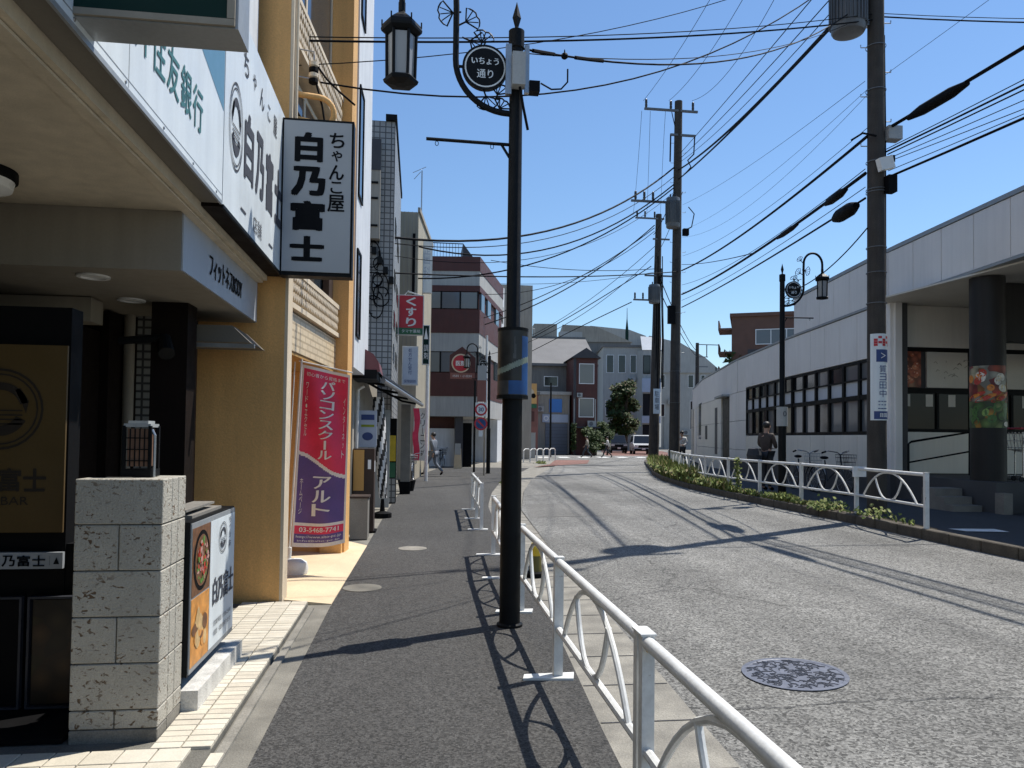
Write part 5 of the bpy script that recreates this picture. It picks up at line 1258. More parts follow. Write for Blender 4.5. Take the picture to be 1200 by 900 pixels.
tb2 = pole('tall utility pole with top crossarm and grey transformer beyond the store end', PB[0], PB[1], 16.8, .24, .17, .12, (3.2, 4.6, 7.2))
crossarm(tb2, PB[0], PB[1], 16.32, -1.62, .85, (-1.54, -.40, .63)); crossarm(tb2, PB[0], PB[1], 15.22, -.42, .75)
crossarm(tb2, PB[0], PB[1], 12.15, -2.2, 0, (-2.0, -1.6, -1.2))
MB().tube([(PB[0]-.4, PB[1]-.12, 15.2), (PB[0]-.42, PB[1]-.12, 14.0)], .035, 6).tube([(PB[0]+.72, PB[1]-.12, 15.2), (PB[0]+.68, PB[1]-.12, 14.4), (PB[0]+.4, PB[1]-.12, 14.1), (PB[0]+.55, PB[1]-.12, 13.8), (PB[0]+.3, PB[1]-.1, 13.5)], .03, 6).tube([(PB[0]-.35, PB[1]-.1, 16.25), (PB[0]-.1, PB[1], 15.4)], .02, 5).build('jumper', 'cable', tb2)
transformer(tb2, PB[0]-.32, PB[1]-.25, 10.95, 12.3, .30)
MB().tube([(PB[0]+.25, PB[1]-.1, 10.9), (PB[0]+.6, PB[1]-.1, 11.1), (PB[0]+.72, PB[1]-.1, 11.7), (PB[0]+.45, PB[1]-.1, 12.0)], .025, 6).bb((PB[0]+.2, PB[1]-.2, 10.7), (PB[0]+.45, PB[1], 11.0)).build('cable_loop', 'cable', tb2)
MB().bb((PB[0]-.5, PB[1]-.3, 6.7), (PB[0]-.2, PB[1]-.1, 7.5)).build('service_box', 'near_black', tb2)
steps(tb2, PB[0], PB[1], 5, 15, .2, R(-8))
tc = pole('utility pole with transformer and stacked crossarms third along the road', PC[0], PC[1], 15.3, .32, .18, .25)
crossarm(tc, PC[0], PC[1], 15.0, -1.5, .3, (-1.4, -.9, -.3)); crossarm(tc, PC[0], PC[1], 13.75, -.4, .65); crossarm(tc, PC[0], PC[1], 11.5, -.9, .8); crossarm(tc, PC[0], PC[1], 10.0, -1.6, -.1, (-1.5, -1.0))
transformer(tc, PC[0]-.35, PC[1]-.3, 9.75, 10.9, .33)
mb = MB(); rz_ = random.Random(3)
for k in range(9): a = R(180+k*22); mb.tube([(PC[0]+.3*math.cos(a), PC[1]+.3*math.sin(a), 4+rz_.random()), (PC[0]+.33*math.cos(a+.2), PC[1]+.33*math.sin(a+.2), 7.5), (PC[0]+.24*math.cos(a), PC[1]+.24*math.sin(a), 11+2*rz_.random())], .03, 5)
mb.build('riser_cables', 'cable', tc)
np_ = thing('pole_sign', 'small white vertical sign on the third utility pole', 'sign', (14.3, 43.1, 3.2)); MB().bb((14.0, 43.12, 3.1), (14.42, 43.16, 4.6)).build('board', 'sign_white', np_); mb = MB(); vtext(mb, '駐車場', (14.21, 43.115, 3.9), X, Z, .26, 1.2); mb.build('lettering', 'grey_ink', np_)
td = pole('small far utility pole with side arms beyond the store roof', PD[0], PD[1], 13.3, .3, .2)
for z_ in (13.1, 11.6, 10.4): crossarm(td, PD[0], PD[1], z_, -.2, 2.6 if z_ > 12 else 1.3)
MB().tube([(PD[0]+1.2, PD[1], 13.1), (PD[0]+1.2, PD[1], 11.6)], .06, 5).tube([(PD[0]+2.4, PD[1], 10.4), (PD[0]+2.4, PD[1], 9.3)], .08, 5).build('jumper', 'cable', td)

# ------------------------------------------------------------------ overhead wires
WIRES = [
 ('o', (-1.36, 8.24, 5.91), (8.15, 12.28, 9.23), 0.15, 0.013),
 ('o', (-1.34, 8.23, 5.95), (8.15, 12.28, 9.34), 0.16, 0.007),
 ('o', (-1.4, 8.24, 5.63), (8.06, 12.29, 10.68), 0.47, 0.006),
 ('o', (-1.16, 8.51, 5.59), (8.06, 12.29, 10.52), 1.06, 0.011),
 ('l', (0.86, 6.24, 4.94), (7.69, 12.33, 9.39), 0.47, 0.01),
 ('h', (9.84, 32.02, 16.81), (7.78, 12.32, 14.82), 0.56, 0.009),
 ('h', (10.98, 31.87, 16.82), (8.16, 12.27, 14.74), 0.98, 0.009),
 ('h', (12.01, 31.74, 16.83), (8.55, 12.22, 14.83), 1.53, 0.009),
 ('v', (11.49, 31.81, 14.42), (8.0, 12.29, 10.89), 0.05, 0.012),
 ('v', (11.49, 31.81, 14.19), (8.0, 12.29, 10.44), 0.14, 0.012),
 ('v', (11.49, 31.81, 14.03), (8.0, 12.29, 10.18), 0.28, 0.01),
 ('t', (11.42, 31.82, 13.68), (7.46, 12.36, 9.29), 0.27, 0.035),
 ('t', (11.42, 31.82, 13.25), (7.46, 12.36, 9.26), 0.14, 0.03),
 ('s', (-1.43, 19.33, 6.79), (11.23, 31.84, 13.79), 1.28, 0.035),
 ('s', (-0.47, 27.27, 8.62), (11.23, 31.84, 13.02), 1.49, 0.03),
 ('s', (-0.45, 27.27, 7.36), (11.23, 31.84, 12.87), 1.16, 0.028),
 ('s', (-0.72, 20.75, 6.11), (11.52, 31.81, 9.09), 0.17, 0.022),
 ('r', (4.24, 44.82, 12.36), (14.16, 43.57, 11.95), 0.32, 0.02),
 ('r', (0.58, 38.23, 6.63), (14.14, 43.57, 14.63), 1.12, 0.032),
 ('r', (1.23, 38.15, 7.12), (14.14, 43.57, 14.47), 0.82, 0.025),
 ('f', (8.27, 59.43, 9.22), (13.95, 43.6, 12.11), 0.14, 0.03),
 ('f', (9.27, 61.32, 8.76), (12.78, 43.74, 9.9), -0.04, 0.03),
 ('c', (7.93, 12.3, 7.08), (11.59, 31.8, 9.13), 0.24, 0.03),
 ('c', (7.9, 12.31, 6.41), (11.6, 31.8, 8.06), 0.19, 0.035),
 ('c', (7.9, 12.31, 5.96), (11.6, 31.8, 7.48), 0.09, 0.022),
 ('n', (7.93, 12.3, 7.93), (11.59, 31.8, 10.94), 0.35, 0.004),
 ('n', (7.93, 12.3, 7.83), (11.59, 31.8, 10.63), 0.62, 0.004),
 ('c2', (8.1, 17.12, 6.17), (11.59, 31.8, 9.4), 0.08, 0.012),
 ('p', (7.93, 12.3, 5.42), (8.35, 16.08, 4.99), 0.2, 0.012),
 ('d', (9.77, 32.03, 16.34), (12.84, 43.74, 15.25), 0.44, 0.009),
 ('d', (10.15, 31.98, 16.34), (13.67, 43.63, 15.26), 0.47, 0.009),
 ('d', (10.83, 31.89, 16.35), (14.5, 43.53, 15.27), -0.52, 0.009),
 ('x', (-1.38, 19.33, 6.64), (11.23, 31.84, 13.37), 1.26, 0.014),
 ('x', (0.76, 38.21, 9.19), (14.14, 43.57, 14.26), 1.59, 0.018),
 ('x', (4.25, 44.82, 10.94), (14.11, 43.58, 11.74), 0.28, 0.014),
 ('x', (0.6, 38.23, 5.4), (14.1, 43.58, 12.74), 1.55, 0.016),
 ('x', (8.27, 59.43, 9.5), (14.2, 43.56, 13.37), 0.55, 0.018),
 ('x', (-0.71, 20.25, 6.47), (11.23, 31.84, 12.67), 1.24, 0.01),
 ('x', (7.9, 12.31, 6.49), (11.6, 31.8, 8.48), 0.33, 0.008),
 ('x', (7.9, 12.31, 6.16), (11.6, 31.8, 7.79), 0.17, 0.008),
 ('x', (7.9, 12.31, 8.09), (11.62, 31.79, 12.1), 0.19, 0.005),
 ('x', (7.93, 12.3, 7.23), (11.63, 31.79, 9.79), 0.34, 0.006),
 ('x', (11.61, 31.8, 12.68), (14.2, 43.56, 12.74), 0.34, 0.015),
 ('x', (11.5, 31.81, 13.45), (14.09, 43.58, 14.05), 0.31, 0.02),
 ('x', (2.11, 8.81, 7.16), (7.92, 12.3, 9.89), 0.2, 0.006),
 ('x', (0.74, 6.36, 4.97), (7.69, 12.33, 9.18), 0.3, 0.005),
 ('e', (14.58, 43.52, 11.17), (33.53, 86.48, 12.24), 0.55, 0.03),
 ('e', (14.58, 43.52, 10.39), (33.53, 86.48, 11.62), 0.49, 0.03),
 ('b', (8.27, 12.26, 7.21), (8.87, -17.74, 8.31), 0.5, 0.032),
 ('b', (8.27, 12.26, 6.85), (8.87, -17.74, 6.97), 0.5, 0.008),
 ('b', (8.26, 12.26, 6.8), (8.86, -17.74, 6.66), 0.5, 0.016),
 ('b', (8.3, 12.26, 6.76), (8.9, -17.74, 6.48), 0.5, 0.012),
 ('b', (8.29, 12.26, 6.62), (8.89, -17.74, 4.97), 0.5, 0.007),
 ('b', (8.32, 12.25, 6.35), (8.92, -17.75, 6.26), 0.5, 0.022),
 ('b', (8.3, 12.26, 6.68), (8.9, -17.74, 5.71), 0.5, 0.007),
 ('b', (8.31, 12.26, 6.46), (8.91, -17.74, 5.8), 0.5, 0.007),
 ('b', (8.24, 12.26, 9.27), (22.0, 9.5, 9.6), 0.4, 0.014),
 ('b', (8.24, 12.26, 9.33), (22.0, 9.5, 9.7), 0.4, 0.007),
 ('b', (8.25, 12.26, 8.2), (8.85, -17.74, 8.83), 0.3, 0.004),
]

WL = {'o': ('overhead cable crossing the street from ochre facade to near utility pole', 'wires from the ochre facade'),
 'l': ('thin cable strung from the near lamp post top to the transformer', None),
 'h': ('thin high tension wire between tops of the two nearest utility poles', 'high tension wires at the pole tops'),
 'v': ('low tension wire slanting between the two nearest utility poles', 'low tension wires between the near poles'),
 't': ('thick twisted cable from the drum transformer to the second pole', 'thick transformer cables'),
 's': ('sagging overhead cable from the left shop buildings to second utility pole', 'cables from the left shops to the second pole'),
 'r': ('overhead cable from dark red corner building to the third utility pole', 'cables by the dark red building'),
 'f': ('overhead cable from far buildings to the third utility pole', 'cables from the far buildings'),
 'c': ('thick telephone cable between the two nearest utility poles', 'telephone cables between the near poles'),
 'n': ('hair thin wire between the two nearest utility poles', 'hair thin wires between the near poles'),
 'c2': ('short telephone branch cable from splice case to second utility pole', None),
 'p': ('feed wire from near utility pole to the right street lamp', None),
 'd': ('thin wire dropping between second and third utility poles', 'wires between the second and third poles'),
 'e': ('cable from third utility pole to the small far pole', 'cables to the small far pole'),
 'x': ('', 'thin secondary overhead wires'),
 'b': ('overhead line leaving the near utility pole towards the right edge', 'lines leaving the near pole')}
def wpts(a, b, sag, n=20):
    a, b = Vector(a), Vector(b); return [a.lerp(b, i/n)-Vector((0, 0, 4*sag*(i/n)*(1-i/n))) for i in range(n+1)]
nk = {}
WLAB = {
 'o': ['thick black cable from ochre facade over the lamp post to the near utility pole', 'thin upper wire running just above the thick ochre facade cable', 'thin slack wire rising from the ochre facade insulator to the sky', 'low sagging cable from the ochre facade passing under the lamp name disc'],
 'h': ['high tension wire from the left insulator of the tall crossarm', 'high tension wire from the middle insulator of the tall crossarm', 'high tension wire from the right insulator of the tall crossarm'],
 'v': ['topmost low tension wire slanting above the twisted transformer cable', 'middle low tension wire slanting above the twisted transformer cable', 'lowest low tension wire slanting above the twisted transformer cable'],
 't': ['thick twisted cable from the drum transformer to the second pole', 'second thick cable just under the twisted transformer cable'],
 's': ['sagging thick cable from the tiled tower cable cluster to second pole', 'sagging cable from upper beige building wall to the second pole', 'sagging cable from lower beige building wall to the second pole', 'nearly level cable from tiled tower across to the second pole'],
 'r': ['level cable from white tower roof to the third utility pole', 'lower slanting cable from dark red building front to third pole top', 'upper slanting cable from dark red building front to third pole top'],
 'f': ['slanting cable from the beige tower to the third pole crossarm', 'lowest cable from the corner shop to the third pole side arm'],
 'c': ['upper telephone cable from the clamp of the near pole to second pole', 'middle telephone cable carrying the long splice case to second pole', 'lower telephone cable carrying the fat splice case to second pole'],
 'n': ['hair thin upper wire high above the telephone cables', 'hair thin lower wire high above the telephone cables'],
 'd': ['left thin wire dropping from the tall crossarm to the third pole', 'middle thin wire dropping from the tall crossarm to the third pole', 'right thin wire dropping from the tall crossarm to the third pole'],
 'x': ['thin wire beside the thick cable from the tiled tower', 'thin wire above the slanting cables of the dark red building', 'thin level wire below the white tower roof cable', 'thin wire crossing low over the dark red building', 'thin wire from the beige tower up to the third pole arm', 'thin wire from the tiled tower below its thick cables', 'thin companion wire just above the middle telephone cable', 'thin companion wire just below the middle telephone cable', 'very thin wire high between the two nearest poles', 'very thin wire just under the upper telephone cable', 'short slack wire between second and third poles, lower one', 'short slack wire between second and third poles, upper one', 'thin wire along the top edge to the near pole', 'thin wire from lamp post top running beside the jointed cable'],
 'e': ['upper cable from third utility pole to the small far pole', 'lower cable from third utility pole to the small far pole'],
 'b': ['thick line with splice case leaving the near pole past the grey box', 'thin line directly under the thick splice case line', 'medium line second under the thick splice case line', 'slightly slack line third under the thick splice case line', 'thin steep line leaving the near pole by the white service box', 'lowest thick line leaving the near pole by the black service box', 'thin line between the slack line and the steep line at near pole', 'thin line just above the lowest thick line at the near pole', 'thick level line from the drum transformer height over the store roof', 'thin level line above the thick one over the store roof', 'hair thin line rising from the near pole to the upper right sky']}
for k, a, b, sag, r in WIRES:
        o = MB().tube(wpts(a, b, sag), r, 5).build('overhead_wire', 'cable', None); nk[k] = nk.get(k, 0)+1; ls = WLAB.get(k); tag(o, ls[nk[k]-1] if ls else WL[k][0], 'wire', WL[k][1])
def splice(name, label, k, t0, t1, r, off=-.03):
    a, b, sag = [(a, b, s) for q, a, b, s, _ in WIRES if q == k[0]][k[1]]
    n = 20; P = [Vector(a).lerp(Vector(b), t)-Vector((0, 0, 4*sag*t*(1-t)-off)) for t in [t0+(t1-t0)*i/4 for i in range(5)]]
    o = MB().tube(P, [r*.5, r, r, r, r*.5], 10).build(name, 'near_black', None, smooth=True); tag(o, label, 'splice case')
splice('splice_case', 'black splice case on the telephone cable left of near utility pole', ('c', 1), .045, .10, .085)
splice('splice_case', 'fat black splice case on lower telephone cable beside near utility pole', ('c', 2), .02, .075, .13)
splice('splice_case', 'long thin black splice case midway along the telephone cable', ('c', 1), .19, .27, .06)
splice('splice_case', 'black splice case on the cable right of the near utility pole', ('b', 0), .02, .065, .09)
star = thing('cable_joint', 'small dark star shaped cable joint with dangling end beside lamp post top', 'cable joint', (1.35, 6.6, 4.9))
a, b, sag = [(a, b, s) for q, a, b, s, _ in WIRES if q == 'l'][0]
pj_ = Vector(a).lerp(Vector(b), .062)-Vector((0, 0, 4*sag*.062*.938))
MB().ell(pj_, (.035, .035, .03), 8, 6).lathe([(.012, 0), (.004, .06)], pj_, 6).build('joint', 'near_black', star)
MB().tube([pj_+Vector((.03, 0, -.12)), pj_+Vector((.03, 0, -.24)), pj_+Vector((-.03, 0, -.31)), pj_+Vector((-.12, 0, -.32)), pj_+Vector((-.22, 0, -.27))], .008, 5).build('loose_end', 'cable', star, smooth=True)
for t0, t1 in ((.012, .045), (.08, .13)):
    p = [Vector(a).lerp(Vector(b), t)-Vector((0, 0, 4*sag*t*(1-t))) for t in (t0, (t0+t1)/2, t1)]; MB().tube(p, .018, 6).build('wrap', 'cable', star)

# ------------------------------------------------------------------ buildings across the crossing
def fbuild(name, label, x0, x1, y, dep, h, wall, rz=0, wins=(), roof='flat', wm='glass', fm='white_ink', cat='building', trim=None, base=0):
    """Box building in a local frame: front from x=0 to its width facing the viewer; windows with panes."""
    t = thing(name, label, cat, (x0, y, base), rz); W = x1-x0
    MB().bb((0, 0, 0), (W, dep, h)).build('wall', wall, t, world=False)
    if roof == 'flat': MB().bb((-.15, -.15, h+.002), (W+.15, dep+.15, h+.3)).build('roof', trim or 'grey_roof', t, world=False)
    elif roof == 'gable': MB().prism([(-.3, -.3, h+.002), (W+.3, -.3, h+.002), (W/2, -.3, h+W*.42)], (0, dep+.6, 0)).build('roof', trim or 'dark_slate', t, world=False)
    elif roof == 'slope': MB().add([(-.3, -.5, h+.003), (W+.3, -.5, h+.003), (W+.3, dep*.6, h+3), (-.3, dep*.6, h+3), (-.3, dep+.3, h), (W+.3, dep+.3, h)], [(0, 1, 2, 3), (3, 2, 5, 4), (0, 3, 4), (1, 5, 2), (0, 4, 5, 1)]).build('roof', trim or 'grey_roof', t, world=False)
    for q in wins: window(t, q[0]*W, q[1]*W, q[2], q[3], -.002, q[4] if len(q) > 4 else 1, fm, q[5] if len(q) > 5 else wm, .07, .12)
    return t
# Y distances about 64 to 110 m, the crossing lies in front
t = fbuild('roofed_hall', 'wide grey building with big sloping roof closing the end of the street', 8.0, 17.3, 72, 14, 8.6, 'grey_wall', R(-3), [(.18, .36, 4.4, 6.0), (.45, .6, 6.6, 7.6, 1), (.7, .82, 6.6, 7.6, 1)], 'none')
MB().prism([(-.3, -.4, 8.6), (9.5, -.4, 8.6), (9.5, 7, 12.0), (-.3, 7, 12.0)], (0, 0, .25)).build('roof', 'grey_roof', t, world=False)
MB().bb((-.2, 7.1, 8.6), (9.5, 14, 12.5)).build('upper_wall', 'grey_wall', t, world=False); MB().bb((4.0, 8, 12.52), (6.5, 10, 14.0)).build('plant_room', 'beige_wall', t, world=False); MB().bb((6.8, 8, 12.52), (9.3, 9, 13.2)).build('roof_units', 'pale_wall', t, world=False)
mb = MB()
for k in range(14): mb.tube([(-.2+.32*k, 7.2, 12.5), (-.2+.32*k, 7.2, 13.3)], .03, 4)
mb.tube([(-.2, 7.2, 13.3), (4.0, 7.2, 13.3)], .04, 4); mb.build('roof_railing', 'pale_wall', t, world=False, kind='stuff')
sh = fbuild('shutter_shop', 'low shop with blue grey roller shutter and pale signboard at street end', 10.9, 14.1, 68.5, 4, 5.6, 'beige_wall', 0, [], 'flat', trim='pale_wall')
MB().bb((.9, -.09, .05), (3.0, -.01, 2.9)).build('roller_shutter', 'shutter_blue', sh, world=False); MB().bb((.6, -.14, 3.0), (3.05, -.01, 3.75)).build('signboard', 'pale_blue', sh, world=False); MB().disc((.95, -.145, 3.38), X, Z, .24, inner=.6).build('sign_ring', 'white_ink', sh, world=False); MB().bb((1.25, -.1, 3.95), (2.45, -.01, 5.2)).build('blue_panel', 'panel_blue', sh, world=False)
for k in range(8): MB().bb((.92, -.11, .3+.32*k), (2.98, -.095, .32+.32*k)).build('shutter_rib', 'dark_slate', sh, world=False)
mh2 = fbuild('maroon_house', 'narrow maroon gabled house with two white framed windows at street end', 14.25, 16.5, 67.5, 7, 9.0, 'maroon', R(-2), [(.22, .86, 6.6, 8.5, 1, 'glass_curtain'), (.22, .86, 2.9+.6, 5.3, 1, 'glass_curtain')], 'gable')
MB().bb((-.02, -.1, 0), (.22, -.01, 9.0)).build('corner_board', 'dark_slate', mh2, world=False); MB().bb((.2, -.8, 2.5), (2.4, -.01, 2.62)).build('porch_roof', 'dark_slate', mh2, world=False)
gw = fbuild('pale_apartment', 'pale grey apartment with bay windows behind the street tree', 24.1, 31.2, 95.5, 12, 13.6, 'pale_wall', R(-8), [(.06, .20, 10.2, 12.6), (.28, .42, 10.2, 12.6), (.5, .62, 10.2, 12.6), (.05, .25, 4.6, 6.6)], 'flat')
tr2 = fbuild('terrace_block', 'grey stepped roof terrace block rising behind the maroon house', 22.6, 29.8, 103, 10, 15.2, 'grey_wall', R(-8), [(.55, .8, 13.0, 14.4)], 'none')
MB().prism([(-2.5, -.2, 15.2), (7.4, -.2, 15.2), (2.2, -.2, 17.4), (-2.5, -.2, 17.6)], (0, 10, 0)).build('roof', 'beige_wall', tr2, world=False)
by_ = MB().prism([(5.0, -1.4, .5), (7.2, -1.4, .5), (7.7, -.01, .5), (4.4, -.01, .5)], (0, 0, 12.6)).build('bay', 'pale_wall', gw, world=False); MB().add([(4.9, -1.5, 13.12), (7.4, -1.5, 13.12), (7.9, 0, 14.9), (4.9, 0, 15.1)], [(0, 1, 2, 3)]).build('bay_roof', 'white_wall', gw, world=False)
for z0, z1 in ((10.0, 12.4), (4.6, 7.4), (.9, 3.4)):
    for a in (5.05, 6.25): window(gw, a, a+.95, z0, z1, -1.41, 1, 'frame_black', 'glass', .07, .1)
MB().bb((4.9, -1.75, 3.6), (7.3, -1.42, 5.4-.9)).build('balcony', 'pale_blue', gw, world=False); MB().bb((4.9, -1.75, 7.6), (7.3, -1.42, 9.4)).build('balcony', 'pale_blue', gw, world=False)
bb2 = fbuild('stepped_apartment', 'large grey apartment block stepping down to right behind utility poles', 35.6, 46.5, 111, 14, 11.8, 'pale_wall', R(-10), [(.1, .2, 9.5, 11.5), (.3, .4, 9.5, 11.5), (.52, .6, 9.5, 11.5), (.1, .2, 5, 7), (.3, .38, 3.0, 7.5), (.55, .62, 3.0, 7.5), (.7, .76, 9.5, 11.5)], 'none')
MB().prism([(-.3, -.3, 11.8), (11, -.3, 11.8), (8.2, -.3, 14.2), (4.5, -.3, 16.4), (-.3, -.3, 17.5)], (0, 14.6, 0)).build('roof', 'pale_wall', bb2, world=False)
MB().bb((-9, 4, 0), (-.32, 16, 16.2)).build('rear_wall', 'grey_wall', bb2, world=False); MB().prism([(-9.2, 3.7, 16.21), (-.3, 3.7, 16.21), (-.3, 3.7, 18.0), (-3, 3.7, 19.0), (-9.2, 3.7, 19.6)], (0, 12.5, 0)).build('rear_roof', 'pale_wall', bb2, world=False)
t = thing('steel_spire', 'thin green spire mast on the roof behind the street end', 'mast', (30.6, 107, 15)); MB().tube([(30.6, 107, 10), (30.6, 107, 17.5), (30.6, 107, 19.4), (30.6, 107, 21.0)], [.28, .25, .06, .03], 8).build('mast', 'green_sign', t)
br = fbuild('brick_apartment', 'brown brick apartment block with balconies rising behind the store', 26.3, 40, 60, 14, 12.0, 'brick_red', R(-25), [(.14, .5, 9.6, 10.9, 4, 'glass_pale')], 'flat', trim='brick_red')
MB().bb((1.3, -.06, 6.5), (8, -.02, 9.2)).build('dark_band', 'dark_slate', br, world=False)
for z_ in (10.9, 8.9, 7.0): MB().bb((-1.1, -.2, z_), (-.01, 3, z_+.16)).bb((-1.1, -.2, z_+.161), (-1.0, 3, z_+.8)).build('balcony', 'brick_red', br, world=False)
bal = thing('balcony_plant', 'small green plant on a brick apartment balcony', 'plant', (26.3, 60, 9)); mb = MB()
for k in range(120):
    p = Vector((26.3+rnd.gauss(0, .25), 60.2+rnd.gauss(0, .3), 8.15+rnd.random()*.9)); d = Vector((rnd.uniform(-1, 1), rnd.uniform(-1, 1), rnd.uniform(-.4, .6)))*.2; e = d.orthogonal()*.5; mb.mi(k % 3).add([p, p+d+e, p+d*2, p+d-e], [(0, 1, 2, 3)])
mb.build('leaves', ['leaf0', 'leaf1', 'leaf2'], bal)
lhs = fbuild('corner_shop', 'small corner shop with tan hoarding beside the grey hall', 8.9, 10.7, 66, 4, 5.4, 'maroon_light', 0, [(.1, .6, .4, 2.6)], 'flat')
hs = thing('hoarding', 'yellow and brown picture board on the corner shop roof', 'sign', (9.6, 65.8, 5)); MB().bb((9.4, 65.6, 4.6), (10.5, 65.7, 6.4)).build('board', 'ochre', hs); mb = MB().disc((9.9, 65.59, 5.6), X, Z, .35, n=14); mb.mi(1).disc((10.2, 65.585, 5.3), X, Z, .22, n=12); mb.mi(2).bb((9.4, 65.585, 4.2), (10.5, 65.6, 4.55)); mb.build('print', ['cream_trim', 'dark_wood', 'green_ink'], hs)
rs = thing('arrow_sign', 'dark red hooked sign board at the corner shop', 'sign', (9.5, 65.6, 3)); MB().prism([(9.2, 65.55, 3.2), (9.9, 65.55, 3.0), (10.3, 65.55, 3.0), (10.3, 65.55, 3.9), (9.6, 65.55, 3.95), (9.2, 65.55, 4.0)], (0, .08, 0)).build('board', 'maroon', rs)
cbx = thing('roadside_cabinet', 'pale grey roadside cabinet standing at the far left corner', 'cabinet', (8.6, 56, 0)); MB().bb((8.3, 56, 0), (8.9, 56.4, 1.9)).bb((8.28, 55.98, 1.901), (8.92, 56.42, 1.95)).build('body', 'box_grey', cbx)
dpole = thing('dark_post', 'thin dark post standing at the far corner before the shutter shop', 'post', (10.6, 59, 0)); MB().cyl((10.6, 59, 0), (10.6, 59, 6.0), .09, .07, 10).build('post', 'black_metal', dpole)
gpole = thing('grey_post', 'thin pale curved mirror post before the roller shutter', 'post', (11.9, 66, 0)); MB().tube([(11.9, 66, 0), (11.9, 66, 3.0), (11.75, 66, 3.4)], .05, 6).build('post', 'pale_wall', gpole)

for par, items in ((mh2, ((1.3, -.35, 2.63, .8, .3, .55), (.3, -.25, 5.35, .5, .22, .4))), (gw, ((2.1, -.5, 3.2, .9, .45, .8), (3.4, -.4, 9.0, .8, .38, .6))), (bb2, ((2.6, -.6, 6.9, 1.2, .55, .8), (4.9, -.5, 2.2, 1.0, .45, .8))), (sh, ((.1, -.35, 4.0, .6, .3, .5),))):
    for a, y_, z_, w_, d_, h_ in items:
        u = MB().bb((a, y_, z_), (a+w_, y_+d_, z_+h_)).build('air_conditioner', 'box_grey', par, world=False); MB().disc((a+w_*.4, y_-.006, z_+h_/2), X, Z, h_*.36, n=16).build('fan_grille', 'trans_grey', u, world=False)
    for a in (.06, 3.12 if par is sh else 2.05): MB().cyl((a, -.07, .1), (a, -.07, 5.2), .05, n=8).build('downpipe', 'box_grey', par, world=False)
# ------------------------------------------------------------------ round signs at the left corner
t = thing('round_shop_sign', 'red round shop sign with white characters on a maroon board', 'sign', (1.75, 33, 4.1))
MB().prism([(1.35, 33, 4.12), (2.5, 33, 4.12), (2.5, 33, 5.1), (1.9, 33, 5.6), (1.35, 33, 5.2)], (0, .12, 0)).build('board', 'maroon', t)
mb = MB().mi(0).disc((1.85, 32.985, 4.85), X, Z, .42); mb.mi(1).disc((1.85, 32.975, 4.85), X, Z, .36); mb.mi(2).bb((1.38, 32.98, 4.15), (2.47, 32.995, 4.42)); mb.build('disc', ['cream_trim', 'red_sign', 'maroon_light'], t)
mb = MB(); text(mb, '医院', (1.85, 32.97, 4.85), X, Z, .46, .24, bold=.02); text(mb, '内科・小児科', (1.92, 32.978, 4.28), X, Z, .85, .11); mb.build('lettering', 'white_ink', t)
MB().cyl((2.5, 33.1, 0), (2.5, 33.1, 4.1), .05, n=8).build('pole', 'black_metal', t)
pk = thing('pink_board', 'narrow faded pink notice board on a post at the left corner', 'sign', (2.6, 30.2, 2.9)); MB().bb((2.38, 30.2, 3.02), (2.74, 30.25, 4.4)).build('board', 'maroon_light', pk); MB().bb((2.38, 30.19, 3.9), (2.74, 30.199, 4.5)).build('header', 'box_grey', pk); MB().cyl((2.70, 30.3, 0), (2.70, 30.3, 4.5), .035, n=8).build('pole', 'greige', pk)
ts = thing('traffic_sign', 'round red ringed white traffic sign above the blue one', 'traffic sign', (2.52, 30.1, 2.5)); mb = MB().mi(0).bb((2.3, 30.1, 2.42), (2.76, 30.13, 2.98)); mb.mi(1).disc((2.53, 30.09, 2.70), X, Z, .25, inner=.72); mb.mi(0).disc((2.53, 30.092, 2.70), X, Z, .18); mb.build('plate', ['sign_white', 'red_sign'], ts); mb = MB(); text(mb, '30', (2.53, 30.088, 2.70), X, Z, .22, .17, bold=.02); mb.build('number', 'navy_print', ts)
ts = thing('traffic_sign', 'round blue no parking sign with red ring and slash', 'traffic sign', (2.52, 30.1, 1.9)); mb = MB().mi(2).bb((2.45, 30.1, 1.6), (2.61, 30.13, 2.35)); mb.mi(1).disc((2.53, 30.09, 2.12), X, Z, .27, inner=.76); mb.mi(0).disc((2.53, 30.092, 2.12), X, Z, .206); mb.mi(1).add([(2.38, 30.088, 2.22), (2.43, 30.088, 2.27), (2.68, 30.088, 2.02), (2.63, 30.088, 1.97)], [(0, 3, 2, 1)]); mb.build('plate', ['blue_print', 'red_sign', 'sign_white'], ts)

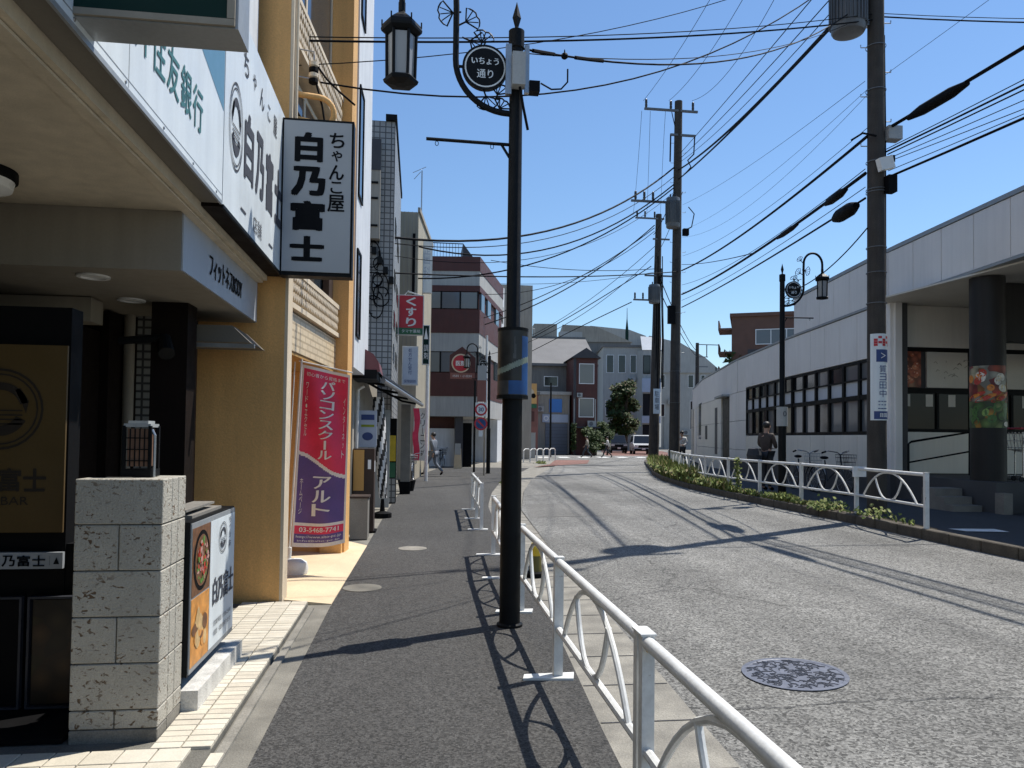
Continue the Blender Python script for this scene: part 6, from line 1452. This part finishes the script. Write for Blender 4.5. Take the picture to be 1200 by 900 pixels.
# ------------------------------------------------------------------ tree, shrubs, weeds
def leafcloud(mb, clumps, n, size, nm=4, seed=1):
    q = random.Random(seed)
    for k in range(n):
        c, rad = clumps[q.randrange(len(clumps))]
        while True:
            d = Vector((q.uniform(-1, 1), q.uniform(-1, 1), q.uniform(-1, 1)))
            if d.length <= 1: break
        d = d*(.55+.45*q.random())/max(d.length, .3)*min(1, d.length+.25)
        p = Vector(c)+Vector((d.x*rad[0], d.y*rad[1], d.z*rad[2]))
        a = Vector((q.gauss(0, 1), q.gauss(0, 1), q.gauss(0, .6))).normalized()*size*q.uniform(.6, 1.3); b = a.orthogonal().normalized()*size*.45
        mb.k = q.randrange(nm); mb.add([p, p+a*.5+b, p+a, p+a*.5-b], [(0, 1, 2, 3)])
def tree(name, label, x, y, h, tr, clumps, n, size, seed, group=None):
    t = thing(name, label, 'tree', (x, y, 0), 0, group)
    m = MB().tube([(x, y, 0), (x+.1, y, h*.25), (x-.05, y, h*.5), (x+.1, y, h*.72)], [tr, tr*.8, tr*.55, tr*.25], 10)
    for c, rad in clumps: m.tube([(x, y, h*.38), Vector((x, y, h*.45)).lerp(Vector(c), .5)+Vector((0, 0, .2)), c], [tr*.4, tr*.25, .03], 6)
    m.build('trunk', 'bark', t, smooth=True); mb = MB(); leafcloud(mb, clumps, n, size, 4, seed); mb.build('crown', ['leaf0', 'leaf0', 'leaf1', 'leaf3'] if name == 'street_tree' else ['leaf0', 'leaf0', 'leaf1', 'leaf0'], t); return t
q = random.Random(9)
tree('street_tree', 'bushy dark green tree with brownish top beside the parked cars', 24.9, 87.5, 9.2, .3, [((24.9+q.uniform(-1.7, 1.7)*(1-abs(i-9)/22), 87.5+q.gauss(0, .8), 2.5+i*.245), (.75+.4*q.random(), .9, .6)) for i in range(24)], 8200, .36, 4)
tree('street_shrub', 'tall dark shrub in front of the maroon house', 15.9, 65.8, 3.0, .1, [((15.9+q.gauss(0, .5), 65.8+q.gauss(0, .4), .8+.27*i), (.6, .6, .5)) for i in range(6)], 2000, .2, 5)
tree('street_shrub', 'low dark bush at the foot of the pale apartment', 17.5, 67.5, 3.4, .1, [((17.4+q.gauss(0, .5), 67.5+q.gauss(0, .5), .9+.36*i), (.6, .6, .5)) for i in range(6)], 1600, .22, 6)
tree('street_shrub', 'small yellow green shrub against the shutter shop end', 14.05, 66.3, 3.0, .06, [((14.05, 66.3, .8+.45*i), (.22, .22, .4)) for i in range(5)], 500, .18, 7)
# planter soil and weeds along the right kerb
soil = MB(); V = []
ys2 = [9.9+.5*i for i in range(62)]
for y in ys2:
    x = interp(KERB, y)+.17; x1 = interp([(a, b) for a, b in FEN], y)+.12; V.append(((x, y, zwalk(y)+.006), (x1, y, zwalk(y)+.016)))
soil.add([p for r in V for p in r], [(2*i, 2*i+1, 2*i+3, 2*i+2) for i in range(len(V)-1)]); struct(soil.build('planting_strip', 'soil'))
wd_ = MB(); q = random.Random(21)
for k in range(11500):
    y = 10.2+ (q.random()**.75)*30
    dens = .10 if y < 13 else (.75 if y < 17 else 1)
    cl = .5+.5*math.sin(y*3.1)*math.sin(y*1.3+1)
    if q.random() > dens*(.25+.75*cl if y < 19 else .95): continue
    x0 = interp(KERB, y)+.06; x1 = interp(FEN, y); x = q.uniform(x0, x1+.05)
    hh = (.10 if y < 14 else .17 if y < 17.5 else .30 if y < 20 else .52)*q.uniform(.4, 1.25)*(.6+.4*cl); w_ = q.uniform(.008, .02)*(1.6 if y > 18 else 1.3); a = q.random()*6.28; ln = q.uniform(.1, .45)*hh
    d = Vector((math.cos(a), math.sin(a), 0)); e = Vector((-d.y, d.x, 0))*w_; p = Vector((x, y, zwalk(y)+.01))
    wd_.k = q.choice([0, 0, 1, 1, 2, 3]); m_ = p+d*ln*.4+Vector((0, 0, hh*.6)); tip = p+d*ln+Vector((0, 0, hh))
    wd_.add([p-e*.6, p+e*.6, m_+e, m_-e, tip], [(0, 1, 2, 3), (3, 2, 4)])
    if q.random() < .7:
        b = m_+d*.02; g_ = Vector((q.gauss(0, 1), q.gauss(0, 1), .4)).normalized()*.07*(1.5 if y > 18 else 1); o_ = g_.orthogonal()*.5; wd_.add([b, b+g_*.5+o_, b+g_, b+g_*.5-o_], [(0, 1, 2, 3)])
o = wd_.build('weeds', ['weed0', 'weed1', 'weed2', 'weed3'], None); tag(o, 'wild grass and weeds growing along the right kerb strip', 'weeds', None, 'stuff')
for i, (x, y, n, sz, lab) in enumerate([(7.50, 12.9, 260, .07, 'leafy low weed clump in the kerb strip by the second fence bay'), (7.5, 11.4, 90, .06, 'small sparse weed clump in the kerb strip nearest the pole'), (7.56, 16.9, 140, .07, 'tall single weed stalk with small leaves by the fence'), (2.95, 24.5, 140, .07, 'small tuft of grass at the end of the left pavement rail'), (7.4, 44.2, 160, .10, 'grass tuft at the far left corner kerb')]):
    p = thing('weed_plant', lab, 'plant', (x, y, zwalk(y) if i < 3 else 0)); mb = MB(); z0 = zwalk(y) if i < 3 else 0
    for k in range(n):
        tall = i == 2; c = Vector((x+q.gauss(0, .03 if tall else .13), y+q.gauss(0, .03 if tall else .16), z0+(q.random()*.85 if tall else abs(q.gauss(.06, .06))))); d = Vector((q.gauss(0, 1), q.gauss(0, 1), q.uniform(-.1, .8))).normalized()*sz; e = d.orthogonal()*.4
        mb.k = k % 3; mb.add([c, c+d*.5+e, c+d, c+d*.5-e], [(0, 1, 2, 3)])
    if i == 2: mb.tube([(x, y, z0), (x+.02, y, z0+.85)], .01, 5)
    mb.build('leaves', ['weed0', 'weed1', 'weed2'], p)

# ------------------------------------------------------------------ people
def person(label, loc, rz, pose, cols, scale=1.0):
    """One skinned body figure; pose gives joint positions; clothing shells and hair as child meshes."""
    t = thing('person', label, 'person', loc, rz); 
    J = dict(pel=(0, 0, .93), wai=(0, 0, 1.08), che=(0, .01, 1.30), nec=(0, 0, 1.44), hd0=(0, .02, 1.52), hd1=(0, .03, 1.60), hd2=(0, .02, 1.69),
             shl=(-.17, 0, 1.38), shr=(.17, 0, 1.38), ell=(-.23, -.02, 1.12), elr=(.23, -.02, 1.12), wrl=(-.22, .08, .89), wrr=(.22, .08, .89), hal=(-.21, .11, .81), har=(.21, .11, .81),
             hil=(-.09, 0, .90), hir=(.09, 0, .90), knl=(-.09, .04, .49), knr=(.09, .04, .49), anl=(-.09, 0, .09), anr=(.09, 0, .09), tol=(-.09, .17, .03), tor=(.09, .17, .03)); J.update(pose)
    def chain(nm, edges, rad, m, par, sub=1):
        names = []; 
        for e in edges:
            for k in e:
                if k not in names: names.append(k)
        me = bpy.data.meshes.new(nm); me.from_pydata([J[k] for k in names], [(names.index(a), names.index(b)) for a, b in edges], []); me.materials.append(MATS[m])
        o = bpy.data.objects.new(nm, me); COL.objects.link(o); o.parent = par
        md = o.modifiers.new('skin', 'SKIN'); md.use_smooth_shade = True
        if not me.skin_vertices: raise RuntimeError('no skin layer')
        for i, k in enumerate(names):
            r = rad.get(k, .05); me.skin_vertices[0].data[i].radius = r if isinstance(r, tuple) else (r, r); me.skin_vertices[0].data[i].use_root = (i == 0)
        s_ = o.modifiers.new('sub', 'SUBSURF'); s_.levels = s_.render_levels = sub
        return o
    body = [('pel', 'wai'), ('wai', 'che'), ('che', 'nec'), ('nec', 'hd0'), ('hd0', 'hd1'), ('hd1', 'hd2'), ('che', 'shl'), ('shl', 'ell'), ('ell', 'wrl'), ('wrl', 'hal'), ('che', 'shr'), ('shr', 'elr'), ('elr', 'wrr'), ('wrr', 'har'), ('pel', 'hil'), ('hil', 'knl'), ('knl', 'anl'), ('anl', 'tol'), ('pel', 'hir'), ('hir', 'knr'), ('knr', 'anr'), ('anr', 'tor')]
    rad = dict(pel=(.13, .10), wai=(.12, .09), che=(.14, .10), nec=.052, hd0=(.066, .075), hd1=(.076, .09), hd2=(.06, .07), shl=.055, shr=.055, ell=.04, elr=.04, wrl=.028, wrr=.028, hal=(.034, .02), har=(.034, .02), hil=.085, hir=.085, knl=.055, knr=.055, anl=.038, anr=.038, tol=.032, tor=.032)
    b = chain('body', body, rad, 'skin', t, 1)
    g = lambda d: {k: (tuple(x*1.12+.006 for x in v) if isinstance(v, tuple) else v*1.15+.008) for k, v in d.items()}
    chain('shirt', [e for e in body if not ({'hd0', 'hd1', 'hd2', 'hal', 'har', 'hil', 'hir', 'knl', 'knr'} & set(e))], {**g(rad), 'shl': .082, 'shr': .082, 'nec': .064}, cols[0], t)
    chain('trousers', [('pel', 'hil'), ('hil', 'knl'), ('knl', 'anl'), ('pel', 'hir'), ('hir', 'knr'), ('knr', 'anr')], g(rad), cols[1], t)
    chain('shoes', [('anl', 'tol')], g(rad), 'near_black', t, 1); chain('shoes', [('anr', 'tor')], g(rad), 'near_black', t, 1)
    hp = Vector(J['hd1']); mb = MB(); mb.ell(hp+Vector((0, -.022, .045)), (.094, .105, .095), 14, 8); hr_ = mb.build('hair', 'hair', t, world=False, smooth=True)
    mb = MB(); mb.ell(hp+Vector((0, .098, -.01)), (.014, .022, .022), 8, 5)
    for e in (-1, 1): mb.ell(hp+Vector((.085*e, .0, -.005)), (.014, .02, .03), 8, 5)
    mb.build('face_features', 'skin', t, world=False); mb = MB()
    for e in (-1, 1): mb.ell(hp+Vector((.034*e, .090, .022)), (.012, .008, .008), 8, 4)
    mb.ell(hp+Vector((0, .088, -.052)), (.024, .008, .006), 8, 4); mb.build('eyes_and_mouth', 'dark_wood', t, world=False)
    fm = MB()
    for e, k in ((-1, 'hal'), (1, 'har')):
        h_ = Vector(J[k]); d = (h_-Vector(J['wr'+k[2]])).normalized()
        for i in range(4): f0 = h_+Vector((0, (i-1.5)*.017, 0))+d*.015; fm.tube([f0, f0+d*(.035+.008*(1.5-abs(i-1.5))), f0+d*.06+Vector((-.012*e, 0, 0))], [.009, .008, .006], 6)
        fm.tube([h_+Vector((0, .035, .02)), h_+Vector((-.01*e, .055, .0))+d*.02, h_+Vector((-.012*e, .058, 0))+d*.045], [.011, .009, .007], 6)
    fm.build('fingers', 'skin', t, world=False)
    return t
walk = dict(knl=(-.09, .24, .52), anl=(-.09, .36, .12), tol=(-.09, .52, .07), knr=(.09, -.05, .50), anr=(.09, -.38, .18), tor=(.09, -.26, .05), ell=(-.22, -.14, 1.13), wrl=(-.2, -.12, .9), hal=(-.2, -.1, .82), elr=(.22, .08, 1.13), wrr=(.2, .24, .95), har=(.19, .3, .89))
w2 = dict(walk); w2.update(elr=(.22, .1, 1.12), wrr=(.15, .3, 1.15), har=(.12, .36, 1.2))
person('pedestrian in pale top and dark trousers on the crosswalk, farther from cars', (13.3, 57.6, 0), R(65), walk, ('cloth_beige', 'cloth_navy'))
person('pedestrian in white top and black trousers striding on the crosswalk near cars', (15.1, 58.2, 0), R(70), w2, ('cloth_white', 'cloth_dark'))
t = person('walker in grey blue clothes striding along the left pavement', (.62, 29.6, .012), R(60), walk, ('cloth_greyblue', 'cloth_greyblue'))
stand = dict(ell=(-.24, .05, 1.14), wrl=(-.12, .22, 1.05), hal=(-.06, .28, 1.05), elr=(.22, .06, 1.13), wrr=(.1, .26, 1.08), har=(.05, .31, 1.09))
t = person('dark haired person in brown patterned top standing behind the right lamp post', (8.68, 17.7, zwalk(17.7)), R(-60), stand, ('cloth_brown', 'cloth_dark'))
bag = thing('shoulder_bag', 'dark shoulder bag hanging beside the person at the lamp post', 'bag', (8.3, 17.65, 1.1)); MB().lathe([(.02, -.02), (.17, .0), (.19, .2), (.15, .36), (.03, .38)], (8.32, 17.6, 1.02), 14).build('bag', 'cloth_dark', bag); 
t = person('cyclist in white top waiting behind the tall utility pole', (12.3, 33.6, zwalk(33)), R(150), stand, ('cloth_white', 'cloth_dark'))

# ------------------------------------------------------------------ cars beyond the crosswalk
def car(label, loc, rz, paint, L, W, H, hood, suv=True):
    """Low-detail but fully shaped car: front at +y."""
    t = thing('parked_car', label, 'car', loc, rz); hw = W/2
    prof = [(-L/2, .35), (-L/2, .95), (-L/2+.08, 1.0), (-L/2+.25, H-.08), (-L/2+.5, H), (L/2-hood-.95, H), (L/2-hood-.65, H-.06), (L/2-hood, 1.08), (L/2-.15, .95), (L/2, .80), (L/2, .35)]
    def wof(z): return hw if z < 1.02 else hw-(z-1.02)/(H-1.02)*.16
    vs = [(-wof(z), y, z) for y, z in prof]+[(wof(z), y, z) for y, z in prof]; n = len(prof)
    mb = MB().add(vs, [tuple(range(n)), tuple(range(2*n-1, n-1, -1))]+[(i, n+i, n+(i+1) % n, (i+1) % n) for i in range(n)]); bd = mb.build('body', paint, t, world=False)
    y1, y0 = L/2-hood-.03, L/2-hood-.62; z0, z1 = 1.12, H-.09
    MB().add([(-wof(z0)+.08, y1+.012, z0), (wof(z0)-.08, y1+.012, z0), (wof(z1)-.08, y0+.012, z1), (-wof(z1)+.08, y0+.012, z1)], [(0, 1, 2, 3)]).build('windscreen', 'glass', t, world=False)
    for s_ in (-1, 1):
        MB().add([(s_*(wof(z0)+.006), -L/2+.35, z0), (s_*(wof(z0)+.006), y1-.12, z0), (s_*(wof(z1)+.006), y0-.1, z1), (s_*(wof(z1)+.006), -L/2+.5, z1)], [(0, 1, 2, 3)]).build('side_window', 'glass', t, world=False)
        MB().box((s_*(hw-.22), L/2+.004, .86 if suv else .82), (.34, .03, .16)).build('headlight', 'headlight', t, world=False)
        MB().box((s_*(hw+.10), y1-.15, 1.15), (.18, .1, .14)).build('mirror', paint, t, world=False)
        for yy in (L/2-.85, -L/2+.85):
            wl = MB().lathe([(.22, -.11), (.33, -.11), (.345, -.06), (.345, .06), (.33, .11), (.22, .11)], (s_*(hw-.10), yy, .345), 20, 'x', cap=False).build('wheel', 'rubber', t, world=False); MB().lathe([(.001, .09), (.22, .09)], (s_*(hw-.10), yy, .345), 14, 'x', cap=False).lathe([(.001, -.09), (.22, -.09)], (s_*(hw-.10), yy, .345), 14, 'x', cap=False).build('rim', 'steel', wl, world=False)
    MB().box((0, L/2+.006, .80), (W-.85, .03, .26)).build('grille', 'frame_black', t, world=False); MB().box((0, L/2+.03, .45), (W-.05, .12, .24)).build('bumper', paint if not suv else 'frame_black', t, world=False); MB().box((0, L/2+.10, .55), (.34, .02, .17)).build('number_plate', 'white_ink', t, world=False)
    return t
def wdp(px, d): Xc = (px-600)/870*d; return (Xc*.992+d*.1253, -Xc*.1253+d*.992)
car('white off road car with black grille facing the crosswalk', (22.9, 74.6, 0), R(180-10), 'car_white', 4.4, 1.9, 1.95, 1.1)
car('dark van parked beside the white car under the tree', (21.6, 79.0, 0), R(180-10), 'car_dark', 4.2, 1.75, 1.95, .7)

# ------------------------------------------------------------------ bicycles by the store wall
def bicycle(label, loc, rz, basket):
    t = thing('bicycle', label, 'bicycle', loc, rz, 'bicycles by the store wall')
    for i, yy in enumerate((.52, -.52)):
        wl = MB().tube([(0, yy+.32*math.cos(g), .335+.32*math.sin(g)) for g in [2*math.pi*k/24 for k in range(24)]], .017, 8, closed=True).build('wheel', 'rubber', t, world=False, smooth=True)
        sp_ = MB()
        for k in range(14): g = 2*math.pi*k/14; sp_.tube([(0, yy, .335), (0, yy+.31*math.cos(g), .335+.31*math.sin(g))], .0025, 3)
        sp_.tube([(0, yy+.30*math.cos(g), .335+.30*math.sin(g)) for g in [2*math.pi*k/24 for k in range(24)]], .008, 5, closed=True); sp_.build('spokes', 'steel', wl, world=False, kind='stuff')
        MB().tube([(0, yy+.37*math.cos(g), .335+.37*math.sin(g)) for g in [R(20+14*k) for k in range(11)]], .018, 5).build('mudguard', 'steel', t, world=False)
    MB().tube([(0, .52, .335), (0, .38, .80), (0, .36, .95)], .018, 8).tube([(0, .40, .70), (0, -.02, .40), (0, -.12, .30), (0, -.22, .80)], .018, 8).tube([(0, -.12, .30), (0, -.52, .335), (0, -.2, .66)], .012, 6).build('frame', 'cloth_navy', t, world=False, smooth=True)
    MB().tube([(-.28, .15, 1.00), (-.27, .30, 1.03), (-.10, .38, 1.0), (0, .37, .95), (.10, .38, 1.0), (.27, .30, 1.03), (.28, .15, 1.0)], .012, 8).build('handlebar', 'chrome', t, world=False, smooth=True)
    for e in (-1, 1): MB().tube([(.28*e, .22, 1.015), (.28*e, .08, .985)], .022, 8).build('grip', 'near_black', t, world=False)
    MB().ell((0, -.24, .86), (.08, .14, .04), 10, 6).build('saddle', 'near_black', t, world=False, smooth=True)
    mb = MB(); 
    for zz, gx in ((.68, .13), (.78, .15), (.88, .165), (.95, .175)): mb.tube([(-gx, .42, zz), (gx, .42, zz), (gx, .70+.02*(zz-.68), zz), (-gx, .70, zz)], .006, 5, closed=True)
    for k in range(9): u = -1+k/4; mb.tube([(.13*u, .70, .68), (.175*u, .71, .95)], .004, 4).tube([(.13*u, .42, .68), (.175*u, .42, .95)], .004, 4)
    mb.build('basket', basket, t, world=False, kind='stuff')
    MB().ell((0, .735, .62), (.035, .04, .035), 10, 6).build('lamp', 'lamp_white', t, world=False)
    return t
bicycle('bicycle with pale wire basket standing against the store wall', (9.75, 17.9, zwalk(18)), R(178), 'box_grey')
bicycle('bicycle with dark basket next to the near utility pole', (9.75, 16.6, zwalk(17)), R(185), 'near_black')
bk = bicycle('bicycle leaning outside the shops beside small red flag', (-.15, 24.9, .012), R(178), 'steel')
bk['group'] = 'bicycles along the left shops'
bicycle('bicycle standing in front of the low white wall of dark red building', (1.2, 38.4, .0), R(190), 'near_black')['group'] = 'bicycles along the left shops'
